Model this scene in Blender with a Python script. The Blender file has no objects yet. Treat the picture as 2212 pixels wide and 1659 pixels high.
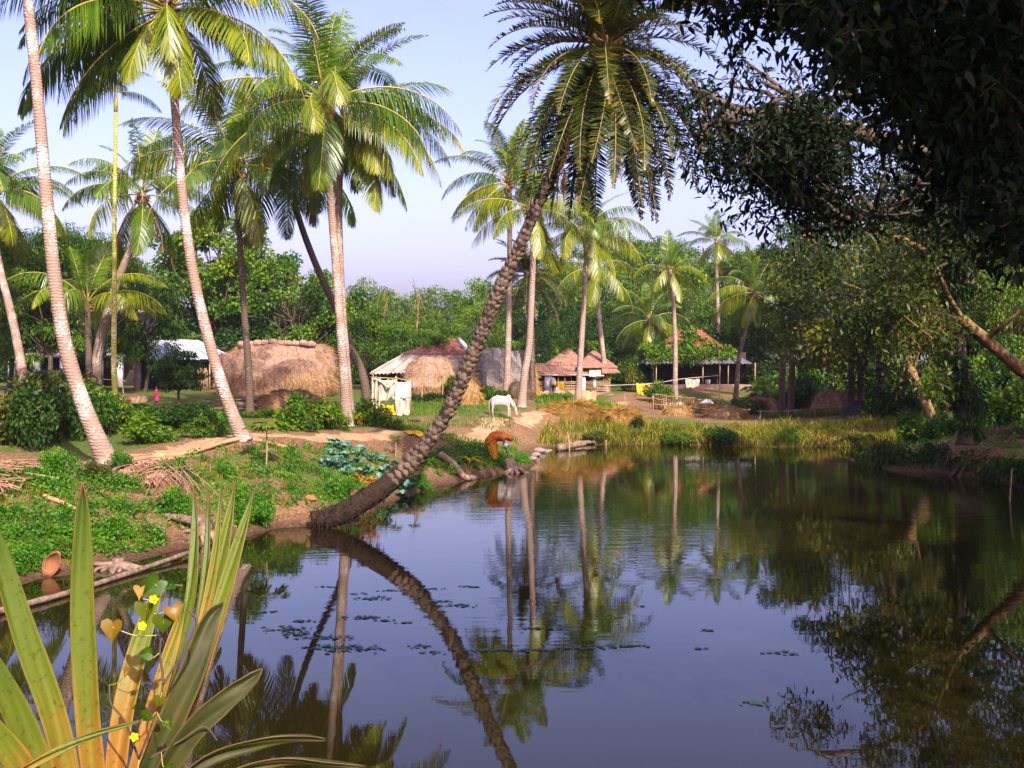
import bpy, math, random
import numpy as np
from mathutils import Vector, Matrix

R = math.radians
sc = bpy.context.scene
COL = sc.collection
F, CX, HY, H = 2429.0, 1106.0, 780.0, 3.86      # focal length, principal column, horizon row, eye height above the water

# ------------------------------------------------------------------ camera, sky, sun, exposure
cam = bpy.data.cameras.new("camera")
cam.sensor_width = 36.0
cam.lens = 36.0 * F / 2212.0
cam.shift_y = (HY - 829.5) / 2212.0
cam.clip_start = 0.1
cam.clip_end = 6000.0
cam_o = bpy.data.objects.new("camera", cam)
cam_o.location = (0, 0, H)
cam_o.rotation_euler = (R(90), 0, 0)
COL.objects.link(cam_o)
sc.camera = cam_o

SUN_EL, SUN_AZ = 37.0, 158.0                     # azimuth clockwise from +Y: behind the camera, to the right
sdir = Vector((math.sin(R(SUN_AZ)) * math.cos(R(SUN_EL)), math.cos(R(SUN_AZ)) * math.cos(R(SUN_EL)), math.sin(R(SUN_EL))))
world = bpy.data.worlds.new("World")
sc.world = world
world.use_nodes = True
wn = world.node_tree.nodes
wl = world.node_tree.links
bg = wn["Background"]
sky = wn.new("ShaderNodeTexSky")
sky.sky_type = 'NISHITA'
sky.sun_disc = False
sky.sun_elevation = R(SUN_EL)
sky.sun_rotation = R(SUN_AZ)
sky.air_density = 1.0
sky.dust_density = 4.5
sky.ozone_density = 1.2
tint = wn.new("ShaderNodeMix")
tint.data_type = 'RGBA'
tint.blend_type = 'MULTIPLY'
tint.inputs[0].default_value = 1.0
tint.inputs[7].default_value = (1.19, 0.97, 1.36, 1)
wl.new(sky.outputs[0], tint.inputs[6])
wl.new(tint.outputs[2], bg.inputs[0])
bg.inputs[1].default_value = 0.125

sl = bpy.data.lights.new("sun", 'SUN')
sl.energy = 4.9
sl.angle = R(0.6)
sl.color = (1.0, 0.93, 0.80)
sun_o = bpy.data.objects.new("sun", sl)
sun_o.rotation_euler = (-sdir).to_track_quat('-Z', 'Y').to_euler()
sun_o.location = (10, -20, 30)
COL.objects.link(sun_o)

vs = sc.view_settings
vs.view_transform = 'Standard'
vs.look = 'None'
vs.gamma = 1.0
vs.use_curve_mapping = False
vs.exposure = 1.20
cy = sc.cycles
cy.max_bounces = 6
cy.diffuse_bounces = 2
cy.glossy_bounces = 3
cy.transmission_bounces = 3
cy.transparent_max_bounces = 4
cy.caustics_reflective = False
cy.caustics_refractive = False

# ------------------------------------------------------------------ helpers: points
def P(dx, dy, D):
    return Vector(((dx - CX) * D / F, D, H - (dy - HY) * D / F))

def nz(p, s=1.0, seed=0.0):
    """cheap smooth pseudo-noise on (n,2) arrays, about -1..1"""
    x, y = p[:, 0] * s + seed, p[:, 1] * s - seed * 1.7
    return (np.sin(x * 1.3 + 1.7 * np.sin(y * .9 + seed)) + np.sin(y * 1.7 + 1.3 * np.sin(x * 1.1))
            + .5 * np.sin(x * 3.1 + y * 2.3 + seed) + .5 * np.sin(y * 3.7 - x * 2.9)) / 3.0

# ------------------------------------------------------------------ helpers: meshes and objects
class Geo:
    def __init__(s):
        s.V, s.T, s.Q, s.TM, s.QM, s.A, s.n = [], [], [], [], [], [], 0
    def add(s, V, F_, v=0.5, m=0):
        V = np.asarray(V, float).reshape(-1, 3)
        k = len(V)
        s.V.append(V)
        s.A.append(np.broadcast_to(np.asarray(v, float), (k,)).copy())
        if isinstance(F_, (list, tuple)) and not isinstance(F_[0], np.ndarray):
            F_ = np.array(F_)
        for f in (F_ if isinstance(F_, (list, tuple)) else [F_]):
            f = np.asarray(f, int)
            if f.size == 0:
                continue
            if f.shape[1] == 4:
                s.Q.append(f + s.n); s.QM.append(np.full(len(f), m))
            else:
                s.T.append(f + s.n); s.TM.append(np.full(len(f), m))
        s.n += k
    def mesh(s, name, mats, smooth=False):
        V = np.concatenate(s.V)
        A = np.concatenate(s.A)
        T = np.concatenate(s.T) if s.T else np.zeros((0, 3), int)
        Q = np.concatenate(s.Q) if s.Q else np.zeros((0, 4), int)
        mi = np.concatenate((s.TM or [np.zeros(0, int)]) + (s.QM or [np.zeros(0, int)]))
        me = bpy.data.meshes.new(name)
        me.vertices.add(len(V)); me.vertices.foreach_set("co", V.astype(np.float32).ravel())
        loops = np.concatenate([T.ravel(), Q.ravel()]).astype(np.int32)
        me.loops.add(len(loops)); me.loops.foreach_set("vertex_index", loops)
        nf = len(T) + len(Q)
        st = np.concatenate([np.arange(len(T)) * 3, len(T) * 3 + np.arange(len(Q)) * 4]).astype(np.int32)
        me.polygons.add(nf); me.polygons.foreach_set("loop_start", st)
        me.update(calc_edges=True)
        for m in (mats if isinstance(mats, (list, tuple)) else [mats]):
            me.materials.append(m)
        me.polygons.foreach_set("material_index", mi.astype(np.int32))
        if smooth:
            me.polygons.foreach_set("use_smooth", np.ones(nf, bool))
        at = me.attributes.new("v", 'FLOAT', 'POINT')
        at.data.foreach_set("value", A.astype(np.float32))
        me.validate()
        return me

def link(name, data, parent=None, loc=(0, 0, 0), rot=(0, 0, 0), scale=(1, 1, 1)):
    o = bpy.data.objects.new(name, data)
    COL.objects.link(o)
    o.location = loc; o.rotation_euler = rot
    o.scale = scale if hasattr(scale, "__len__") else (scale,) * 3
    if parent is not None:
        o.parent = parent
    return o

def tag(o, label=None, cat=None, group=None, kind=None):
    if label: o["label"] = label
    if cat: o["category"] = cat
    if group: o["group"] = group
    if kind: o["kind"] = kind
    return o

def thing(name, label, cat, loc, rz=0.0, group=None):
    o = link(name, None, None, loc, (0, 0, rz))
    o.empty_display_size = 0.2
    return tag(o, label, cat, group)

def copy_tree(o, parent=None):
    c = o.copy(); COL.objects.link(c)
    if parent is not None: c.parent = parent
    for ch in list(o.children): copy_tree(ch, c)
    return c

def box(x0, x1, y0, y1, z0, z1):
    V = [(x0, y0, z0), (x1, y0, z0), (x1, y1, z0), (x0, y1, z0), (x0, y0, z1), (x1, y0, z1), (x1, y1, z1), (x0, y1, z1)]
    Q = [(3, 2, 1, 0), (4, 5, 6, 7), (0, 1, 5, 4), (1, 2, 6, 5), (2, 3, 7, 6), (3, 0, 4, 7)]
    return np.array(V, float), np.array(Q)

def spline(pts, n):
    """Catmull-Rom through pts, n samples"""
    p = np.array([list(q) for q in pts], float)
    if len(p) == 2:
        t = np.linspace(0, 1, n)[:, None]
        return p[0] * (1 - t) + p[1] * t
    p = np.vstack([2 * p[0] - p[1], p, 2 * p[-1] - p[-2]])
    m = len(p) - 3
    u = np.linspace(0, m - 1e-6, n)
    i = u.astype(int); t = (u - i)[:, None]
    a, b, c, d = p[i], p[i + 1], p[i + 2], p[i + 3]
    return .5 * (2 * b + (c - a) * t + (2 * a - 5 * b + 4 * c - d) * t ** 2 + (3 * b - a - 3 * c + d) * t ** 3)

def frames(p):
    t = np.gradient(p, axis=0)
    t /= np.linalg.norm(t, axis=1)[:, None] + 1e-9
    ref = np.array([0, 1., 0]) if abs(t[0][1]) < .9 else np.array([1., 0, 0])
    n = np.zeros_like(p); b = np.zeros_like(p)
    u = np.cross(t[0], ref); u /= np.linalg.norm(u)
    for i in range(len(p)):
        u = u - t[i] * np.dot(u, t[i]); u /= np.linalg.norm(u) + 1e-9
        n[i] = u; b[i] = np.cross(t[i], u)
    return t, n, b

def tube(p, r, k=8, cap=True, wob=0.0, rng=None):
    p = np.asarray(p, float)
    r = np.broadcast_to(np.asarray(r, float), (len(p),))
    t, n, b = frames(p)
    a = np.arange(k) * 2 * np.pi / k
    rr = r[:, None] * np.ones(k)
    if wob and rng is not None:
        rr = rr * (1 + wob * rng.uniform(-1, 1, rr.shape))
    V = p[:, None, :] + rr[..., None] * (np.cos(a)[None, :, None] * n[:, None, :] + np.sin(a)[None, :, None] * b[:, None, :])
    V = V.reshape(-1, 3)
    i = np.arange(len(p) - 1)[:, None] * k; j = np.arange(k)[None, :]; j2 = (j + 1) % k
    Q = np.stack([i + j, i + j2, i + k + j2, i + k + j], -1).reshape(-1, 4)
    if cap:
        V = np.vstack([V, p[0], p[-1]])
        m = len(p) * k
        jj = np.arange(k); j3 = (jj + 1) % k
        T = np.vstack([np.stack([np.full(k, m), j3, jj], -1),
                       np.stack([np.full(k, m + 1), (len(p) - 1) * k + jj, (len(p) - 1) * k + j3], -1)])
        return V, [Q, T]
    return V, [Q]

def unit(a):
    return a / (np.linalg.norm(a, axis=-1, keepdims=True) + 1e-9)

def leaves(g, C, D_, N_, L, W, v, fold=0.18, m=0, droop=0.0):
    """n folded leaves: base C, direction D_, upward normal N_"""
    C = np.asarray(C, float); n = len(C)
    D_ = unit(D_); S = unit(np.cross(D_, N_)); U = np.cross(S, D_)
    L = np.broadcast_to(np.asarray(L, float), (n,))[:, None]; W = np.broadcast_to(np.asarray(W, float), (n,))[:, None]
    mid = C + D_ * L * .45
    V = np.stack([C, mid + S * W * .5 + U * W * fold, C + D_ * L - np.array([0, 0, 1.]) * L * droop, mid - S * W * .5 + U * W * fold], 1).reshape(-1, 3)
    b = np.arange(n)[:, None] * 4
    T = np.concatenate([b + np.array([[0, 1, 2]]), b + np.array([[0, 2, 3]])])
    g.add(V, T, np.repeat(np.broadcast_to(v, (n,)), 4), m)

def leaves6(g, C, D_, N_, L, W, v, fold=0.14, m=0, droop=0.0):
    """n pointed oval leaves of four triangles"""
    C = np.asarray(C, float); n = len(C)
    D_ = unit(D_); S = unit(np.cross(D_, N_)); U = np.cross(S, D_)
    L = np.broadcast_to(np.asarray(L, float), (n,))[:, None]; W = np.broadcast_to(np.asarray(W, float), (n,))[:, None]
    Z = np.array([0, 0, 1.])
    a = C + D_ * L * .30 + U * W * fold - Z * L * droop * .1; b_ = C + D_ * L * .66 + U * W * fold - Z * L * droop * .45
    V = np.stack([C, a + S * W * .5, b_ + S * W * .40, C + D_ * L - Z * L * droop, b_ - S * W * .40, a - S * W * .5], 1).reshape(-1, 3)
    b = np.arange(n)[:, None] * 6
    g.add(V, [np.concatenate([b + np.array([[0, 1, 5]]), b + np.array([[2, 3, 4]])]), b + np.array([[1, 2, 4, 5]])], np.repeat(np.broadcast_to(v, (n,)), 6), m)

def rdir(rng, n):
    return unit(rng.normal(size=(n, 3)))

# ------------------------------------------------------------------ materials
MATS = {}
def _new(name):
    m = bpy.data.materials.new(name); m.use_nodes = True
    nt = m.node_tree
    return m, nt, nt.nodes["Principled BSDF"]

ALB = 0.84
def ramp(nt, stops, src, SAT=1.0):
    r = nt.nodes.new("ShaderNodeValToRGB")
    e = r.color_ramp.elements
    while len(e) < len(stops): e.new(0.5)
    for q, (p_, c) in zip(e, stops):
        lu = .3 * c[0] + .55 * c[1] + .15 * c[2]
        q.position = p_; q.color = (*[max(.002, (lu + (k - lu) * SAT) * ALB) for k in c], 1)
    nt.links.new(src, r.inputs[0])
    return r.outputs[0]

def leaf_mat(name, stops, trans=0.35, rough=0.45, spec=0.35, tcol=(1.25, 1.3, .5)):
    m, nt, b = _new(name)
    a = nt.nodes.new("ShaderNodeAttribute"); a.attribute_name = "v"
    oi = nt.nodes.new("ShaderNodeObjectInfo")
    ad = nt.nodes.new("ShaderNodeMath"); ad.operation = 'MULTIPLY_ADD'
    nt.links.new(oi.outputs["Random"], ad.inputs[0]); ad.inputs[1].default_value = .16
    nt.links.new(a.outputs["Fac"], ad.inputs[2])
    sb = nt.nodes.new("ShaderNodeMath"); sb.operation = 'SUBTRACT'; sb.inputs[1].default_value = .08
    nt.links.new(ad.outputs[0], sb.inputs[0])
    c = ramp(nt, stops, sb.outputs[0], 1.3)
    nt.links.new(c, b.inputs["Base Color"])
    b.inputs["Roughness"].default_value = rough
    b.inputs["Specular IOR Level"].default_value = spec
    if trans > 0:
        t = nt.nodes.new("ShaderNodeBsdfTranslucent")
        mx = nt.nodes.new("ShaderNodeMix"); mx.data_type = 'RGBA'; mx.blend_type = 'MULTIPLY'; mx.inputs[0].default_value = 1
        nt.links.new(c, mx.inputs[6]); mx.inputs[7].default_value = (*tcol, 1)
        nt.links.new(mx.outputs[2], t.inputs[0])
        ms = nt.nodes.new("ShaderNodeMixShader"); ms.inputs[0].default_value = trans
        nt.links.new(b.outputs[0], ms.inputs[1]); nt.links.new(t.outputs[0], ms.inputs[2])
        nt.links.new(ms.outputs[0], nt.nodes["Material Output"].inputs[0])
    MATS[name] = m
    return m

def noise_mat(name, stops, scale=4.0, rough=.85, bump=.3, stretch=(1, 1, 1), detail=6, bscale=None, spec=.2, dist=.05, coord="Object"):
    m, nt, b = _new(name)
    tc = nt.nodes.new("ShaderNodeTexCoord"); mp = nt.nodes.new("ShaderNodeMapping")
    mp.inputs["Scale"].default_value = stretch
    nt.links.new(tc.outputs[coord], mp.inputs[0])
    n = nt.nodes.new("ShaderNodeTexNoise"); n.inputs["Scale"].default_value = scale; n.inputs["Detail"].default_value = detail
    n.inputs["Roughness"].default_value = .65
    nt.links.new(mp.outputs[0], n.inputs[0])
    c = ramp(nt, stops, n.outputs[0])
    nt.links.new(c, b.inputs["Base Color"])
    b.inputs["Roughness"].default_value = rough
    b.inputs["Specular IOR Level"].default_value = spec
    if bump:
        n2 = n
        if bscale:
            n2 = nt.nodes.new("ShaderNodeTexNoise"); n2.inputs["Scale"].default_value = bscale; n2.inputs["Detail"].default_value = 4
            nt.links.new(mp.outputs[0], n2.inputs[0])
        bp = nt.nodes.new("ShaderNodeBump"); bp.inputs["Strength"].default_value = bump; bp.inputs["Distance"].default_value = dist
        nt.links.new(n2.outputs[0], bp.inputs["Height"]); nt.links.new(bp.outputs[0], b.inputs["Normal"])
    MATS[name] = m
    return m

def attr_mat(name, stops, rough=.6, spec=.25, trans=0.0):
    return leaf_mat(name, stops, trans, rough, spec)

# foliage
leaf_mat("coconut_leaf", [(0, (.030, .070, .008)), (.42, (.075, .135, .012)), (.8, (.165, .205, .02)), (1, (.28, .22, .06))], .38, .33, .5, (1.5, 1.45, .35))
leaf_mat("coconut_leaf_yellow", [(0, (.06, .105, .008)), (.4, (.145, .185, .014)), (.8, (.28, .275, .025)), (1, (.36, .27, .05))], .38, .36, .45, (1.4, 1.3, .3))
leaf_mat("date_leaf", [(0, (.010, .022, .005)), (.42, (.030, .048, .007)), (.62, (.075, .075, .010)), (.85, (.17, .11, .02)), (1, (.26, .14, .04))], .22, .4, .4)
leaf_mat("dry_leaf", [(0, (.09, .05, .026)), (.5, (.21, .125, .065)), (1, (.38, .25, .14))], .15, .7, .2, (1, .8, .5))
leaf_mat("dark_leaf", [(0, (.012, .028, .008)), (.5, (.028, .062, .012)), (.85, (.075, .12, .016)), (1, (.14, .15, .02))], .28, .55, .2)
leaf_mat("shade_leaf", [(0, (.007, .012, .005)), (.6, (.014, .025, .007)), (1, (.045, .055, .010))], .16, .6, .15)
leaf_mat("mid_leaf", [(0, (.012, .038, .005)), (.33, (.055, .115, .010)), (.68, (.15, .215, .018)), (1, (.27, .25, .03))], .33, .52, .25)
leaf_mat("light_leaf", [(0, (.025, .06, .008)), (.45, (.085, .145, .014)), (.85, (.20, .24, .025)), (1, (.34, .28, .04))], .35, .5, .3)
leaf_mat("olive_leaf", [(0, (.014, .025, .005)), (.40, (.046, .066, .009)), (.72, (.15, .15, .018)), (1, (.30, .19, .03))], .34, .45, .3)
leaf_mat("ground_leaf", [(0, (.03, .09, .008)), (.5, (.075, .18, .012)), (.9, (.16, .27, .02)), (1, (.28, .24, .05))], .35, .5, .3)
leaf_mat("cabbage_leaf", [(0, (.03, .075, .05)), (.5, (.075, .15, .11)), (1, (.17, .27, .20))], .15, .5, .35, (1, 1.1, .8))
leaf_mat("reed", [(0, (.035, .07, .008)), (.35, (.10, .13, .014)), (.65, (.23, .20, .04)), (1, (.44, .34, .14))], .3, .6, .2, (1.1, 1, .5))
leaf_mat("green_grass", [(0, (.04, .10, .010)), (.5, (.09, .17, .016)), (1, (.24, .24, .04))], .3, .55, .25)
leaf_mat("straw_strand", [(0, (.16, .095, .05)), (.5, (.36, .23, .125)), (1, (.55, .38, .22))], .1, .8, .1, (1, .9, .6))
leaf_mat("gold_straw", [(0, (.20, .115, .04)), (.5, (.38, .24, .09)), (1, (.52, .36, .17))], .1, .75, .15, (1, .9, .5))
leaf_mat("brush_twig", [(0, (.06, .035, .022)), (.5, (.15, .085, .05)), (1, (.30, .17, .09))], .0, .85, .1)
leaf_mat("flower_yellow", [(0, (.8, .62, .01)), (1, (.95, .8, .03))], .2, .5, .2, (1, 1, .3))
leaf_mat("pad", [(0, (.012, .03, .022)), (1, (.035, .07, .05))], .0, .45, .4)

# bark, earth, built surfaces
def palm_bark(name, dark, mid, pale, ring=26.0, patch=.58):
    m, nt, b = _new(name)
    tc = nt.nodes.new("ShaderNodeTexCoord")
    w = nt.nodes.new("ShaderNodeTexWave"); w.wave_type = 'BANDS'; w.bands_direction = 'Z'
    w.inputs["Scale"].default_value = ring / 6.283 * 1.0; w.inputs["Distortion"].default_value = 5.5; w.inputs["Detail"].default_value = 3; w.inputs["Detail Scale"].default_value = 1.4
    nt.links.new(tc.outputs["Object"], w.inputs[0])
    n = nt.nodes.new("ShaderNodeTexNoise"); n.inputs["Scale"].default_value = 17; n.inputs["Detail"].default_value = 8; n.inputs["Roughness"].default_value = .7
    nt.links.new(tc.outputs["Object"], n.inputs[0])
    n3 = nt.nodes.new("ShaderNodeTexNoise"); n3.inputs["Scale"].default_value = 1.1; n3.inputs["Detail"].default_value = 2
    nt.links.new(tc.outputs["Object"], n3.inputs[0])
    base = ramp(nt, [(.1, tuple(.38 * a_ + .62 * b_ for a_, b_ in zip(dark, mid))), (.8, mid)], w.outputs[0])
    mixf = nt.nodes.new("ShaderNodeMath"); mixf.operation = 'MULTIPLY_ADD'; mixf.inputs[1].default_value = .7
    nt.links.new(n3.outputs[0], mixf.inputs[0]); nt.links.new(n.outputs[0], mixf.inputs[2])
    rr = nt.nodes.new("ShaderNodeMapRange"); rr.inputs[1].default_value = patch + .28; rr.inputs[2].default_value = patch + .42
    nt.links.new(mixf.outputs[0], rr.inputs[0])
    mx = nt.nodes.new("ShaderNodeMix"); mx.data_type = 'RGBA'
    nt.links.new(rr.outputs[0], mx.inputs[0]); nt.links.new(base, mx.inputs[6]); mx.inputs[7].default_value = (*pale, 1)
    nt.links.new(mx.outputs[2], b.inputs["Base Color"])
    b.inputs["Roughness"].default_value = .85; b.inputs["Specular IOR Level"].default_value = .15
    bp = nt.nodes.new("ShaderNodeBump"); bp.inputs["Strength"].default_value = .5; bp.inputs["Distance"].default_value = .03
    ad = nt.nodes.new("ShaderNodeMath"); ad.operation = 'ADD'
    nt.links.new(w.outputs[0], ad.inputs[0]); nt.links.new(n.outputs[0], ad.inputs[1])
    nt.links.new(ad.outputs[0], bp.inputs["Height"]); nt.links.new(bp.outputs[0], b.inputs["Normal"])
    MATS[name] = m
palm_bark("coconut_bark", (.13, .08, .058), (.27, .18, .13), (.42, .35, .31))
palm_bark("coconut_bark_far", (.15, .10, .075), (.29, .205, .155), (.42, .35, .30), 20, .62)
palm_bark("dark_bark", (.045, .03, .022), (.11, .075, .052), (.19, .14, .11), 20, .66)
palm_bark("areca_bark", (.20, .22, .03), (.36, .36, .05), (.55, .52, .38), 22, .60)
noise_mat("date_bark", [(.25, (.012, .007, .004)), (.6, (.030, .016, .009)), (.85, (.07, .038, .02))], 9, .9, .8, bscale=14, dist=.08)
noise_mat("leaf_base", [(.30, (.035, .018, .009)), (.5, (.115, .065, .034)), (.72, (.34, .24, .155))], 9, .5, .5, bscale=26, spec=.5)
_nt = MATS["leaf_base"].node_tree; _b = _nt.nodes["Principled BSDF"]
_oi = _nt.nodes.new("ShaderNodeObjectInfo"); _mr = _nt.nodes.new("ShaderNodeMapRange"); _mr.inputs[3].default_value = .45; _mr.inputs[4].default_value = 1.25
_nt.links.new(_oi.outputs["Random"], _mr.inputs[0])
_mx = _nt.nodes.new("ShaderNodeMix"); _mx.data_type = 'RGBA'; _mx.blend_type = 'MULTIPLY'; _mx.inputs[0].default_value = 1
_nt.links.new(_b.inputs["Base Color"].links[0].from_socket, _mx.inputs[6]); _nt.links.new(_mr.outputs[0], _mx.inputs[7]); _nt.links.new(_mx.outputs[2], _b.inputs["Base Color"])
noise_mat("tree_bark", [(.3, (.035, .024, .015)), (.6, (.095, .065, .042)), (.85, (.17, .125, .085))], 5, .9, .7, (1, 1, .3), bscale=9, dist=.06)
noise_mat("branch_bark", [(.3, (.07, .042, .018)), (.55, (.21, .13, .05)), (.85, (.40, .29, .12))], 4, .85, .7, (1, 1, .6), bscale=10, dist=.06)
noise_mat("driftwood", [(.3, (.07, .045, .03)), (.55, (.22, .145, .10)), (.85, (.42, .30, .22))], 7, .85, .7, (1, 1, .5), bscale=18)
noise_mat("bamboo", [(.3, (.20, .13, .06)), (.7, (.42, .30, .16))], 6, .6, .2)
noise_mat("path_soil", [(.25, (.20, .115, .055)), (.55, (.37, .225, .115)), (.8, (.50, .33, .19))], 1.6, .95, .5, bscale=9, dist=.06)
noise_mat("mud_wall", [(.3, (.12, .07, .045)), (.7, (.24, .15, .10))], 2.5, .95, .4)
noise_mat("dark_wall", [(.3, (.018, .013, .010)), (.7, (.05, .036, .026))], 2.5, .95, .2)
noise_mat("whitewash", [(.25, (.22, .20, .20)), (.5, (.46, .43, .43)), (.8, (.62, .60, .60))], 1.6, .9, .1)
noise_mat("tin_sheet", [(.3, (.30, .32, .36)), (.7, (.52, .55, .60))], 1.5, .45, .0, spec=.5)
noise_mat("old_sheet", [(.25, (.13, .10, .085)), (.55, (.34, .27, .235)), (.8, (.50, .42, .37))], 3, .85, .1)
noise_mat("grey_sheet", [(.25, (.05, .05, .052)), (.6, (.14, .14, .145)), (.85, (.24, .24, .25))], 3, .8, .1)
noise_mat("roof_tile", [(.25, (.11, .045, .028)), (.5, (.25, .10, .06)), (.8, (.38, .21, .145))], 5, .85, .3)
noise_mat("roof_tile_dusty", [(.25, (.15, .075, .05)), (.5, (.32, .17, .115)), (.8, (.45, .28, .21))], 5, .9, .3)
noise_mat("roof_tile_orange", [(.25, (.14, .05, .03)), (.6, (.29, .09, .05)), (.85, (.36, .18, .12))], 5, .85, .3)
noise_mat("thatch", [(.25, (.17, .10, .065)), (.5, (.33, .205, .14)), (.8, (.46, .315, .225))], 7, .95, .9, (1, 1, 1.6), bscale=13, dist=.12)
noise_mat("thatch_grey", [(.25, (.10, .09, .085)), (.5, (.20, .18, .17)), (.8, (.32, .28, .25))], 5, .95, .9, (1, 1, 1.6), bscale=12, dist=.12)
noise_mat("cloth_white", [(.3, (.36, .30, .215)), (.7, (.52, .45, .35))], 2, .9, .1)
noise_mat("cloth_pale", [(.3, (.46, .46, .48)), (.7, (.60, .60, .62))], 2, .9, .1)
noise_mat("cloth_yellow", [(.3, (.62, .36, .01)), (.7, (.82, .54, .02))], 2, .85, .1)
noise_mat("skin", [(.3, (.13, .06, .035)), (.7, (.20, .10, .06))], 4, .55, .0, spec=.4)
noise_mat("hair", [(.3, (.008, .006, .005)), (.7, (.02, .015, .012))], 30, .5, .2)
noise_mat("pink_cloth", [(.3, (.75, .02, .15)), (.7, (.9, .05, .25))], 6, .8, .1)
noise_mat("red_cloth", [(.3, (.28, .03, .03)), (.6, (.48, .10, .07)), (.8, (.6, .35, .28))], 9, .85, .1)
noise_mat("sari_orange", [(.32, (.22, .02, .006)), (.47, (.38, .055, .006)), (.56, (.42, .17, .012)), (.68, (.24, .03, .008))], 9, .65, .2, detail=3)
noise_mat("sari_mustard", [(.32, (.22, .07, .006)), (.5, (.42, .20, .012)), (.7, (.40, .09, .008))], 10, .65, .2, detail=3)
noise_mat("cow_hide", [(.3, (.26, .205, .165)), (.6, (.40, .335, .29)), (.8, (.49, .43, .38))], 2.2, .75, .05)
noise_mat("horn", [(.3, (.10, .07, .05)), (.7, (.22, .16, .11))], 5, .5, .0)
noise_mat("metal_pot", [(.3, (.55, .60, .66)), (.7, (.75, .78, .82))], 5, .3, .0, spec=.6)
noise_mat("orange_husk", [(.3, (.16, .06, .026)), (.6, (.34, .14, .06)), (.85, (.50, .27, .15))], 4, .7, .3)
noise_mat("coconut_shell", [(.3, (.32, .16, .03)), (.7, (.55, .27, .06))], 6, .5, .1)
noise_mat("black_tarp", [(.3, (.012, .012, .014)), (.7, (.035, .034, .036))], 3, .5, .3)
noise_mat("stone", [(.3, (.13, .095, .07)), (.7, (.32, .25, .20))], 4, .9, .5)
# ------------------------------------------------------------------ the pond outline and the land round it
def wpt(dx, dy):                                   # a pixel that lies on the water plane
    D = F * H / (dy - HY)
    return ((dx - CX) * D / F, D)
SHORE = [(-17, 3), (-16, 9), (-12.5, 14)] + [wpt(*q) for q in [
    (-60, 1290), (0, 1279), (94, 1249), (195, 1238), (300, 1212), (375, 1190), (488, 1170), (600, 1141), (690, 1136), (760, 1128), (830, 1088),
    (916, 1057), (970, 1046), (1030, 1034), (1100, 1019), (1154, 1007), (1158, 990), (1168, 973), (1200, 963), (1240, 959), (1339, 962), (1450, 961), (1560, 964),
    (1671, 966), (1800, 965), (1906, 969), (1930, 990), (1908, 1014), (1960, 1021), (2040, 1024), (2120, 1036), (2212, 1056)]] + \
    [(16.6, 30), (17.2, 24), (15.5, 18), (13, 13.5), (9.5, 10), (5, 8.2), (1, 7.1), (-4, 6.6), (-9, 5.6), (-13, 3.5), (-15, 1.5)]
SH = np.array(SHORE, float)

def shore_dist(p):
    """signed distance to the pond edge, positive on land"""
    p = np.asarray(p, float)
    a = SH; b = np.roll(SH, -1, 0)
    best = np.full(len(p), 1e9); inside = np.zeros(len(p), bool)
    for i in range(len(a)):
        ab = b[i] - a[i]
        t = np.clip(((p - a[i]) @ ab) / (ab @ ab), 0, 1)
        d = np.hypot(*(p - a[i] - t[:, None] * ab).T)
        best = np.minimum(best, d)
        c = ((a[i, 1] > p[:, 1]) != (b[i, 1] > p[:, 1]))
        with np.errstate(divide='ignore', invalid='ignore'):
            xi = a[i, 0] + (p[:, 1] - a[i, 1]) * ab[0] / (ab[1] if ab[1] else 1e-9)
        inside ^= c & (p[:, 0] < xi)
    return np.where(inside, -best, best)

CTRL_PX = [(235, 1000, 27), (525, 945, 31), (600, 945, 33), (420, 968, 31), (900, 935, 39), (748, 920, 40), (1088, 902, 52), (1068, 988, 40), (1095, 853, 62), (1126, 880, 57),
           (1248, 869, 66), (600, 849, 64), (600, 890, 50), (540, 900, 46), (203, 868, 56), (338, 878, 56), (900, 855, 72), (930, 862, 64), (1235, 868, 72),
           (1309, 848, 76), (1520, 838, 82), (1700, 905, 68), (1500, 903, 66), (1600, 872, 75), (1850, 893, 62), (2000, 938, 46), (2080, 932, 40), (2150, 962, 37), (1985, 968, 41.5),
           (60, 848, 60), (150, 1000, 28), (40, 1005, 27), (300, 1010, 27.5), (420, 1040, 26.5), (600, 1030, 28.5), (575, 1025, 29), (780, 985, 34), (850, 1000, 35),
           (1180, 895, 54), (1300, 915, 55), (1400, 925, 56), (200, 1100, 23.5), (60, 1120, 22.5), (450, 1110, 25), (650, 1080, 27), (1000, 985, 38.5), (1100, 905, 50), (840, 905, 50), (1450, 848, 80), (700, 960, 34.5)]
CTRL_W = [(0, 0, 2.3), (-3, 3, 2.35), (3, 3, 2.3), (6, 4, 2.2), (12, 8, 2.0), (22, 25, 2.0), (26, 42, 1.9), (-18, 10, 1.6), (-22, 22, 1.8), (0, -12, 2.5), (-40, 60, 2.1), (-40, 120, 2.1), (0, 120, 2.1),
          (40, 120, 2.1), (0, 95, 2.0), (40, 80, 1.9), (-25, 90, 2.1), (70, 60, 2.0), (0, 200, 2.2), (-80, 200, 2.2), (80, 200, 2.2), (-60, 10, 2.0), (60, 10, 2.0), (0, -40, 2.4), (2, 4.3, 2.1), (-2, 4.2, 2.15), (-6, 3.8, 2.1), (6, 6.0, 2.0)]
_c = [[*P(a, b, d)] for a, b, d in CTRL_PX] + [list(q) for q in CTRL_W]
for i in range(len(SH)):                           # the edge itself is at height 0
    a, b = SH[i], SH[(i + 1) % len(SH)]
    for k in range(max(1, int(np.hypot(*(b - a)) / 2.2))):
        q = a + (b - a) * k / max(1, int(np.hypot(*(b - a)) / 2.2))
        _c.append([q[0], q[1], 0.0])
_c = np.array(_c)
_d = np.hypot(_c[:, None, 0] - _c[None, :, 0], _c[:, None, 1] - _c[None, :, 1])
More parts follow.
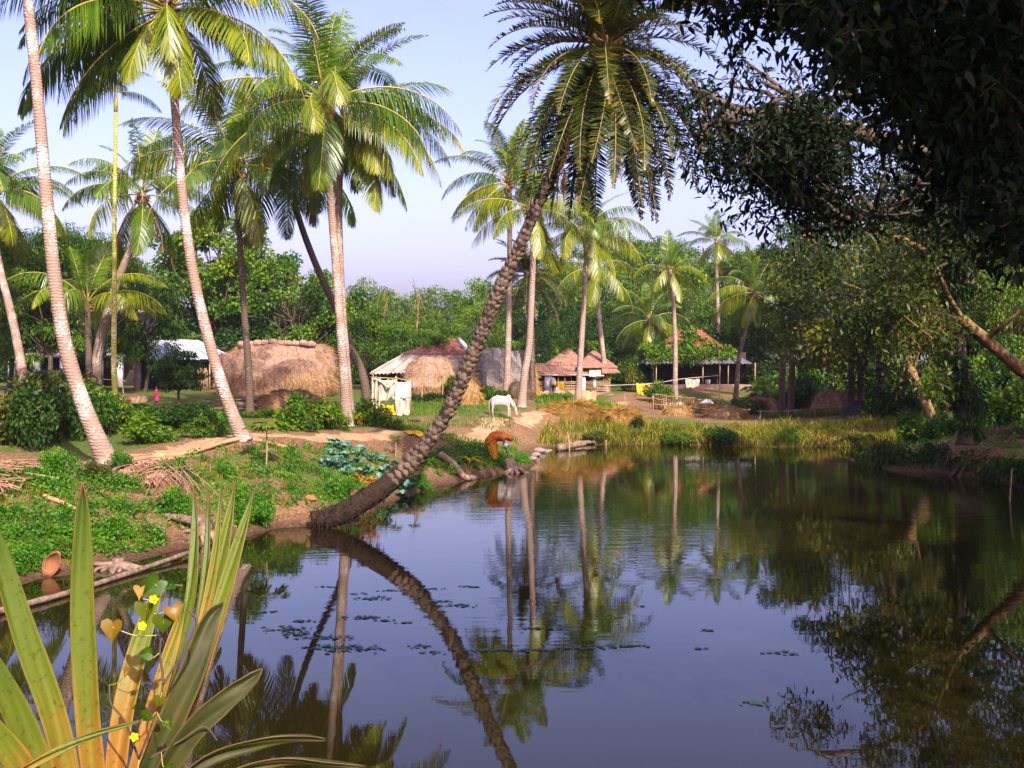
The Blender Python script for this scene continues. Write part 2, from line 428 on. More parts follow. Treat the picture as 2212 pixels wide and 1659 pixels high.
_w = np.linalg.solve(-_d + np.eye(len(_c)) * 0.05, _c[:, 2] - 1.0)

def gz(p):
    p = np.atleast_2d(np.asarray(p, float))[:, :2]
    z = np.full(len(p), 1.0)
    for i in range(0, len(p), 20000):
        q = p[i:i + 20000]
        z[i:i + 20000] += -np.hypot(q[:, None, 0] - _c[None, :, 0], q[:, None, 1] - _c[None, :, 1]) @ _w
    far = np.hypot(p[:, 0], p[:, 1])
    z = z * np.clip((330 - far) / 120, 0, 1) + 2.1 * (1 - np.clip((330 - far) / 120, 0, 1))
    d = shore_dist(p)
    z = np.where(d > 0, np.maximum(z, np.minimum(.30 * d, .28)), -np.minimum(.35 * -d + .02, 1.6))
    lump = nz(p, 1.1, 2.0) * .05 + nz(p, 2.9, 5.0) * .022 + nz(p, 6.5, 1.0) * .010
    return z + lump * np.clip(d / 1.2, 0, 1) * np.clip((90 - far) / 30, .15, 1)

def g1(x, y):
    return float(gz([[x, y]])[0])

def gp(dx, D):                                     # the ground below a pixel column at distance D
    x = (dx - CX) * D / F
    return Vector((x, D, g1(x, D)))

# ground sheet: fine near the camera, coarser towards the horizon
ys = np.concatenate([np.linspace(-60, -2, 20), np.linspace(0, 18, 46), np.geomspace(18.4, 110, 260), np.geomspace(113, 3500, 46)])
u = np.linspace(-1, 1, 361); u = np.sign(u) * np.abs(u) ** 1.25
GX = u[None, :] * (np.maximum(ys, 0)[:, None] * .62 + 30) * np.where(ys[:, None] > 140, 1.6, 1.0)
GY = np.repeat(ys[:, None], len(u), 1)
gpnt = np.stack([GX.ravel(), GY.ravel()], 1)
gzv = gz(gpnt)

PATH_PX = [(-60, 1012, 27), (120, 1012, 27), (240, 1004, 27.5), (330, 990, 29), (450, 968, 31.5), (600, 945, 34), (760, 938, 37), (900, 932, 40), (1000, 915, 45), (1090, 903, 51), (1180, 893, 55), (1260, 888, 60), (1330, 872, 70), (1400, 850, 79)]
PATH = spline([P(*q) for q in PATH_PX], 120)[:, :2]
pd = np.full(len(gpnt), 99.0)
sel = (gpnt[:, 1] > 20) & (gpnt[:, 1] < 95) & (np.abs(gpnt[:, 0]) < 40)
pd[sel] = np.min(np.hypot(gpnt[sel][:, None, 0] - PATH[None, :, 0], gpnt[sel][:, None, 1] - PATH[None, :, 1]), 1)

# how green the ground itself is (grass film), 0..1
sd = shore_dist(gpnt)
green = .50 + .45 * nz(gpnt, .35, 4) + .25 * nz(gpnt, 1.3, 9)
green = np.where(gpnt[:, 1] > 48, green + .12, green)
green = np.where((gpnt[:, 1] > 90), .9, green)
green -= np.clip(1 - pd / 1.6, 0, 1) * 1.2
green -= np.clip(1 - sd / 1.1, 0, 1) * .9
flat = ((gpnt[:, 1] > 60) & (gpnt[:, 1] < 73) & (gpnt[:, 0] > 5) & (gpnt[:, 0] < 22))
green[flat] -= .55
nr, nc = GX.shape
i = np.arange(nr - 1)[:, None] * nc; j = np.arange(nc - 1)[None, :]
Q = np.stack([i + j, i + j + 1, i + nc + j + 1, i + nc + j], -1).reshape(-1, 4)
g = Geo(); g.add(np.column_stack([gpnt, gzv]), Q, np.clip(green, 0, 1))

m, nt, b = _new("ground")
at = nt.nodes.new("ShaderNodeAttribute"); at.attribute_name = "v"
tc = nt.nodes.new("ShaderNodeTexCoord")
n1 = nt.nodes.new("ShaderNodeTexNoise"); n1.inputs["Scale"].default_value = 2.2; n1.inputs["Detail"].default_value = 9; n1.inputs["Roughness"].default_value = .7
n2 = nt.nodes.new("ShaderNodeTexNoise"); n2.inputs["Scale"].default_value = 14; n2.inputs["Detail"].default_value = 6; n2.inputs["Roughness"].default_value = .75
for n_ in (n1, n2): nt.links.new(tc.outputs["Object"], n_.inputs[0])
soil = ramp(nt, [(.28, (.06, .032, .015)), (.47, (.17, .092, .045)), (.62, (.30, .18, .095)), (.82, (.42, .27, .16))], n2.outputs[0])
grs = ramp(nt, [(.25, (.025, .05, .010)), (.5, (.07, .11, .016)), (.75, (.17, .18, .03))], n2.outputs[0])
ma = nt.nodes.new("ShaderNodeMath"); ma.operation = 'MULTIPLY_ADD'; ma.inputs[1].default_value = 1.1
nt.links.new(n1.outputs[0], ma.inputs[0]); nt.links.new(at.outputs["Fac"], ma.inputs[2])
mr = nt.nodes.new("ShaderNodeMapRange"); mr.inputs[1].default_value = .88; mr.inputs[2].default_value = 1.12
nt.links.new(ma.outputs[0], mr.inputs[0])
mx = nt.nodes.new("ShaderNodeMix"); mx.data_type = 'RGBA'
nt.links.new(mr.outputs[0], mx.inputs[0]); nt.links.new(soil, mx.inputs[6]); nt.links.new(grs, mx.inputs[7])
sx = nt.nodes.new("ShaderNodeSeparateXYZ"); nt.links.new(tc.outputs["Object"], sx.inputs[0])
wet = nt.nodes.new("ShaderNodeMapRange"); wet.inputs[1].default_value = .02; wet.inputs[2].default_value = .30; wet.inputs[3].default_value = .38; wet.inputs[4].default_value = 1.0
nt.links.new(sx.outputs[2], wet.inputs[0])
mw = nt.nodes.new("ShaderNodeMix"); mw.data_type = 'RGBA'; mw.blend_type = 'MULTIPLY'; mw.inputs[0].default_value = 1
nt.links.new(mx.outputs[2], mw.inputs[6]); nt.links.new(wet.outputs[0], mw.inputs[7])
nt.links.new(mw.outputs[2], b.inputs["Base Color"])
b.inputs["Roughness"].default_value = .95; b.inputs["Specular IOR Level"].default_value = .12
bp = nt.nodes.new("ShaderNodeBump"); bp.inputs["Strength"].default_value = .8; bp.inputs["Distance"].default_value = .07
nt.links.new(n2.outputs[0], bp.inputs["Height"]); nt.links.new(bp.outputs[0], b.inputs["Normal"])
ground = link("ground", g.mesh("ground", m, True)); tag(ground, kind="structure")

# path: a worn strip draped over the ground, its edge ragged
def drape(name, line, half, mat, lift=.012, nv=9, kind="structure", seed=1.0, n=150):
    c = spline([(*q, 0) for q in line], n)[:, :2]
    t = np.gradient(c, axis=0); t /= np.linalg.norm(t, axis=1)[:, None]
    nr_ = np.stack([-t[:, 1], t[:, 0]], 1)
    s = np.linspace(-1, 1, nv)
    ar = np.arange(n) * 150.0 / n; rr = np.random.default_rng(4)
    wl_, wr_ = [half * np.clip(1 + .25 * np.sin(ar * .5 + k) + .2 * np.sin(ar * 1.7 + 2 * k) + .16 * np.sin(ar * 4.3 + k) + rr.uniform(-.07, .07, n), .35, 2) for k in (seed, seed + 2.6)]
    p = c[:, None, :] + nr_[:, None, :] * (np.where(s[None, :] < 0, s[None, :] * wl_[:, None], s[None, :] * wr_[:, None]))[..., None]
    z = gz(p.reshape(-1, 2)).reshape(n, nv) + lift - .035 * np.abs(s)[None, :] ** 5
    V = np.dstack([p, z]).reshape(-1, 3)
    i = np.arange(n - 1)[:, None] * nv; j = np.arange(nv - 1)[None, :]
    Q = np.stack([i + j, i + nv + j, i + nv + j + 1, i + j + 1], -1).reshape(-1, 4)
    gg = Geo(); gg.add(V, Q)
    return tag(link(name, gg.mesh(name, mat, True)), kind=kind)
drape("path", PATH[::8], .60, MATS["path_soil"], n=400, nv=11)

# water: still brown pond with a faint breeze
m, nt, b = _new("pond_water")
b.inputs["Base Color"].default_value = (.010, .0075, .0012, 1)
b.inputs["Roughness"].default_value = 0.015
b.inputs["IOR"].default_value = 1.33
b.inputs["Specular IOR Level"].default_value = .40
tc = nt.nodes.new("ShaderNodeTexCoord"); mp = nt.nodes.new("ShaderNodeMapping"); mp.inputs["Scale"].default_value = (.55, 1.5, 1)
nt.links.new(tc.outputs["Object"], mp.inputs[0])
w1 = nt.nodes.new("ShaderNodeTexNoise"); w1.inputs["Scale"].default_value = 2.6; w1.inputs["Detail"].default_value = 3
nt.links.new(mp.outputs[0], w1.inputs[0])
w2 = nt.nodes.new("ShaderNodeTexNoise"); w2.inputs["Scale"].default_value = .11; w2.inputs["Detail"].default_value = 2
nt.links.new(tc.outputs["Object"], w2.inputs[0])
mk = nt.nodes.new("ShaderNodeMapRange"); mk.inputs[1].default_value = .42; mk.inputs[2].default_value = .62; mk.inputs[3].default_value = .12; mk.inputs[4].default_value = 1.0
nt.links.new(w2.outputs[0], mk.inputs[0])
sx = nt.nodes.new("ShaderNodeSeparateXYZ"); nt.links.new(tc.outputs["Object"], sx.inputs[0])
fd = nt.nodes.new("ShaderNodeMapRange"); fd.inputs[1].default_value = 14; fd.inputs[2].default_value = 26; fd.inputs[3].default_value = .10; fd.inputs[4].default_value = 1
nt.links.new(sx.outputs[1], fd.inputs[0])
mm = nt.nodes.new("ShaderNodeMath"); mm.operation = 'MULTIPLY'
nt.links.new(mk.outputs[0], mm.inputs[0]); nt.links.new(fd.outputs[0], mm.inputs[1])
hh = nt.nodes.new("ShaderNodeMath"); hh.operation = 'MULTIPLY'
nt.links.new(w1.outputs[0], hh.inputs[0]); nt.links.new(mm.outputs[0], hh.inputs[1])
# ring ripples from one spot
vd = nt.nodes.new("ShaderNodeVectorMath"); vd.operation = 'DISTANCE'
rp = P(1385, 1212, F * H / (1212 - HY)); vd.inputs[1].default_value = (rp.x, rp.y, 0)
nt.links.new(tc.outputs["Object"], vd.inputs[0])
sn = nt.nodes.new("ShaderNodeMath"); sn.operation = 'MULTIPLY'; sn.inputs[1].default_value = 24
nt.links.new(vd.outputs["Value"], sn.inputs[0])
s2 = nt.nodes.new("ShaderNodeMath"); s2.operation = 'SINE'; nt.links.new(sn.outputs[0], s2.inputs[0])
fo = nt.nodes.new("ShaderNodeMapRange"); fo.inputs[1].default_value = .2; fo.inputs[2].default_value = 1.5; fo.inputs[3].default_value = .045; fo.inputs[4].default_value = 0
nt.links.new(vd.outputs["Value"], fo.inputs[0])
s3 = nt.nodes.new("ShaderNodeMath"); s3.operation = 'MULTIPLY_ADD'
nt.links.new(s2.outputs[0], s3.inputs[0]); nt.links.new(fo.outputs[0], s3.inputs[1]); nt.links.new(hh.outputs[0], s3.inputs[2])
bp = nt.nodes.new("ShaderNodeBump"); bp.inputs["Strength"].default_value = .16; bp.inputs["Distance"].default_value = .05
nt.links.new(s3.outputs[0], bp.inputs["Height"]); nt.links.new(bp.outputs[0], b.inputs["Normal"])
g = Geo(); g.add([(-30, -4, 0), (30, -4, 0), (30, 62, 0), (-30, 62, 0)], [[0, 1, 2, 3]])
tag(link("pond_water", g.mesh("pond_water", m)), kind="structure")
# ------------------------------------------------------------------ palms
def frond_geo(seed, L=4.8, e0=40, droop=80, n=58, ll=.85, lw=.048, hang=.5, fwd=.5, stiff=False, start=.16, sweep=0.0, vee=.35, rach=.030, segs=16, wilt=0.0):
    """a feather frond in the XZ plane, gravity along -Z"""
    rng = np.random.default_rng(seed)
    g = Geo()
    s = np.linspace(0, 1, segs)
    ang = np.radians(e0 - droop * s ** 1.35)
    dx, dz = np.cos(ang), np.sin(ang)
    px = np.concatenate([[0], np.cumsum((dx[1:] + dx[:-1]) / 2 * L / (segs - 1))])
    pz = np.concatenate([[0], np.cumsum((dz[1:] + dz[:-1]) / 2 * L / (segs - 1))])
    py = sweep * L * s ** 2 * .3
    C = np.stack([px, py, pz], 1)
    V, Fc = tube(C, rach * (1 - .8 * s) + .004, 4, False)
    g.add(V, Fc, .5, 1)
    for side in (-1, 1):
        t = np.linspace(start, .995, n) + rng.uniform(-.004, .004, n)
        keep = rng.uniform(size=n) > (.03 + wilt)
        t = np.clip(t[keep], 0, .999); k = len(t)
        ci = np.stack([np.interp(t, s, C[:, q]) for q in range(3)], 1)
        T = unit(np.stack([np.interp(t, s, q) for q in (dx, np.full(segs, 0) + sweep * .6 * s, dz)], 1))
        S = np.array([0, side, 0.])[None, :] - T * (T[:, 1] * side)[:, None]
        U = unit(np.cross(T, np.cross(np.array([0, 0, 1.])[None, :] + T * 0.01, T)))   # upwards, normal to rachis
        prof = np.clip(np.sin(np.pi * (t * .78 + .20)) ** .7, .25, 1) * np.where(t > .9, 1 - (t - .9) * 4.5, 1)
        l = ll * prof * rng.uniform(.88, 1.08, k)
        f = fwd + .25 * t ** 2
        d = unit(T * (f[:, None] + (rng.uniform(-.18, .18, (k, 1)) if stiff else 0)) + S + U * (vee + rng.uniform(-.08, .08, k)[:, None] * (4.5 if stiff else 1)))
        if not stiff:
            d = unit(d + np.array([0, 0, -1.]) * (hang * rng.uniform(.6, 1.25, k))[:, None] * .55)
        if wilt:
            d = unit(d + np.array([0, 0, -1.]) * rng.uniform(0, 1.2, k)[:, None])
        side_v = unit(np.cross(d, U + rng.uniform(-.15, .15, (k, 3))))
        w = lw * rng.uniform(.8, 1.2, k)
        grav = np.array([0, 0, -1.])
        g1_, g2_, g3_ = (0, 0, 0) if stiff else (hang * .10, hang * .34, hang * .72)
        p0 = ci; p1 = ci + d * (l * .33)[:, None] + grav * (l * g1_)[:, None]
        p2 = ci + d * (l * .68)[:, None] + grav * (l * g2_)[:, None]
        p3 = ci + d * (l * .97)[:, None] + grav * (l * g3_)[:, None]
        hw = (side_v * (w / 2)[:, None])
        V = np.stack([p0 - hw * .5, p0 + hw * .5, p1 - hw, p1 + hw, p2 - hw * .75, p2 + hw * .75, p3], 1).reshape(-1, 3)
        bb = np.arange(k)[:, None] * 7
        Qs = np.concatenate([bb + np.array([[0, 1, 3, 2]]), bb + np.array([[2, 3, 5, 4]])])
        Ts = bb + np.array([[4, 5, 6]])
        v = np.repeat(np.clip(rng.normal(.42, .16, k) + .22 * (t > .92), 0, 1), 7).reshape(-1, 7)
        v = v + np.array([0, 0, 0, 0, .02, .02, .18])
        g.add(V, [Qs, Ts], np.clip(v.ravel(), 0, 1), 0)
    return g

noise_mat("rachis", [(.3, (.22, .20, .03)), (.7, (.40, .33, .06))], 3, .5, 0, spec=.4)
noise_mat("rachis_date", [(.3, (.12, .085, .02)), (.7, (.26, .17, .05))], 3, .5, 0, spec=.4)
noise_mat("rachis_dry", [(.3, (.25, .14, .07)), (.7, (.45, .28, .16))], 3, .7, 0)

CO = {}                                              # coconut fronds by age class: mesh lists, green and yellowing
def co(cls, yellow=False):
    key = (cls, yellow)
    if key not in CO:
        spec = {  # e0, droop, hang, vee
            "spear": (84, 24, .12, .30), "up": (70, 62, .30, .30), "mid": (48, 88, .55, .22), "out": (26, 92, .80, .12),
            "low": (0, 78, .95, .05), "hang": (-28, 55, .9, .0), "dead": (-58, 30, .7, -.1)}[cls]
        L = {"spear": 3.6, "up": 4.6, "mid": 5.0, "out": 5.0, "low": 4.7, "hang": 4.3, "dead": 3.8}[cls]
        mats = [MATS["coconut_leaf_yellow" if yellow else "coconut_leaf"], MATS["rachis"]]
        if cls == "dead": mats = [MATS["dry_leaf"], MATS["rachis_dry"]]
        CO[key] = [frond_geo(sum(map(ord, cls)) * 7 + q * 31 + yellow, L, spec[0] + (q - 1) * 5, spec[1] + (q - 1) * 10, 66, .92, .05, spec[2], .45, False, .15, (q - 1) * .35, spec[3], .034, 16,
                             .25 if cls == "dead" else (.04 if q == 1 else 0)).mesh("frond_" + cls, mats) for q in range(3)]
    return CO[key]

PALM_N = [0]
def trunk_world(pts, base_fix=True):
    w = [P(*q) for q in pts]
    if base_fix:
        w[0].z = g1(w[0].x, w[0].y) - .12
    return w

def coconut_palm(label, pts, r0, r1, crown=None, scale=1.0, n=20, yellow=(), explicit=None, nuts=5, bark="coconut_bark", group="coconut palms round the pond", seed=0, dead=0, az0=None, low=True):
    rng = np.random.default_rng(1000 + seed); rnd = random.Random(seed)
    w = trunk_world(pts)
    base = w[0].copy()
    t = thing("coconut_palm", label, "palm tree", base, 0, group)
    c = spline([p - base for p in w], 40)
    s = np.linspace(0, 1, 40)
    rad = r1 + (r0 - r1) * (1 - s) ** 1.2 + r0 * .55 * np.exp(-s * 22) + .035 * np.exp(-((s - 1) / .05) ** 2)
    rad = rad * (1 + .02 * rng.uniform(-1, 1, 40))
    cc = spline(c, 90); rr = np.interp(np.linspace(0, 1, 90), s, rad) * (1 + .012 * rng.uniform(-1, 1, 90))
    g = Geo(); V, Fc = tube(cc, rr, 12); g.add(V, Fc)
    link("trunk", g.mesh("palm_trunk", MATS[bark], True), t)
    top = Vector(cc[-1]); ax = Vector(unit(cc[-1] - cc[-6]))
    # fibre and old leaf bases under the crown
    g = Geo()
    for k in range(26):
        a = rng.uniform(0, 6.28); h = rng.uniform(-.55, .15)
        o = np.array(top) + np.array([np.cos(a), np.sin(a), 0]) * r1 * .9 + np.array([0, 0, h])
        d = np.array([np.cos(a) * .8, np.sin(a) * .8, rng.uniform(-.5, .9)])
        V, Fc = tube(np.stack([o, o + d * .22 * scale, o + d * .42 * scale + np.array([0, 0, -.05])]), [.05 * scale, .035 * scale, .008], 4, False)
        g.add(V, Fc, rng.uniform(.1, .8))
    link("leaf_sheath", g.mesh("leaf_sheath", MATS["brush_twig"]), t)
    lst = []
    if explicit: lst += explicit
    N = n + 2
    a0 = rnd.uniform(0, 360) if az0 is None else az0
    for k in range(N):
        f = k / max(1, N - 1)
        cls = "spear" if f < .07 else "up" if f < .24 else "mid" if f < .46 else "out" if f < .68 else "low" if f < .88 else "hang"
        if not low and cls in ("low", "hang"): cls = "out"
        lst.append((a0 + k * 137.5 + rnd.uniform(-12, 12), cls, rnd.uniform(.86, 1.06), f > .62 and rnd.random() < .5))
    for k in range(dead):
        lst.append((rnd.uniform(0, 360), "dead", rnd.uniform(.7, 1), False))
    for az, cls, sc_, yl in lst:
        yl = (yl or cls in yellow)
        me = co(cls, yl)[rnd.randrange(3)]
        fz = {"spear": .12, "up": .08, "mid": .02, "out": -.06, "low": -.16, "hang": -.25, "dead": -.34}[cls]
        off = Vector((math.cos(R(az)), math.sin(R(az)), 0)) * .08 * scale
        link("frond", me, t, top + off + ax * fz * scale, (rnd.uniform(-.22, .22), rnd.uniform(-.08, .08), R(az)), scale * sc_)
    if nuts:
        if "nut" not in CO:
            bm = Geo()
            th = np.linspace(0, np.pi, 8); prof = np.sin(th) * .105
            V, Fc = tube(np.stack([np.zeros(8), np.zeros(8), -np.cos(th) * .14], 1), np.maximum(prof, .004), 9)
            bm.add(V, Fc); CO["nut"] = bm.mesh("coconut", MATS["coconut_shell"], True)
        for k in range(nuts):
            a = rng.uniform(0, 6.28); rr_ = rng.uniform(.18, .36)
            link("coconut", CO["nut"], t, top + Vector((math.cos(a) * rr_, math.sin(a) * rr_, -.32 - rng.uniform(0, .3))) * 1.0, (rng.uniform(-.5, .5), rng.uniform(-.5, .5), 0), rng.uniform(.9, 1.25) * max(.8, scale))
    return t

E = lambda az, cls, s=1.0, y=False: (az, cls, s, y)
coconut_palm("tall pale palm with crown above the frame, trunk curving up from the path's near end",
             [(238, 1003, 27), (205, 935, 27), (172, 850, 27.2), (140, 740, 27.4), (118, 600, 27.6), (98, 400, 28), (80, 190, 28.3), (60, 0, 28.6), (42, -180, 28.9), (34, -300, 29)], .215, .112, seed=1, nuts=4, n=20)
coconut_palm("tall lichen-spotted palm with long drooping fronds, rooted beside the sapling on the path",
             [(527, 946, 31), (500, 888, 31), (468, 795, 31.2), (437, 680, 31.4), (412, 560, 31.6), (395, 430, 31.8), (382, 280, 32), (372, 150, 32.2), (362, 10, 32.3)], .18, .11, seed=12, n=14, nuts=4,
             explicit=[E(180, "out", 1.0), E(195, "low", 1.05), E(165, "low", 1.02), E(210, "mid", 1.02), E(185, "hang", 1.1), E(172, "mid", 1.05), E(205, "hang", 1.05), E(158, "hang", 1.0), E(190, "low", 1.15), E(178, "low", 1.2), E(200, "out", 1.1),
                       E(-8, "out", 1.02, True), E(-28, "low", 1.0, True), E(14, "mid", 1.0), E(-48, "out", .95, True), E(268, "hang", .8, True), E(285, "low", .85, True), E(-15, "low", 1.05, True)])
coconut_palm("front palm of the crossed group beside the red-leaved bush, orange coconuts under its crown",
             [(750, 921, 40), (746, 850, 40), (738, 740, 40), (728, 600, 40.2), (718, 480, 40.4), (708, 350, 40.5), (702, 215, 40.6)], .20, .115, seed=3, n=17, nuts=9,
             explicit=[E(8, "out", 1.12), E(-20, "low", 1.05, True), E(188, "low", 1.15, True), E(196, "out", 1.2, True), E(100, "spear", 1.1), E(60, "up", 1.0), E(140, "up", 1.0), E(30, "up", 1.05), E(262, "low", .9, True)])
coconut_palm("slim reddish palm right behind the front trunk of the crossed group",
             [(756, 905, 43), (748, 800, 43), (740, 690, 43), (734, 560, 43), (732, 430, 43), (738, 325, 43), (744, 262, 43)], .19, .115, seed=4, n=15, nuts=6,
             explicit=[E(-25, "low", 1.1, True), E(-12, "out", 1.1, True), E(-40, "hang", 1.1, True), E(-55, "low", 1.0, True)])
coconut_palm("bent dark palm leaning left, its trunk crossing behind the paired trunks",
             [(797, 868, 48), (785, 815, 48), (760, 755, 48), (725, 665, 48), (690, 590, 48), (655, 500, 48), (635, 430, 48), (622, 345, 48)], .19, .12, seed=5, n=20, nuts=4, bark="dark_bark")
coconut_palm("straight shadowed palm standing in front of the long haystack",
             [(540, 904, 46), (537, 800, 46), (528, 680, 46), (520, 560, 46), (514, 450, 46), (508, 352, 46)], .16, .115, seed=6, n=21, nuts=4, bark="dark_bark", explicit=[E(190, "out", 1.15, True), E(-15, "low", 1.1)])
coconut_palm("crooked palm with a kinked trunk before the white two-storey house",
             [(203, 868, 56), (212, 760, 56), (230, 685, 56), (249, 619, 56), (270, 567, 56), (290, 522, 56), (302, 470, 56), (307, 415, 56)], .26, .14, seed=7, n=17, nuts=2, dead=3, explicit=[E(180, "out", .9), E(172, "mid", .9)])
coconut_palm("palm at the picture's edge leaning left out of view, pale trunk over the bamboo rail",
             [(57, 846, 58), (40, 754, 58), (20, 660, 58), (0, 580, 58), (-14, 480, 58), (-16, 405, 58)], .25, .15, seed=8, n=20, nuts=2, yellow=("hang",), explicit=[E(10, "out", 1.0), E(-5, "low", 1.0), E(15, "mid", 1.05), E(-18, "low", 1.1)])
coconut_palm("short young palm with a yellow leaf base in front of the house balcony",
             [(196, 856, 54), (192, 780, 54), (190, 700, 54), (188, 650, 54)], .17, .14, seed=9, n=11, nuts=0, dead=0, low=False, scale=.82, bark="dark_bark", explicit=[E(0, "out", 1.05, True), E(-10, "mid", 1.1, True), E(90, "spear", 1.1)])
coconut_palm("slender palm behind the white cow, star crown clear against the sky",
             [(1094, 853, 62), (1097, 770, 62), (1099, 680, 62), (1101, 560, 62), (1101, 450, 62), (1100, 388, 62)], .19, .125, seed=10, n=17, nuts=5, scale=.88, bark="coconut_bark_far",
             explicit=[E(180, "out", 1.0), E(195, "low", .95, True), E(215, "hang", 1.05, True), E(-30, "hang", .9, True), E(90, "spear", 1.15), E(175, "low", 1.0)], yellow=("hang", "low"))
coconut_palm("palm just right of the cow's head, crown hidden behind the leaning date palm",
             [(1126, 881, 57), (1133, 810, 57), (1143, 748, 57), (1148, 650, 57), (1151, 552, 57), (1148, 495, 57), (1146, 448, 57)], .20, .125, seed=11, n=14, nuts=3, scale=.85, bark="coconut_bark_far", yellow=("hang", "low", "out"))
coconut_palm("pale palm in front of the lattice house's left bay, thick yellow-green crown",
             [(1248, 870, 66), (1253, 790, 66), (1258, 710, 66), (1263, 619, 66), (1266, 540, 66), (1265, 492, 66)], .19, .125, seed=23, n=20, nuts=4, scale=.86, bark="coconut_bark_far", yellow=("hang", "low"),
             explicit=[E(-10, "out", 1.05, True), E(-35, "low", 1.1, True), E(-70, "hang", 1.1, True)])
coconut_palm("pale palm at the lattice house's corner with low yellow fronds",
             [(1309, 848, 76), (1306, 800, 76), (1303, 765, 76), (1295, 690, 76), (1290, 620, 76), (1285, 575, 76)], .19, .13, seed=13, n=16, nuts=3, scale=.9, bark="coconut_bark_far", yellow=("hang", "low", "out"))
coconut_palm("small star-crowned palm in front of the vine-covered house",
             [(1458, 846, 76), (1459, 752, 76), (1456, 680, 76), (1453, 630, 76), (1447, 583, 76)], .17, .11, seed=14, n=15, nuts=3, scale=.62, bark="coconut_bark_far", yellow=("hang", "low", "out"), explicit=[E(90, "spear", 1.3), E(120, "up", 1.0)])
coconut_palm("dark low palm half hidden behind the shrub beside the yellow washing",
             [(1385, 822, 88), (1392, 780, 88), (1402, 732, 88), (1403, 688, 88)], .2, .15, seed=15, n=16, nuts=0, scale=.8, bark="dark_bark")
coconut_palm("tallest far palm rising behind the orange-tiled ridge",
             [(1556, 830, 96), (1553, 734, 96), (1550, 640, 96), (1548, 562, 96), (1549, 522, 96)], .17, .13, seed=16, n=17, nuts=3, scale=.78, bark="coconut_bark_far", yellow=("low", "hang"))
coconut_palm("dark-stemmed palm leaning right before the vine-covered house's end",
             [(1588, 832, 74), (1597, 770, 74), (1612, 707, 74), (1625, 662, 74), (1632, 628, 74)], .16, .12, seed=17, n=17, nuts=2, scale=.80, bark="dark_bark", explicit=[E(190, "low", 1.0, True), E(205, "out", 1.0, True), E(-20, "low", .9, True)])

# areca palm: ringed yellow-green stem
def areca():
    w = trunk_world([(251, 884, 42), (246, 780, 42), (247, 640, 42), (247, 480, 42), (249, 330, 42), (250, 236, 42)])
    base = w[0].copy()
    t = thing("areca_palm", "very slender yellow-green ringed areca palm between crooked palm and tall palms", "palm tree", base)
    c = spline([p - base for p in w], 60)
    g = Geo(); V, Fc = tube(c, np.linspace(.115, .062, 60) * (1 + .03 * np.sin(np.arange(60) * 2.1)), 10); g.add(V, Fc)
    link("trunk", g.mesh("areca_trunk", MATS["areca_bark"], True), t)
    top = Vector(c[-1])
    g = Geo(); V, Fc = tube([top + Vector((0, 0, -.1)), top + Vector((0, 0, .3)), top + Vector((.01, 0, .75))], [.075, .085, .03], 8); g.add(V, Fc)
    link("crownshaft", g.mesh("crownshaft", MATS["rachis"], True), t)
    for k in range(9):
        link("frond", co(["up", "mid", "mid", "out"][k % 4])[k % 3], t, top + Vector((0, 0, .62)), (0, 0, R(k * 137.5)), .42)
areca()

# ------------------------------------------------------------------ date palms
DA = {}
def da(cls, dry=False):
    key = (cls, dry)
    if key not in DA:
        e0, droop = {"spear": (82, 20), "up": (62, 45), "mid": (40, 62), "out": (20, 70), "low": (-8, 66), "hang": (-36, 44), "skirt": (-60, 24)}[cls]
        mats = [MATS["dry_leaf" if dry else "date_leaf"], MATS["rachis_dry" if dry else "rachis_date"]]
        DA[key] = [frond_geo(500 + sum(map(ord, cls)) + 13 * q, {'spear': 2.8, 'up': 3.0, 'mid': 3.1, 'out': 3.2, 'low': 3.9, 'hang': 4.3, 'skirt': 4.2}[cls], e0 + (q - 1) * 5, droop + (q - 1) * 8, 66, .50, .044, .0, .58, True, .10, (q - 1) * .3, .30, .026, 14, .12 if dry else 0).mesh("date_frond_" + cls, mats) for q in range(3)]
    return DA[key]

def date_crown(t, top, lst, rnd, scale):
    for az, cls, sc_, dry in lst:
        z = {"spear": .3, "up": .2, "mid": .1, "out": -.05, "low": -.25, "hang": -.45, "skirt": -.65}[cls]
        link("frond", da(cls, dry)[rnd.randrange(3)], t, top + Vector((math.cos(R(az)) * .16, math.sin(R(az)) * .16, z * .7)) * scale, (rnd.uniform(-.18, .18), rnd.uniform(-.06, .06), R(az)), scale * sc_)

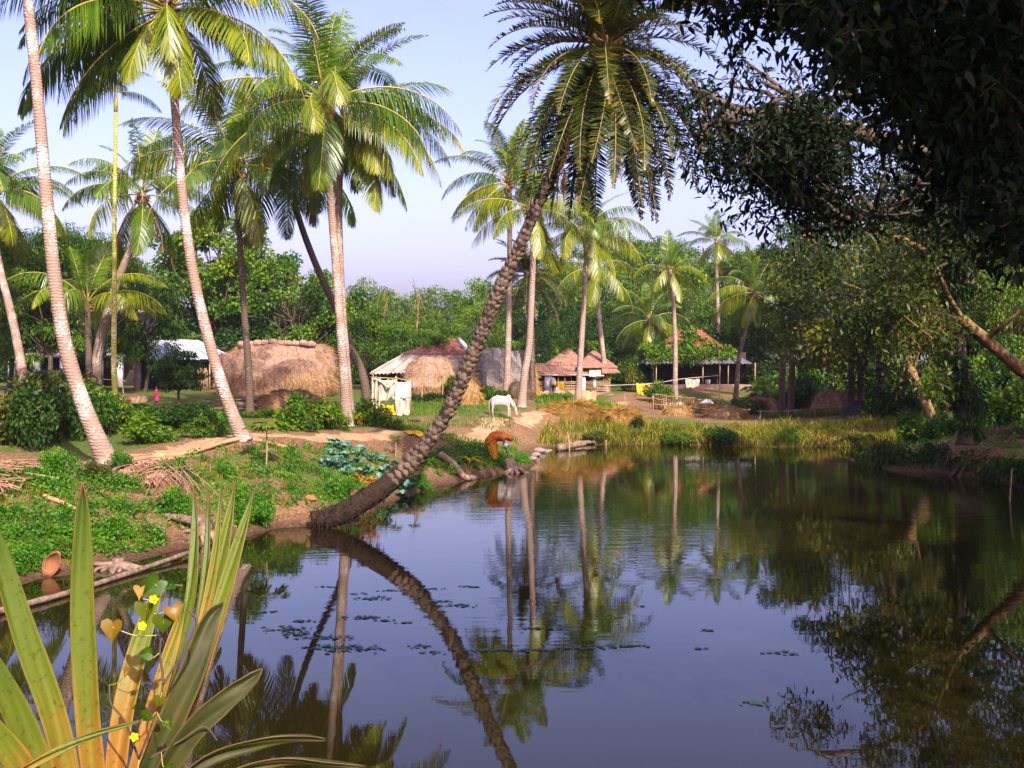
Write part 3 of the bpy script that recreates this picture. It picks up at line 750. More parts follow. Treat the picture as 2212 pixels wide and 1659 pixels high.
def leaning_date_palm():
    rnd = random.Random(77); rng = np.random.default_rng(77)
    pts = [(672, 1122, 25.9), (715, 1118, 26), (765, 1094, 26.1), (832, 1050, 26.3), (890, 996, 26.6), (940, 932, 26.9), (975, 872, 27.1), (1006, 800, 27.3), (1036, 730, 27.5), (1068, 650, 27.7), (1100, 580, 27.9), (1130, 515, 28), (1157, 452, 28.1), (1187, 390, 28.2), (1218, 318, 28.3), (1252, 240, 28.4), (1290, 150, 28.5), (1308, 95, 28.5)]
    w = [P(*q) for q in pts]
    base = w[0].copy(); base.z = g1(base.x, base.y)
    t = thing("date_palm", "great date palm leaning over the pond, scaly trunk and shaggy dark crown", "palm tree", base)
    c = spline([p - base for p in w], 200)
    seg = np.linalg.norm(np.diff(c, axis=0), axis=1); al = np.concatenate([[0], np.cumsum(seg)]); Ltot = al[-1]
    wid = np.interp(al / Ltot, [0, .04, .1, .16, .25, .5, .62, .66, .75, 1], [.20, .25, .26, .22, .160, .138, .130, .145, .13, .12])
    wid = wid * (1 + .03 * rng.uniform(-1, 1, 200))
    g = Geo(); V, Fc = tube(c, wid * .97, 18, True, .035, rng); g.add(V, Fc)
    tr = link("trunk", g.mesh("date_trunk", MATS["date_bark"], True), t)
    # the stubs of cut leaves, in spiral rows; the ones that show become parts, the rest stay one piece
    Vb = np.array([(-.5, 0, -.1), (0, .02, -.52), (.5, 0, -.1), (0, .10, .42), (-.30, .40, .10), (0, .44, -.22), (.30, .40, .10), (0, .66, .34), (-.2, .50, .30), (.2, .50, .30)])
    Tb = np.array([(0, 1, 5), (0, 5, 4), (1, 2, 5), (2, 6, 5), (4, 5, 6), (4, 6, 9), (4, 9, 8), (8, 9, 7), (0, 4, 8), (0, 8, 3), (8, 7, 3), (2, 9, 6), (2, 3, 9), (3, 7, 9)])
    meshes = []
    for q in range(4):
        gg = Geo(); gg.add(Vb * (1 + .12 * rng.uniform(-1, 1, Vb.shape)), Tb); meshes.append(gg.mesh("leaf_base", MATS["leaf_base"]))
    tt, nn, bb = frames(c)
    rest = Geo(); cand = []
    row = 0; a = Ltot * .145
    while a < Ltot * .93:
        i = int(np.searchsorted(al, a)); i = min(i, 198)
        r = np.interp(a, al, wid)
        k = 7
        rough = np.interp(a / Ltot, [.145, .2, .60, .635, .66, .72], [.45, 1, 1, .35, .35, .8])
        for q in range(k):
            th = 2 * np.pi * (q + .5 * (row % 2) + rng.uniform(-.08, .08)) / k
            nrm = np.cos(th) * nn[i] + np.sin(th) * bb[i]
            if rng.uniform() < .06: continue
            tw = rng.uniform(-.3, .3); x = np.cross(nrm, tt[i]) * math.cos(tw) + tt[i] * math.sin(tw); tz = np.cross(x, nrm)
            M = Matrix(((x[0], nrm[0], tz[0]), (x[1], nrm[1], tz[1]), (x[2], nrm[2], tz[2])))
            s = 2 * np.pi * r / k * rng.uniform(1.15, 1.45)
            pos = c[i] + nrm * r * .90 + tt[i] * rng.uniform(-.03, .03)
            cand.append((-(nrm[1]) - a * .02, pos, M, s, rough * rng.uniform(.7, 1.35)))
        a += .135; row += 1
    cand.sort(key=lambda q: -q[0])
    for n_, (_, pos, M, s, rough) in enumerate(cand):
        if n_ < 300:
            o = link("leaf_base", meshes[n_ % 4], tr, Vector(pos), M.to_euler(), (s, .115 * rough, .150))
        else:
            Mx = np.array(M) @ np.diag([s, .115 * rough, .150])
            rest.add(Vb @ Mx.T + pos, Tb)
    tag(link("leaf_base_stubs", rest.mesh("leaf_base_stubs", MATS["leaf_base"]), tr), kind="stuff")
    # matted root fibres at the foot, coloured dark to give its shade
    g = Geo()
    for k in range(240):
        i = rng.integers(0, 34); th = rng.uniform(0, 6.28)
        nrm = np.cos(th) * nn[i] + np.sin(th) * bb[i]
        o = c[i] + nrm * wid[i] * .95
        d = unit(nrm * .6 + rng.normal(size=3) * .5 + np.array([0, 0, -.6]))
        V, Fc = tube(np.stack([o, o + d * .09, o + d * .17 + np.array([0, 0, -.05])]), [.012, .010, .004], 3, False); g.add(V, Fc, rng.uniform(0, .5))
    tag(link("root_fibre", g.mesh("root_fibre", MATS["date_bark"]), tr), kind="stuff")
    top = Vector(c[-1])
    lst = [(10, "up", 1.0, False), (350, "mid", 1.1, False), (150, "up", 1.1, False), (210, "up", 1.0, False), (250, "up", .9, False), (185, "out", 1.0, False), (170, "mid", .95, False), (195, "low", .92, False), (200, "mid", 1.0, False), (180, "out", .8, False), (95, "spear", .9, False), (60, "up", .9, False), (130, "up", .95, False), (300, "up", .8, False)]
    for k in range(104):
        f = k / 103
        cls = "up" if f < .08 else "mid" if f < .20 else "out" if f < .32 else "low" if f < .52 else "hang" if f < .80 else "skirt"
        lst.append((k * 137.5 + rnd.uniform(-14, 14), cls, rnd.uniform(.88, 1.08), False))
    for az in (262, 228): lst.append((az, "hang" if az != 228 else "skirt", rnd.uniform(.6, .75), True))
    for k in range(4): lst.append((rnd.uniform(0, 360), "skirt", rnd.uniform(.8, 1), True))
    date_crown(t, top, lst, rnd, .97)
    # fibre mass where the fronds meet
    g = Geo()
    for k in range(90):
        a = rng.uniform(0, 6.28); h = rng.uniform(-.9, .35)
        o = np.array(top) + np.array([np.cos(a) * .14, np.sin(a) * .14, h])
        d = np.array([np.cos(a), np.sin(a), rng.uniform(-.2, 1.4)])
        V, Fc = tube(np.stack([o, o + d * .2, o + d * .36]), [.05, .035, .01], 4, False); g.add(V, Fc, rng.uniform(.1, 1))
    link("leaf_sheath", g.mesh("date_sheath", MATS["dry_leaf"]), t)
leaning_date_palm()

def far_date_palm():
    rnd = random.Random(5)
    w = trunk_world([(1150, 856, 65), (1149, 780, 65), (1146, 700, 65), (1140, 640, 65), (1138, 588, 65)])
    base = w[0].copy()
    t = thing("date_palm", "upright bushy dark date palm behind the leaning one, rough scaly stem", "palm tree", base)
    c = spline([p - base for p in w], 60)
    g = Geo(); V, Fc = tube(c, .20 + .02 * np.where(np.arange(60) % 2, 1, -1), 12, True, .08, np.random.default_rng(3)); g.add(V, Fc)
    tr = link("trunk", g.mesh("date_trunk_far", MATS["leaf_base"]), t)
    lst = []
    for k in range(52):
        f = k / 51
        cls = "spear" if f < .05 else "up" if f < .18 else "mid" if f < .38 else "out" if f < .6 else "low" if f < .8 else "hang"
        lst.append((k * 137.5, cls, rnd.uniform(.85, 1.05), f > .97))
    date_crown(t, Vector(c[-1]), lst, rnd, .84)
far_date_palm()
# ------------------------------------------------------------------ broad-leaved trees and shrubs
def foliage(g, rng, clumps, n, L, W, vlo=.1, vhi=.75, droop=.1, up=.55, m=0, flat=1.0):
    """leaves through the shells of clumps [(centre, radius)]"""
    C = np.array([c for c, r in clumps], float); Rr = np.array([r for c, r in clumps], float)
    w = Rr ** 2; w = w / w.sum()
    k = rng.choice(len(C), n, p=w)
    d = rdir(rng, n)
    rad = rng.uniform(0, 1, n) ** .38
    p = C[k] + d * (Rr[k] * rad)[:, None] * np.array([1, 1, .78 * flat])
    nrm = unit(d * .7 + np.array([0, 0, up]) + rng.normal(size=(n, 3)) * .5)
    dr = unit(d * .5 + rng.normal(size=(n, 3)) * .6 + np.array([0, 0, -droop * 3]))
    cl = rng.uniform(-.22, .22, len(C))
    v = np.clip(vlo + (vhi - vlo) * rng.beta(2, 2.6, n) + cl[k], 0, 1)
    leaves(g, p, dr, nrm, L * rng.uniform(.7, 1.25, n), W * rng.uniform(.75, 1.2, n), v, droop=droop, m=m)

def tree_data(seed, height, rx, ry, rz, nc, nl, L, W, trunk_r, leaf, bark="tree_bark", fork=.35, cr=(.22, .38), shape="round", droop=.1, lean=(0, 0)):
    """trunk mesh and crown mesh round a base at the origin; crown centre at height - rz"""
    rng = np.random.default_rng(seed)
    cz = height - rz
    cl = []
    for k in range(nc):
        d = rdir(rng, 1)[0]
        rad = rng.uniform(.25, 1) ** .6
        q = np.array([d[0] * rx, d[1] * ry, d[2] * rz]) * rad
        if shape == "flat": q[2] = abs(q[2]) * .7 - rz * .1 + .25 * rz * (1 - (q[0] / rx) ** 2)
        if shape == "cone": q[:2] *= np.clip(1.15 - (q[2] / rz + 1) / 2, .25, 1)
        r = rng.uniform(*cr) * (rx + ry + rz) / 3
        cl.append((q + np.array([lean[0], lean[1], cz]), r))
    g = Geo()
    foliage(g, rng, cl, nl, L, W, droop=droop, flat=.55 if shape == "flat" else 1)
    crown = g.mesh("crown", MATS[leaf])
    g = Geo()
    top = np.array([lean[0] * .6, lean[1] * .6, cz + rz * .2])
    tr = spline([(0, 0, -.2), (rng.uniform(-.2, .2) + lean[0] * .1, rng.uniform(-.2, .2) + lean[1] * .1, height * fork * .6), (lean[0] * .35, lean[1] * .35, height * fork), top], 24)
    V, Fc = tube(tr, np.linspace(1, .3, 24) * trunk_r + trunk_r * .5 * np.exp(-np.linspace(0, 1, 24) * 14), 9, True, .06, rng); g.add(V, Fc)
    for (c, r) in cl:
        if rng.uniform() < .85:
            i = rng.integers(10, 22)
            a = tr[i]; mid = (a + c) / 2 + np.array([0, 0, -.1 * r]) + rng.normal(size=3) * .12 * rx
            V, Fc = tube(spline([a, mid, c], 8), np.linspace(.38, .08, 8) * trunk_r, 5, False); g.add(V, Fc)
    return g.mesh("tree_trunk", MATS[bark], True), crown

def put_tree(data, name, label, cat, x, y, s=(1, 1, 1), rz=0, group=None, z=None, crown_mat=None):
    t = thing(name, label, cat, (x, y, g1(x, y) if z is None else z), rz, group)
    t.scale = s
    link("trunk", data[0], t); link("crown", data[1], t)
    return t

TD = {
    "round": tree_data(11, 10, 4.2, 4.2, 4.0, 46, 9500, .30, .17, .22, "mid_leaf"),
    "round2": tree_data(12, 10, 4.6, 4.2, 3.6, 40, 9500, .30, .16, .22, "mid_leaf", cr=(.2, .34)),
    "airy": tree_data(13, 11, 3.8, 3.8, 4.4, 40, 6500, .26, .14, .18, "light_leaf", cr=(.14, .3)),
    "bamboo": tree_data(14, 9, 3.2, 3.2, 4.2, 50, 8500, .34, .07, .07, "light_leaf", cr=(.16, .3), droop=.35),
    "dark": tree_data(15, 10, 4.2, 4.0, 4.2, 44, 10500, .28, .13, .22, "dark_leaf"),
    "rain": tree_data(16, 13, 6.5, 6.0, 2.6, 44, 9500, .26, .14, .3, "mid_leaf", shape="flat", fork=.5, cr=(.16, .30)),
    "olive": tree_data(17, 10, 4.4, 4.0, 4.4, 46, 10500, .24, .12, .16, "olive_leaf", cr=(.16, .32)),
}
# the big glossy tree left of the long haystack
D1 = tree_data(31, 13.4, 5.0, 4.2, 5.0, 62, 17000, .30, .20, .26, "mid_leaf", "tree_bark", .28, (.14, .24))
p = gp(478, 82); put_tree(D1, "jackfruit_tree", "tall open-branched green tree behind the haystack's left end", "tree", p.x, p.y, (1.08, 1, .98))
D2 = tree_data(32, 10.2, 5.2, 4.0, 4.8, 70, 17000, .27, .16, .24, "mid_leaf", "tree_bark", .2, (.14, .26))
p = gp(636, 80); put_tree(D2, "broadleaf_tree", "dense rounded green tree rising directly behind the long haystack", "tree", p.x, p.y, (1, 1, .92))
D3 = tree_data(33, 11.0, 3.6, 3.2, 4.6, 60, 15000, .24, .085, .17, "mid_leaf", "tree_bark", .3, (.15, .28), droop=.25)
p = gp(106, 63); put_tree(D3, "mango_tree", "dark mango tree with a thin pale trunk beside the tall pale palm's stem", "tree", p.x, p.y, (1.0, 1, .84))
p = gp(222, 63); put_tree(D3, "mango_tree", "mango tree standing in front of the white house's balcony", "tree", p.x, p.y, (.72, .8, .80), 4.0)
p = gp(150, 70); put_tree(D3, "mango_tree", "mango tree shading the white house's roof, between pale palm and young palm", "tree", p.x, p.y, (.9, .6, .92), 3.0)
p = gp(20, 67); put_tree(D3, "mango_tree", "dark mango tree at the picture's edge shading the white house's end", "tree", p.x, p.y, (.9, 1, .78), 2.1)
D4 = tree_data(34, 5.6, 2.0, 1.8, 2.2, 40, 7000, .22, .075, .10, "dark_leaf", "tree_bark", .35, (.2, .34), droop=.25)
p = gp(312, 66); put_tree(D4, "mango_tree", "small dark mango tree hanging over the sheet-metal roof", "tree", p.x, p.y, (1.15, 1, 1.18))
p = gp(388, 53); put_tree(D4, "mango_tree", "young bushy dark mango tree right of the child in pink", "tree", p.x, p.y, (.72, .72, .50), 1.3)
D5 = tree_data(35, 7.4, 3.0, 2.6, 3.3, 50, 9500, .20, .11, .14, "mid_leaf", "tree_bark", .25, (.17, .3))
p = gp(800, 78); put_tree(D5, "broadleaf_tree", "leafy green tree with yellow sprays left of the red-tiled roof", "tree", p.x, p.y, (1.0, 1, .80))

# the tree line behind the village, two or three deep
rnd = random.Random(42)
LINE = [(-900, 100, 520, "round"), (-760, 108, 480, "dark"), (-640, 96, 540, "round2"), (-520, 104, 500, "airy"), (-400, 96, 520, "round"), (-280, 108, 480, "dark"), (-160, 100, 540, "round2"), (-60, 112, 480, "round"), (60, 120, 500, "dark"), (150, 108, 520, "round2"), (235, 115, 540, "airy"), (318, 104, 566, "round"), (392, 150, 690, "round2"), (440, 160, 700, "round"),
        (560, 118, 590, "round2"), (690, 112, 615, "airy"), (745, 118, 640, "round"), (800, 108, 612, "bamboo"), (850, 112, 632, "round"), (905, 104, 655, "bamboo"), (955, 116, 628, "round2"), (1010, 108, 645, "airy"),
        (1060, 118, 600, "round"), (1120, 112, 640, "bamboo"), (1170, 106, 600, "dark"), (1215, 116, 560, "round2"), (1290, 112, 585, "round"), (1345, 122, 540, "airy"), (1385, 128, 505, "rain"),
        (1330, 98, 660, "dark"), (1400, 104, 610, "bamboo"), (1455, 120, 545, "round2"), (1510, 108, 600, "airy"), (1560, 128, 560, "rain"), (1600, 112, 600, "bamboo"), (1655, 122, 528, "rain"), (1480, 100, 690, "bamboo"),
        (1380, 92, 715, "bamboo"), (1560, 98, 660, "round"), (1640, 96, 640, "bamboo"), (1700, 104, 560, "dark"), (1760, 98, 560, "round"), (1830, 105, 540, "dark"), (1900, 98, 560, "round2"), (1980, 104, 520, "dark"), (2070, 98, 540, "round"), (2160, 104, 500, "dark"), (2260, 100, 500, "round"),
        (730, 96, 690, "bamboo"), (860, 94, 700, "round2"), (965, 95, 695, "round"), (1060, 96, 690, "bamboo"), (1200, 94, 690, "dark"), (1265, 96, 680, "dark")]
KN = {"round": "broadleaf_tree", "round2": "broadleaf_tree", "airy": "airy_tree", "bamboo": "bamboo_clump", "dark": "dark_evergreen_tree", "rain": "rain_tree", "olive": "broadleaf_tree"}
KL = {"round": "full green tree in the tree line behind the village", "round2": "full green tree in the tree line behind the village", "airy": "light loose-crowned tree in the tree line behind the village",
      "bamboo": "feathery pale green bamboo clump in the tree line behind the houses", "dark": "dark dense evergreen in the tree line behind the houses", "rain": "tall flat-crowned rain tree above the far tree line"}
KH = {"round": 10, "round2": 10, "airy": 11, "bamboo": 9, "dark": 10, "rain": 13}
ANCH = [(-830, "the empty ground far beyond the edge palm"), (-580, "the open ground well beyond the edge palm"), (-340, "the ground beyond the edge palm"), (-170, "the ground next to the edge palm"), (10, "the edge palm"), (140, "the white house"), (320, "the sheet-metal shed"), (478, "the jackfruit tree"), (606, "the long haystack"), (740, "the crossed palms"), (860, "the cloth cubicle"), (945, "the red-tiled house"), (1060, "the cow"), (1150, "the paired slim palms"), (1235, "the lattice house's left gable"),
        (1300, "the lattice house's right gable"), (1385, "the yellow washing"), (1460, "the star-crowned palm"), (1560, "the vine-covered house's ridge"), (1640, "the vine-covered house's right end"), (1715, "the two thin dark trunks"), (1790, "the brown heap"), (1862, "the tarpaulin pile"), (1920, "the brush pile"), (2020, "the slanting trunk"), (2090, "the ivy-clad tree"), (2200, "the lit leaning limb")]
def line_label(dx, D, top, k):
    a = min(ANCH, key=lambda q: abs(q[0] - dx))[1]
    same = [q for q in LINE if KN[q[3]] == KN[k] and min(ANCH, key=lambda r: abs(r[0] - q[0]))[1] == a]
    pre = ""
    if len(same) > 1:
        o = sorted(same, key=lambda q: q[2]); pre = "taller " if o[0] == (dx, D, top, k) else "lower "
    return pre + {"broadleaf_tree": "full green tree of the tree line behind ", "airy_tree": "light loose-crowned tree of the tree line behind ", "bamboo_clump": "feathery pale bamboo clump behind ", "dark_evergreen_tree": "dark dense evergreen of the tree line behind ", "rain_tree": "flat-crowned rain tree far behind "}[KN[k]] + a
for dx, D, top, k in LINE:
    x = (dx - CX) * D / F; zg = g1(x, D)
    hgt = H - (top - HY) * D / F - zg
    s = hgt / KH[k]
    ws = s * rnd.uniform(.85, 1.2) * (1.25 if s < .8 else 1)
    put_tree(TD[k], KN[k], line_label(dx, D, top, k), "bamboo" if k == "bamboo" else "tree", x, D, (ws, ws, s), rnd.uniform(0, 6.28), "tree line: " + KN[k].replace("_", " ") + "s", zg)

# undergrowth that closes the foot of the tree line: bushes one can count
BUSH = {k: [] for k in ("mid_leaf", "dark_leaf", "light_leaf", "ground_leaf", "olive_leaf", "shade_leaf")}
def bush_mesh(seed, leaf, n=2600, L=.13, W=.07, r=1.0, nc=22, droop=.08):
    rng = np.random.default_rng(seed)
    cl = []
    for k in range(nc):
        a = rng.uniform(0, 6.28); rr = rng.uniform(0, .8) ** .7 * r
        hh = rng.uniform(.15, 1.0) * r * (1 - .45 * (rr / r) ** 2)
        cl.append((np.array([np.cos(a) * rr, np.sin(a) * rr, hh]), rng.uniform(.2, .36) * r))
    g = Geo(); foliage(g, rng, cl, n, L, W, droop=droop)
    for k in range(14):
        c = cl[rng.integers(0, nc)][0]
        V, Fc = tube(spline([(c[0] * .15, c[1] * .15, -.1), c * np.array([.6, .6, .55]), c], 5), [.025, .02, .016, .012, .006], 4, False); g.add(V, Fc, .2, 1)
    return g.mesh("bush", [MATS[leaf], MATS["tree_bark"]])
for k in BUSH:
    BUSH[k] = [bush_mesh(sum(map(ord, k)) + q, k) for q in range(2)]
def bush(label, dx, D, w, h, leaf="mid_leaf", name="shrub", q=0, group=None, rz=0.0, cat="shrub", dz=0):
    p = gp(dx, D)
    o = link(name, BUSH[leaf][q % 2], None, (p.x, p.y, p.z - .05 + dz), (0, 0, rz), (w / 2, w / 2, h / 1.15))
    return tag(o, label, cat, group)
for k in range(64):
    dx = -1000 + k * 52 + rnd.uniform(-15, 15); D = rnd.uniform(88, 98)
    bush("dense green undergrowth bush at the foot of the tree line", dx, D, rnd.uniform(4, 6), rnd.uniform(2.0, 3.8), rnd.choice(["mid_leaf", "dark_leaf", "mid_leaf", "light_leaf"]), "undergrowth_bush", k, "undergrowth bushes below the tree line", rnd.uniform(0, 6))

for k in range(26):
    dx = 1655 + k * 22 + rnd.uniform(-8, 8); D = rnd.uniform(68, 84)
    bush("dark undergrowth bush on the floor of the right-bank wood", dx, D, rnd.uniform(2.6, 4), rnd.uniform(1.3, 2.6), rnd.choice(["dark_leaf", "dark_leaf", "mid_leaf", "olive_leaf", "shade_leaf"]), "undergrowth_bush", k, "undergrowth of the right-bank wood", rnd.uniform(0, 6))
# ------------------------------------------------------------------ the wood on the right bank
TR = [  # label, px, D, top row, data key, scale width, rz
    ("dark tree with flat layered crown standing right of the vine-covered house", 1705, 86, 478, "dark", .95, .3),
    ("sunlit olive tree behind the slanted lit trunk, over the rubbish heap", 1840, 62, 440, "olive", 1.2, 1.1),
    ("shaded round tree next to the pair of thin dark trunks", 1778, 90, 500, "dark", 1.0, 2.0),
    ("yellow-lit olive tree filling the gap above the leaning branch's tip", 1960, 58, 400, "olive", 1.25, 2.6),
    ("olive tree behind the ivy-clad trunk on the right bank", 2085, 54, 380, "olive", 1.2, 4.2),
    ("dark tree closing the wood at the picture's right edge", 2200, 56, 360, "dark", 1.25, 5.2),
    ("pale-leaved tree glowing at the right edge beyond the leaning branch", 2190, 47, 560, "light", 1.0, .8)]
TD["light"] = tree_data(18, 8, 3.4, 3.2, 3.4, 40, 8000, .20, .11, .14, "light_leaf", cr=(.16, .3))
KH.update({"olive": 10, "light": 8})
for lab, dx, D, top, k, ws, rz in TR:
    x = (dx - CX) * D / F; zg = g1(x, D); s = (H - (top - HY) * D / F - zg) / KH[k]
    put_tree(TD[k], "woodland_tree", lab, "tree", x, D, (s * ws * .85, s * ws * .85, s), rz, "trees of the right-bank wood", zg)

def bare_trunk(label, pts, r0, r1, bark="tree_bark", name="slender_tree", twigs=0, seed=0, leaf=None, group=None):
    rng = np.random.default_rng(seed)
    w = trunk_world(pts); base = w[0].copy()
    t = thing(name, label, "tree", base, 0, group)
    c = spline([p - base for p in w], 30)
    g = Geo(); V, Fc = tube(c, np.linspace(r0, r1, 30) + r0 * .4 * np.exp(-np.linspace(0, 1, 30) * 16), 9, True, .07, rng); g.add(V, Fc)
    cl = []
    for k in range(twigs):
        i = rng.integers(14, 30); d = unit(rng.normal(size=3) + np.array([0, 0, .5]))
        l = rng.uniform(.8, 2.2)
        V, Fc = tube(spline([c[i], c[i] + d * l * .5, c[i] + d * l + np.array([0, 0, -.1])], 6), np.linspace(r1 * .6, .012, 6), 4, False); g.add(V, Fc)
        cl.append((c[i] + d * l, rng.uniform(.4, .8)))
    link("trunk", g.mesh("bare_trunk", MATS[bark], True), t)
    if leaf and cl:
        g = Geo(); foliage(g, rng, cl, 2600, .19, .08, droop=.2); link("crown", g.mesh("crown", MATS[leaf]), t)
    return t
bare_trunk("thinner of two dark trunks near the house's sheet roof end, upright", [(1688, 812, 68), (1692, 740, 68), (1700, 670, 68), (1712, 600, 68), (1730, 530, 68)], .19, .12, "dark_bark", twigs=8, seed=1, leaf="dark_leaf")
bare_trunk("dark trunk leaning right beside the thin upright one", [(1706, 818, 66), (1714, 750, 66), (1727, 680, 66), (1742, 609, 66), (1765, 520, 66)], .19, .12, "dark_bark", twigs=8, seed=2, leaf="dark_leaf")
bare_trunk("sunlit slanting trunk leaning left over the grass's end", [(2028, 938, 47), (2004, 880, 47), (1978, 820, 47.5), (1945, 740, 48), (1925, 640, 48.5)], .24, .13, "branch_bark", twigs=9, seed=3, leaf="olive_leaf")
bare_trunk("short orange-lit trunk next to the slanting one", [(2046, 934, 48), (2052, 870, 48), (2058, 790, 48), (2050, 700, 48)], .17, .11, "branch_bark", twigs=6, seed=4, leaf="olive_leaf")
bare_trunk("crooked dark sapling trunk with one pale stretch of bark", [(2104, 938, 44), (2100, 905, 44), (2107, 870, 44), (2098, 830, 44), (2082, 800, 44)], .09, .05, "branch_bark", twigs=4, seed=5, leaf="mid_leaf")
bare_trunk("twin straight dark trunk behind the brown heaps", [(1862, 830, 64), (1858, 770, 64), (1860, 680, 64), (1866, 600, 64)], .2, .14, "dark_bark", seed=6)
bare_trunk("upright dark trunk between brown heap and black tarpaulin", [(1898, 842, 62), (1900, 780, 62), (1896, 690, 62), (1900, 600, 62)], .2, .14, "dark_bark", seed=7)

bare_trunk("bare twiggy dead tree sticking out of the tree line left of the red-tiled house", [(898, 800, 96), (900, 720, 96), (903, 660, 96), (899, 628, 96)], .12, .05, "branch_bark", twigs=16, seed=8, name="dead_tree")
bare_trunk("pale leaning dead branch-tree in the tree line right of the crossed palms", [(812, 800, 92), (818, 730, 92), (828, 690, 92), (835, 650, 92)], .12, .04, "branch_bark", twigs=12, seed=9, name="dead_tree")
# ivy-clad trunk on the promontory
def ivy_tree():
    rng = np.random.default_rng(8)
    w = trunk_world([(2188 - 12, 962, 37.5), (2174, 900, 37.5), (2170, 820, 37.5), (2160, 720, 37.5), (2150, 600, 37.5), (2150, 480, 37.5)]); base = w[0].copy()
    w = [p + Vector((-1.35, 0, 0)) for p in w]; base = w[0].copy(); base.z = g1(base.x, base.y) - .1
    t = thing("ivy_clad_tree", "upright tree wrapped in hanging ivy on the dark promontory", "tree", base)
    c = spline([p - base for p in w], 30)
    g = Geo(); V, Fc = tube(c, np.linspace(.22, .12, 30) + .18 * np.exp(-np.linspace(0, 1, 30) * 14), 10, True, .08, rng); g.add(V, Fc)
    for k in range(7):                              # root flare
        a = k * .9 + .2; l = rng.uniform(.5, 1.0)
        q = np.array([np.cos(a) * l, np.sin(a) * l, 0]); q[2] = g1(base.x + q[0], base.y + q[1]) - base.z - .03
        V, Fc = tube(spline([(0, 0, .45), q * .5 + np.array([0, 0, .12]), q], 7), np.linspace(.11, .03, 7), 5, False); g.add(V, Fc)
    link("trunk", g.mesh("ivy_trunk", MATS["tree_bark"], True), t)
    g = Geo(); cl = []
    for k in range(40):
        i = rng.integers(3, 30); cl.append((c[i] + np.array([rng.normal() * .22, rng.normal() * .22, 0]), rng.uniform(.22, .5)))
    foliage(g, rng, cl, 5200, .15, .10, droop=.35); link("ivy", g.mesh("ivy", MATS["dark_leaf"]), t)
    cl = [(c[-1] + np.array([rng.normal() * 1.8, rng.normal() * 1.5, rng.uniform(-1.2, 1.5)]), rng.uniform(.5, .9)) for k in range(26)]
    g = Geo(); foliage(g, rng, cl, 6500, .17, .08, droop=.25); link("crown", g.mesh("ivy_crown", MATS["olive_leaf"]), t)
ivy_tree()

def spray_crown(g, rng, tips, per, L, W, hang=.4, spread=.35, v=(.1, .7)):
    """sprays of long leaves round twig tips: what a mango branch carries"""
    T = np.repeat(np.array(tips), per, 0); n = len(T)
    d = unit(rng.normal(size=(n, 3)) * np.array([1, 1, .7]) + np.array([0, 0, -hang]))
    p = T + rng.normal(size=(n, 3)) * spread * .35
    leaves6(g, p, d, unit(rng.normal(size=(n, 3)) * .5 + np.array([0, 0, 1])), L * rng.uniform(.65, 1.2, n), W * rng.uniform(.8, 1.2, n), np.clip(v[0] + (v[1] - v[0]) * rng.beta(2, 2.6, n), 0, 1), droop=.15)

def limb_tree(name, label, limbs, clumps, leaf, bark, nleaf, L, W, seed, trunk_r, per=9, hang=.4, base=None):
    """limbs: list of point lists (world) with start/end radius; clumps: [(centre, radius)] world"""
    rng = np.random.default_rng(seed)
    b0 = Vector(limbs[0][0][0]) if base is None else Vector(base)
    t = thing(name, label, "tree", b0)
    b = np.array(b0)
    g = Geo(); ends = []
    for pts, r0, r1 in limbs:
        c = spline([np.array(q) - b for q in pts], 26)
        V, Fc = tube(c, np.linspace(r0, r1, 26), 9, True, .07, rng); g.add(V, Fc)
        ends.append(c)
    allc = np.concatenate(ends)
    tips = []
    for c, r in clumps:
        c = np.array(c) - b
        k = max(3, int(nleaf / per / len(clumps) * (r ** 2) / np.mean([q[1] ** 2 for q in clumps])))
        d = rdir(rng, k) * (rng.uniform(0, 1, k) ** .42 * r)[:, None]
        tips += list(c + d)
        i = np.argmin(np.linalg.norm(allc - c, axis=1)); a = allc[i]
        V, Fc = tube(spline([a, (a + c) / 2 + rng.normal(size=3) * .12 * np.linalg.norm(a - c), c], 9), np.linspace(min(.07, r1 * 1.2), .02, 9), 5, False); g.add(V, Fc)
        for q in range(5):
            e = c + rdir(rng, 1)[0] * r * .85
            V, Fc = tube(spline([c, (c + e) / 2 + rng.normal(size=3) * .06, e], 5), np.linspace(.011, .004, 5), 3, False); g.add(V, Fc)
    link("trunk", g.mesh("limbs", MATS[bark], True), t)
    g = Geo(); spray_crown(g, rng, tips, per, L, W, hang)
    link("crown", g.mesh("spray_crown", MATS[leaf]), t)
    return t

rng = np.random.default_rng(99)
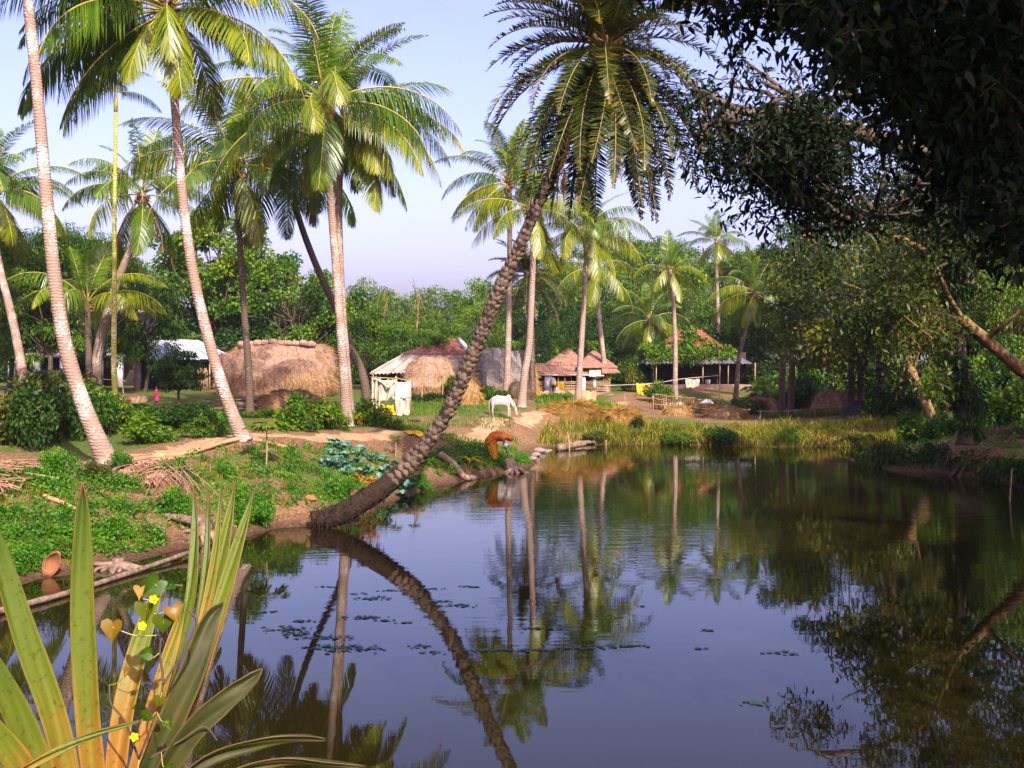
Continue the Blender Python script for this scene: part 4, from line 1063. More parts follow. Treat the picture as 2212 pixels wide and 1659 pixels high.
# the leaning, lit branch over the water: its tree stands just beyond the right edge of the view
def region(n, polys, Dr, rr, seed):
    """clump centres inside a pixel-space outline over a range of distances"""
    rg = np.random.default_rng(seed); out = []
    poly = np.array(polys, float)
    while len(out) < n:
        x = rg.uniform(poly[:, 0].min(), poly[:, 0].max()); y = rg.uniform(poly[:, 1].min(), poly[:, 1].max())
        ins = False
        for i in range(len(poly)):
            (x1, y1), (x2, y2) = poly[i], poly[i - 1]
            if (y1 > y) != (y2 > y) and x < (x2 - x1) * (y - y1) / (y2 - y1) + x1: ins = not ins
        if ins: out.append((P(x, y, rg.uniform(*Dr)), rg.uniform(*rr)))
    return out
bx = (2420 - CX) * 36 / F
limbs = [([(bx, 36, g1(bx, 36) - .2), (bx - .6, 36, 2.2), tuple(P(2330, 880, 36)), tuple(P(2212, 803, 36)), tuple(P(2130, 735, 35.6)), tuple(P(2078, 690, 35.2))], .30, .17),
         ([tuple(P(2082, 694, 35.2)), tuple(P(2050, 640, 35)), tuple(P(2010, 550, 34.5)), tuple(P(1970, 480, 34))], .085, .03),
         ([tuple(P(2130, 735, 35.6)), tuple(P(2170, 700, 35)), tuple(P(2240, 640, 34.6)), tuple(P(2300, 540, 34))], .085, .04),
         ([tuple(P(2078, 690, 35.2)), tuple(P(1990, 668, 34.6)), tuple(P(1900, 640, 34)), tuple(P(1820, 610, 33.5))], .07, .025),
         ([tuple(P(2000, 540, 34.5)), tuple(P(1900, 500, 34)), tuple(P(1800, 495, 33.5)), tuple(P(1730, 510, 33))], .10, .03)]
cl = region(34, [(1700, 470), (1800, 400), (1960, 380), (2120, 400), (2330, 420), (2330, 620), (2140, 650), (2030, 660), (1900, 720), (1800, 690), (1760, 600), (1690, 560)], (31.5, 36.5), (.55, .95), 5) + \
     region(12, [(1860, 640), (2040, 640), (2060, 820), (1960, 850), (1880, 780)], (32, 35), (.4, .7), 6)
limb_tree("leaning_tree", "tree leaning in from the right with a golden-lit bare limb over the pond", limbs, cl, "olive_leaf", "branch_bark", 11500, .21, .065, 61, .3, hang=.55)

# mango tree nearer by, its long boughs reaching in above the pond
bx, by = 14.5, 20.0
limbs = [([(bx, by, g1(bx, by) - .2), (bx - .5, by, 3.4), (bx - 1.8, by, 5.2), tuple(P(2212, 372, 20)), tuple(P(2007, 336, 20)), tuple(P(1906, 302, 19.8)), tuple(P(1740, 255, 19.5)), tuple(P(1640, 240, 19.2)), tuple(P(1540, 260, 19))], .40, .035),
         ([tuple(P(1790, 270, 19.6)), tuple(P(1735, 215, 19.4)), tuple(P(1690, 212, 19.2)), tuple(P(1640, 238, 19))], .06, .03),
         ([tuple(P(2007, 336, 20)), tuple(P(1985, 400, 20)), tuple(P(1950, 440, 19.8)), tuple(P(1850, 470, 19.6))], .10, .04),
         ([(bx - 1.8, by, 5.2), tuple(P(2212, 470, 21)), tuple(P(2050, 475, 21)), tuple(P(1920, 470, 21)), tuple(P(1880, 468, 21))], .14, .05)]
cl = region(66, [(1490, 180), (1560, 130), (1640, 120), (1720, 150), (1850, 170), (2000, 240), (2212, 280), (2212, 480), (1950, 470), (1800, 450), (1720, 420), (1640, 420), (1540, 400), (1500, 330)], (17.5, 21.5), (.42, .7), 7) + \
     region(34, [(1530, 330), (1640, 420), (1760, 440), (1850, 430), (1860, 250), (1600, 240)], (17.5, 20.5), (.5, .85), 17) + region(12, [(1700, 380), (1800, 400), (1800, 500), (1740, 530), (1700, 470)], (18, 20), (.25, .45), 8) + region(26, [(1880, 430), (2300, 420), (2300, 560), (2000, 520)], (19, 22), (.4, .7), 9)
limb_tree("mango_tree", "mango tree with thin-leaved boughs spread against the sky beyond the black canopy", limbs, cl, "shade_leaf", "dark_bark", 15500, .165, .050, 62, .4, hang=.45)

# the near tree: its black canopy hangs into the top right corner, the rest of the crown is over and beside the camera
bx, by = 10.5, 6.5
limbs = [([(bx, by, g1(bx, by) - .2), (bx - .2, by, 4.5), (bx - 1.0, by + .6, 7.5), (5.5, 9.0, 9.5), (3.0, 10.5, 9.2), (1.6, 11.5, 8.2)], .55, .05),
         ([(bx - .2, by, 4.5), (8.5, 8.5, 6.2), (7.2, 10.5, 6.4), (5.6, 11.5, 6.2)], .25, .05), ([(bx - 1, by + .6, 7.5), (8.5, 4.5, 11), (5.5, 2.5, 12.5)], .3, .06), ([(5.5, 9, 9.5), (4, 8.5, 12), (1.5, 8.5, 13.5)], .2, .05)]
cl = region(64, [(1450, -60), (1520, 0), (1600, 40), (1700, 80), (1800, 120), (1880, 190), (1970, 290), (2050, 390), (2120, 480), (2212, 530), (2330, 550), (2330, -60)], (9.5, 13), (.26, .44), 10) + region(9, [(1400, -50), (1460, 0), (1560, 30), (1700, 60), (1700, -50)], (10, 12.5), (.2, .3), 19) + \
     region(34, [(1750, -30), (2330, -30), (2330, 480), (2180, 440), (2000, 260), (1850, 120)], (8.5, 12), (.4, .6), 12)
far_cl = []
rg = np.random.default_rng(14)
for k in range(110):                                # the shading mass above and behind, out of the picture
    q = np.array([6.0, 5.0, 11.5]) + rdir(rg, 1)[0] * np.array([5.5, 5.0, 3.0]) * rg.uniform(.2, 1) ** .5
    if q[1] > 1.0 and (q[2] - H) / max(q[1], .5) * F < 850: continue
    far_cl.append((q, rg.uniform(.7, 1.1)))
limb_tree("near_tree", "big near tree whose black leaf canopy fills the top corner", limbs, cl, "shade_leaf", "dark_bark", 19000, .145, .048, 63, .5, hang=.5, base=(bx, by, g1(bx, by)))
g = Geo(); rg = np.random.default_rng(15)
nt_ = [o for o in COL.objects if o.name.startswith("near_tree")][0]
foliage(g, rg, [(c - np.array(nt_.location), r) for c, r in far_cl], 16000, .30, .15, droop=.2)
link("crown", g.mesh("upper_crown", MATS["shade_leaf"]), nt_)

# unseen wood added to shade the right bank and block sky light from behind
for x, y, k, s in [(-8, -5, "round", 1.2), (-15, -3, "dark", 1.25), (-3, -13, "round2", 1.3), (14, -8, "dark", 1.25), (-20, 6, "round", 1.2), (20.5, 27.5, "dark", 1.05), (19, 22, "dark", 1.2), (18, 12, "round", 1.2), (16, 2, "round2", 1.3)]:
    put_tree(TD[k], "woodland_tree", "unseen dense tree added for shade beside and behind the viewer", "tree", x, y, (s, s, s), x * 1.7, "unseen shade trees beside the viewer")
# ------------------------------------------------------------------ houses
def part(name, mat, parent, *geos, smooth=False):
    g = Geo()
    for q in geos: g.add(*q)
    return link(name, g.mesh(name, MATS[mat], smooth), parent)

def roof_patch(a, b, c, d, nu, nv):
    """bilinear patch a-b along the eave, d-c along the top"""
    a, b, c, d = [np.array(q, float) for q in (a, b, c, d)]
    u = np.linspace(0, 1, nu)[:, None, None]; v = np.linspace(0, 1, nv)[None, :, None]
    return (a * (1 - u) + b * u) * (1 - v) + (d * (1 - u) + c * u) * v

def grid_faces(nu, nv):
    i = np.arange(nu - 1)[:, None] * nv; j = np.arange(nv - 1)[None, :]
    return np.stack([i + j, i + nv + j, i + nv + j + 1, i + j + 1], -1).reshape(-1, 4)

def corrugated(parent, mat, a, b, c, d, sheets=6, pitch=.24, amp=.055, name="corrugated_sheet", seed=0):
    """roof slope of separate wavy sheets lapping each other"""
    rg = np.random.default_rng(seed)
    a, b, c, d = [np.array(q, float) for q in (a, b, c, d)]
    nrm = np.cross(b - a, d - a); nrm /= np.linalg.norm(nrm)
    if nrm[2] < 0: nrm = -nrm
    for k in range(sheets):
        u0, u1 = k / sheets, (k + 1) / sheets + .02
        A, B, C, D_ = a + (b - a) * u0, a + (b - a) * u1, d + (c - d) * u1, d + (c - d) * u0
        n = max(9, int(np.linalg.norm(B - A) / pitch * 4))
        Pn = roof_patch(A, B, C, D_, n, 4)
        x = np.linspace(0, np.linalg.norm(B - A), n) / pitch * 2 * np.pi
        Pn = Pn + nrm * (np.cos(x)[:, None, None] * amp + .012 * (k % 2) + rg.uniform(-.01, .01)) - (D_ - A) / np.linalg.norm(D_ - A) * rg.uniform(0, .12) * (np.linspace(1, 0, 4)[None, :, None])
        g = Geo(); g.add(Pn.reshape(-1, 3), grid_faces(n, 4), rg.uniform(0, 1))
        link(name, g.mesh(name, MATS[mat], True), parent)

def tiles(parent, mat, a, b, c, d, course=.26, tw=.22, seed=0, name="roof_tiles"):
    """courses of small curved tiles on a slope, too small to pick apart"""
    rg = np.random.default_rng(seed)
    a, b, c, d = [np.array(q, float) for q in (a, b, c, d)]
    nrm = np.cross(b - a, d - a); nrm /= np.linalg.norm(nrm)
    if nrm[2] < 0: nrm = -nrm
    hgt = np.linalg.norm((c + d) / 2 - (a + b) / 2); nr = max(2, int(hgt / course))
    g = Geo()
    for r in range(nr):
        v0, v1 = r / nr, min(1, (r + 1.25) / nr)
        A, B = a + (d - a) * v0, b + (c - b) * v0
        Cc, Dd = b + (c - b) * v1, a + (d - a) * v1
        w = np.linalg.norm(B - A); n = max(1, int(w / tw))
        for k in range(n):
            u0, u1 = k / n, (k + 1) / n
            p0, p1 = A + (B - A) * u0, A + (B - A) * u1
            q0, q1 = Dd + (Cc - Dd) * u0, Dd + (Cc - Dd) * u1
            o = nrm * (.055 + rg.uniform(-.012, .014)); lo = nrm * .008; ar = nrm * .05
            sl = (p0 - q0) / (np.linalg.norm(p0 - q0) + 1e-6) * rg.uniform(-.03, .03)
            V = [p0 + o + sl, (p0 + p1) / 2 + o + ar + sl, p1 + o + sl, q0 + lo, (q0 + q1) / 2 + lo + ar, q1 + lo]
            g.add(V, [[0, 1, 4, 3], [1, 2, 5, 4]], rg.uniform(0, 1))
            g.add([p0 + sl, p1 + sl, p1 + o + sl, (p0 + p1) / 2 + o + ar + sl, p0 + o + sl], [np.array([[0, 1, 2, 4]]), np.array([[4, 2, 3]])])
    g.add([a, b, c, d], [[0, 1, 2, 3]])
    return tag(link(name, g.mesh(name, MATS[mat]), parent), kind="stuff")

def pole(a, b, r=.03, k=6, r2=None):
    V, Fc = tube(np.array([a, (np.array(a) + np.array(b)) / 2, b]), [r, r * .95, r2 or r * .85], k)
    return V, Fc

def foliage_patch(parent, name, leaf, cl, n, L, W, seed, top=False, label=None, cat=None):
    rg = np.random.default_rng(seed)
    g = Geo(); foliage(g, rg, cl, n, L, W, droop=.12)
    o = link(name, g.mesh(name, MATS[leaf]), parent)
    return o

# house with the red tile crown over a skirt of old corrugated sheets
D = 70.; S = D / F
def hx(dx): return (dx - 945) * S
def hz(dy): return H - (dy - HY) * S
t = thing("village_house", "mud house with red tiled hip roof over grey corrugated skirt, left behind the leaning palm", "house", (hx(945) + (945 - CX) * S, D, 0))
ez, mz, rz_ = hz(806), hz(769), hz(734)
ex0, ex1, ey0, ey1 = hx(802), hx(1088), 0, 9.0
mx0, mx1, my0, my1 = hx(862), hx(1012), 2.3, 6.5
gb = g1((945 - CX) * S, D + 3)
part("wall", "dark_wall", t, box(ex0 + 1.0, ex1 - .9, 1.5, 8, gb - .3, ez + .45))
part("plinth", "mud_wall", t, box(ex0 + .7, ex1 - .6, .35, 8.3, gb - .4, gb + .28))
corrugated(t, "old_sheet", (ex0, ey0, ez), (ex1, ey0, ez), (mx1, my0, mz + .06), (mx0, my0, mz + .06), 8, seed=1)
corrugated(t, "old_sheet", (ex0 - .05, ey1, ez), (ex0, ey0, ez), (mx0, my0, mz), (mx0, my1, mz), 5, seed=2)
corrugated(t, "old_sheet", (ex1, ey0, ez), (ex1, ey1, ez), (mx1, my1, mz), (mx1, my0, mz), 5, seed=3)
r0, r1 = (hx(936), 4.4, rz_), (hx(984), 4.4, rz_)
tiles(t, "roof_tile", (mx0, my0, mz + .1), (mx1, my0, mz + .1), r1, r0, course=.34, tw=.3, seed=4)
tiles(t, "roof_tile", (mx0, my1, mz + .1), (mx0, my0, mz + .1), r0, r0, seed=5)
tiles(t, "roof_tile", (mx1, my0, mz + .1), (mx1, my1, mz + .1), r1, r1, seed=6)
V, Fc = tube([np.array([mx1 + .03, my0 - .05, mz + .16]), np.array([(mx1 + r1[0]) / 2, 3.3, (mz + rz_) / 2 + .2]), np.array([r1[0], 4.4, rz_ + .1])], [.16, .17, .15], 6)
part("hip_capping", "cloth_pale", t, (V, Fc))
V, Fc = tube([np.array([ex0, -.02, ez + .05]), np.array([(ex0 + mx0) / 2, 1.1, (ez + mz) / 2 + .08]), np.array([mx0, my0, mz + .1])], .045, 6)
part("hip_capping", "cloth_white", t, (V, Fc))
V, Fc = tube([np.array([r0[0] - .1, 4.4, rz_ + .06]), np.array([r1[0] + .1, 4.4, rz_ + .06])], .1, 6)
part("ridge_capping", "roof_tile", t, (V, Fc))
for k in range(7):
    x = ex0 + .25 + k * (ex1 - ex0 - .5) / 6
    part("post", "bamboo", t, pole((x, .3, gb - .2), (x, .3, ez + .05), .05))
tag(foliage_patch(t, "creeper", "mid_leaf", [((hx(925) + rnd.uniform(-.5, .9), 3.4 + rnd.uniform(-.6, .6), rz_ - rnd.uniform(-.1, .55)), rnd.uniform(.18, .32)) for k in range(12)], 700, .16, .10, 3), kind="stuff")

# low house with the bamboo lattice veranda
D = 75.; S = D / F
def hx(dx): return (dx - 1235) * S
t = thing("village_house", "low house with white pillars, bamboo lattice front and two dusty thatched-tile gables", "house", ((1235 - CX) * S, D, 0))
gb = g1((1235 - CX) * S, D) ; ez = hz_ = H - (812 - HY) * S; mz = H - (786 - HY) * S
x0, x1 = hx(1150), hx(1272)
tiles(t, "roof_tile_dusty", (x0, 0, ez), (x1, 0, ez), (x1, 1.9, mz), (x0, 1.9, mz), seed=7)
def hip(ap, bx0, bx1, y0, y1, z0, zt, seed):
    a_ = (ap, (y0 + y1) / 2, zt)
    tiles(t, "roof_tile_dusty", (bx0, y0, z0), (bx1, y0, z0), a_, a_, seed=seed)
    tiles(t, "roof_tile_dusty", (bx0, y1, z0), (bx0, y0, z0), a_, a_, seed=seed + 1)
    tiles(t, "roof_tile_dusty", (bx1, y0, z0), (bx1, y1, z0), a_, a_, seed=seed + 2)
hip(hx(1233), hx(1182), hx(1276), 1.4, 6, H - (790 - HY) * S, H - (752 - HY) * S, 10)
hip(hx(1290), hx(1248), hx(1334), .2, 6.4, H - (795 - HY) * S, H - (757 - HY) * S, 14)
corrugated(t, "cloth_white", (hx(1272), -.25, ez - .02), (hx(1304), -.25, ez - .02), (hx(1302), .5, ez + .45), (hx(1274), .5, ez + .45), 2, .17, .03, "corrugated_sheet", 3)
tiles(t, "roof_tile_dusty", (hx(1300), -.3, ez + .15), (hx(1340), -.2, ez + .2), (hx(1326), .9, ez + .7), (hx(1300), .9, ez + .8), seed=21)
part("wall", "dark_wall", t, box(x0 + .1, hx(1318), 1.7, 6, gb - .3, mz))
part("plinth", "mud_wall", t, box(x0, hx(1325), -.1, 6, gb - .4, gb + .2))
for dx in (1184, 1257):
    part("pillar", "whitewash", t, box(hx(dx) - .24, hx(dx) + .24, -.05, .4, gb - .1, ez + .02))
    part("capital", "whitewash", t, box(hx(dx) - .62, hx(dx) + .62, -.22, .30, ez + .023, ez + .10))
part("bracket", "whitewash", t, box(hx(1281), hx(1297), .1, .3, ez - .18, ez - .02), box(hx(1281), hx(1288), .1, .3, ez - .85, ez - .183))
for (a_, b_) in ((1150, 1177), (1192, 1249), (1264, 1318)):
    for r in range(11):
        z = gb + .12 + r * (ez - gb - .35) / 11.5
        part("slat", "bamboo", t, pole((hx(a_), .12 + rnd.uniform(-.02, .02), z + rnd.uniform(-.03, .03)), (hx(b_), .12, z + rnd.uniform(-.04, .04)), .026, 5))
    n = int((b_ - a_) / 13)
    for q in range(n + 1):
        x = hx(a_) + (hx(b_) - hx(a_)) * q / max(1, n)
        part("stake", "bamboo", t, pole((x, .19, gb), (x, .19, ez - .12), .025, 5))
foliage_patch(t, "creeper", "mid_leaf", [((hx(rnd.uniform(1192, 1315)), 4.3 + rnd.uniform(-1, 1.2), H - (rnd.uniform(742, 768) - HY) * S), rnd.uniform(.3, .55)) for k in range(26)], 2200, .20, .12, 4)
# things standing against the lattice
g = Geo(); V, Fc = tube(spline([(0, 0, -.02), (.02, 0, .3), (0, 0, .62), (.03, 0, .82)], 9), [.20, .27, .29, .28, .30, .27, .20, .10, .05], 9, True, .12, np.random.default_rng(2)); g.add(V, Fc)
p = gp(1203, D - .6); tag(link("sack", g.mesh("sack", MATS["cloth_white"], True), None, p, (0, 0, 0), .8), "full white sack standing before the lattice right of the white pillar", "sack")
g = Geo(); V, Fc = tube(spline([(0, 0, 0), (.03, 0, .25), (0, .02, .5), (-.03, 0, .68)], 9), [.22, .26, .25, .24, .22, .2, .16, .1, .04], 9, True, .15, np.random.default_rng(4)); g.add(V, Fc)
p = gp(1195, D - .3); tag(link("sack", g.mesh("sack", MATS["cloth_white"], True), None, (p.x, p.y, p.z + .72), (0, 0, 0), .75), "crumpled cream bundle stuck on the lattice above the white sack", "bundle")
def cloth_sheet(w, h, seed, nx=20, nz=14, amp=.05, sag=.07, fold=3.5):
    rg = np.random.default_rng(seed)
    u, v = np.meshgrid(np.linspace(0, 1, nx), np.linspace(0, 1, nz), indexing="ij")
    ph = rg.uniform(0, 6, 4)
    y = amp * 1.7 * (np.sin(u * fold * 6.28 + ph[0] + v * 1.6 + 1.2 * np.sin(v * 5 + ph[1])) * (.35 + .65 * v) + .5 * np.sin(u * 9 + v * 5 + ph[1]))
    z = -v * h * (1 - .06 * np.sin(u * 4 + ph[2]) - .05 * np.sin(u * 11 + ph[3]) - .03 * np.sin(u * 19 + ph[1])) - sag * (np.sin(np.pi * u) + .5 * np.abs(np.sin(2.5 * np.pi * u))) * (1 - v)
    x = (u - .5) * w * (1 - .08 * v * np.sin(v * 3 + ph[3]))
    return np.stack([x, y, z], -1).reshape(-1, 3), grid_faces(nx, nz)
def cloth(name, label, mat, top, w, h, seed, rz=0, cat="cloth", **k):
    g = Geo(); g.add(*cloth_sheet(w, h, seed, **k))
    o = link(name, g.mesh(name, MATS[mat], True), None, top, (0, 0, rz))
    md = o.modifiers.new("thickness", 'SOLIDIFY'); md.thickness = .012
    return tag(o, label, cat)
p = gp(1211, D - .5); cloth("hanging_cloth", "small yellow cloth on the lattice beside the white sack", "cloth_yellow", (p.x, p.y, p.z + 1.0), .42, .85, 3)

# low mud wall before that house
g = Geo()
a_, b_ = gp(1152, 70), gp(1288, 70)
n = 26; xs = np.linspace(a_.x, b_.x, n); top = 1.98 + .05 * np.sin(np.arange(n) * 1.3) + .03 * np.sin(np.arange(n) * 2.9)
V = []
for x, tz in zip(xs, top): V += [(x, 70, .6), (x, 70.02, tz), (x, 70.4, tz + .02), (x, 70.42, .6)]
i = np.arange(n - 1)[:, None] * 4; Q = np.concatenate([i + np.array([[q, q + 4, q + 5, q + 1]]) for q in range(3)])
g.add(V, Q); tag(link("mud_wall", g.mesh("mud_wall", MATS["path_soil"])), "low tan mud wall running below the lattice house", "wall")

# vine-grown house on the right
D = 82.; S = D / F
def hx(dx): return (dx - 1520) * S
t = thing("village_house", "dark open-fronted house under a grey corrugated roof overgrown with green vine, orange ridge", "house", ((1520 - CX) * S, D, 0))
gb = g1((1520 - CX) * S, D + 1); ez = H - (785 - HY) * S; mz = H - (757 - HY) * S; rz_ = H - (714 - HY) * S
x0, x1 = hx(1396), hx(1642); my = 2.4
corrugated(t, "grey_sheet", (x0, 0, ez), (hx(1620), 0, ez), (hx(1585), my, mz), (hx(1432), my, mz), 8, .26, .06, seed=5)
corrugated(t, "grey_sheet", (hx(1622), 0, ez), (hx(1646), 7, ez - .15), (hx(1592), 6, mz), (hx(1587), my, mz), 5, .26, .06, seed=6)
corrugated(t, "grey_sheet", (x0 - .1, 8, ez), (x0, 0, ez), (hx(1432), my, mz), (hx(1432), 6, mz), 5, .26, .06, seed=7)
r0, r1 = (hx(1486), 4.5, rz_), (hx(1540), 4.5, rz_)
tiles(t, "roof_tile_orange", (hx(1432), my, mz), (hx(1585), my, mz), r1, r0, seed=30)
tiles(t, "roof_tile_orange", (hx(1585), my, mz), (hx(1585), 6.6, mz), r1, r1, seed=31)
tiles(t, "roof_tile_orange", (hx(1432), 6.6, mz), (hx(1432), my, mz), r0, r0, seed=32)
V, Fc = tube([np.array([r0[0], 4.5, rz_ + .06]), np.array([r1[0], 4.5, rz_ + .06])], .11, 6); part("ridge_capping", "roof_tile_orange", t, (V, Fc))
part("wall", "dark_wall", t, box(hx(1412), hx(1630), 3.0, 7, gb - .3, mz - .1))
part("side_wall", "dark_wall", t, box(hx(1412), hx(1412) + .15, .5, 2.997, gb, ez - .1))
part("plinth", "mud_wall", t, box(hx(1404), hx(1640), -.1, 7.2, gb - .5, gb + .22))
for dx, b2 in ((1418, .045), (1519, .05), (1556, .035), (1574, .04), (1632, .05)):
    part("post", "bamboo", t, pole((hx(dx), .25, gb), (hx(dx) + .03, .25, ez + .05), b2))
for (a_, b_, c_) in ((1500, 1560, .95), (1454, 1484, .65)):   # benches and a rail inside
    q = part("table", "tree_bark", t, box(hx(a_), hx(b_), 1.4, 1.9, gb + c_, gb + c_ + .07))
    part("table_leg", "tree_bark", q, box(hx(a_) + .05, hx(a_) + .13, 1.45, 1.53, gb + .2, gb + c_ - .003), box(hx(b_) - .13, hx(b_) - .05, 1.45, 1.53, gb + .2, gb + c_ - .003))
cl = [((hx(rnd.uniform(1405, 1512)), rnd.uniform(.2, 4.5), 0), rnd.uniform(.4, .65)) for k in range(84)] + [((hx(rnd.uniform(1500, 1590)), rnd.uniform(.6, 3.7), 0), rnd.uniform(.35, .6)) for k in range(44)]
cl = [((c[0], c[1], (ez + (mz - ez) * c[1] / my if c[1] < my else mz + (rz_ - mz) * (c[1] - my) / 2.1 * max(.1, 1 - abs(c[0] - hx(1513)) / 2.8)) + .12), r) for c, r in cl]
foliage_patch(t, "creeper", "mid_leaf", cl, 9000, .24, .17, 5)
p = gp(1531, D - .0); g = Geo(); V, Fc = tube([(0, 0, 0), (0, 0, .18), (0, 0, .34), (0, 0, .36)], [.13, .19, .20, .21], 10); g.add(V, Fc)
tag(link("bucket", g.mesh("bucket", MATS["tin_sheet"], True), None, (p.x, D + .4, gb + .22)), "grey bucket on the dark house's veranda edge", "bucket")

# white two-storey house behind the palms on the left
D = 76.; S = D / F
def hx(dx): return (dx - 140) * S
def hz(dy): return H - (dy - HY) * S
t = thing("two_storey_house", "shaded white two-storey house with balcony, behind the palms on the left", "house", ((140 - CX) * S, D, 0))
gb = g1((140 - CX) * S, D + 2)
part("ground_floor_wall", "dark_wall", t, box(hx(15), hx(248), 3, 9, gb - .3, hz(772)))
part("upper_wall", "whitewash", t, box(hx(30), hx(246), 2.6, 9, hz(740), hz(672)))
part("balcony_slab", "whitewash", t, box(hx(10), hx(262), 0, 2.597, hz(772), hz(762)))
part("balcony_front", "whitewash", t, box(hx(10), hx(262), -.02, .10, hz(761.8), hz(741)))
part("roof_slab", "whitewash", t, box(hx(5), hx(262), -.1, 9.2, hz(671.8), hz(664)))
part("parapet", "whitewash", t, box(hx(5), hx(262), -.12, .05, hz(663.8), hz(642)))
part("balcony_opening_shade", "dark_wall", t, box(hx(150), hx(236), 2.55, 2.597, hz(740), hz(688)))  # dark panel on the wall, painted shade of the opening
for k in range(18):
    x = hx(150) + k * (hx(240) - hx(150)) / 17
    part("baluster", "whitewash", t, box(x - .035, x + .035, .0, .08, hz(740.9), hz(717)))
part("handrail", "whitewash", t, box(hx(148), hx(242), -.03, .11, hz(716.9), hz(713)))
for dx in (22, 76, 134, 212, 256):
    part("column", "whitewash", t, box(hx(dx) - .2, hx(dx) + .2, .1, .5, gb - .1, hz(772.2)))
# window with panes in the upper wall
wf = part("window", "tree_bark", t, box(hx(60), hx(92), 2.50, 2.597, hz(728), hz(695)))
for (a_, b_) in ((62, 75), (77, 90)):
    part("pane", "dark_wall", wf, box(hx(a_), hx(b_), 2.46, 2.497, hz(726), hz(697)))
# lean-to with the sheet metal roof
D = 68.; S = D / F
def hx(dx): return (dx - 350) * S
t = thing("lean_to_shed", "shed with a pale sheet-metal roof and one grey column, right of the white house", "shed", ((350 - CX) * S, D, 0))
gb = g1((350 - CX) * S, D + 1)
e = H - (776 - HY) * S; tp = H - (731 - HY) * S
corrugated(t, "tin_sheet", (hx(298), 0, e), (hx(456), 0, e), (hx(356), 3.6, tp), (hx(258), 3.6, tp - .1), 6, .11, .016, "metal_sheet", 9)
corrugated(t, "tin_sheet", (hx(458), .2, e), (hx(452), 7, e), (hx(358), 7, tp), (hx(358), 3.6, tp), 4, .11, .016, "metal_sheet", 10)
part("fascia", "dark_wall", t, box(hx(300), hx(455), .12, .2, e - .16, e - .04))
part("back_wall", "dark_wall", t, box(hx(262), hx(450), 3.0, 6.5, gb - .3, e + .3))
part("column", "old_sheet", t, box(hx(287), hx(300), .15, .5, gb - .1, e - .17))
part("post", "bamboo", t, pole((hx(450), .3, gb), (hx(450), .3, e - .1), .05))
for k in range(20):
    x = hx(402) + k * (hx(448) - hx(402)) / 19
    part("bamboo_stave", "bamboo", t, pole((x, .35, gb - .1), (x + rnd.uniform(-.04, .04), .35, gb + 1.25 + rnd.uniform(-.12, .12)), .028, 5))

# ------------------------------------------------------------------ haystacks
def straw_mound(label, px, D, w, d, h, mat, seed, name="haystack", cat="haystack", strands=3500, profile="stack", fringe=.5, rz=0, strand_mat="straw_strand", lumps=.035, sl=.34):
    rg = np.random.default_rng(seed)
    p = gp(px, D)
    t = thing(name, label, cat, p, rz)
    nu, nv = 72, 26
    uu, vv = np.meshgrid(np.arange(nu) * 2 * np.pi / nu, np.linspace(0, 1, nv), indexing="ij")
    e = 2.6 if profile in ("stack", "long") else 2.0
    ce, se = np.sign(np.cos(uu)) * np.abs(np.cos(uu)) ** (2 / e), np.sign(np.sin(uu)) * np.abs(np.sin(uu)) ** (2 / e)
    if profile == "long":
        prof = np.interp(vv, [0, .1, .42, .62, .8, .92, 1], [.93, 1.0, .985, .93, .80, .60, .0]); zz = np.interp(vv, [0, .1, .42, .62, .8, .92, 1], [0, .12, .48, .68, .86, .965, 1])
        yy_k = np.interp(vv, [0, .42, .8, .92, 1], [1, 1, .72, .40, 0])
    elif profile == "stack":
        prof = np.interp(vv, [0, .18, .3, .55, .8, .93, 1], [.88, .90, 1.02, .95, .76, .55, .0]); zz = np.interp(vv, [0, .18, .3, .55, .8, .93, 1], [0, .2, .28, .60, .88, .98, 1]); yy_k = prof
    else:
        prof = np.cos(vv * np.pi / 2) ** .8; zz = np.sin(vv * np.pi / 2); yy_k = prof
    x = ce * prof * w / 2; y = se * yy_k * d / 2
    k = rg.uniform(0, 6, 8)
    lum = 1 + lumps * (np.sin(3 * uu + k[0] + 5 * vv) + np.sin(5 * uu + k[1] - 7 * vv) + .7 * np.sin(11 * uu + k[2] + 4 * vv) + .6 * np.sin(vv * 23 + k[3] + uu * 2))
    z = zz * h * (1 + .03 * np.sin(x * 2.1 + k[4]) + .02 * np.sin(x * 5 + k[5]))
    V = np.stack([x * lum, y * lum, z - .15 * (vv == 0)], -1)
    i = np.arange(nu)[:, None]; j = np.arange(nv - 1)[None, :]; i2 = (i + 1) % nu
    Q = np.stack([i * nv + j, i2 * nv + j, i2 * nv + j + 1, i * nv + j + 1], -1).reshape(-1, 4)
    g = Geo(); g.add(V.reshape(-1, 3), Q)
    link("straw_body", g.mesh("straw_body", MATS[mat], True), t)
    g = Geo()
    n = strands; a = rg.integers(0, nu, n); bq = rg.uniform(0, 1, n) ** 1.0
    fr = rg.uniform(size=n) < fringe
    bq = np.where(fr, rg.uniform(.0, .35, n), bq * .96)
    jv = bq * (nv - 1); j0 = np.clip(jv.astype(int), 0, nv - 2); f = (jv - j0)[:, None]
    P0 = V[a, j0] * (1 - f) + V[a, j0 + 1] * f
    down = unit(V[a, j0] - V[a, j0 + 1]); out = unit(P0 * np.array([1, 1, .4]) - np.array([0, 0, h * .3]))
    dr = unit(down * 1.0 + out * rg.uniform(.05, .55, n)[:, None] + rg.normal(size=(n, 3)) * .55)
    leaves(g, P0 + out * .01, dr, out, sl * rg.uniform(.4, 1.4, n), .017, rg.uniform(0, 1, n), fold=.05, droop=.08)
    tag(link("loose_straw", g.mesh("loose_straw", MATS[strand_mat]), t), kind="stuff")
    return t, V
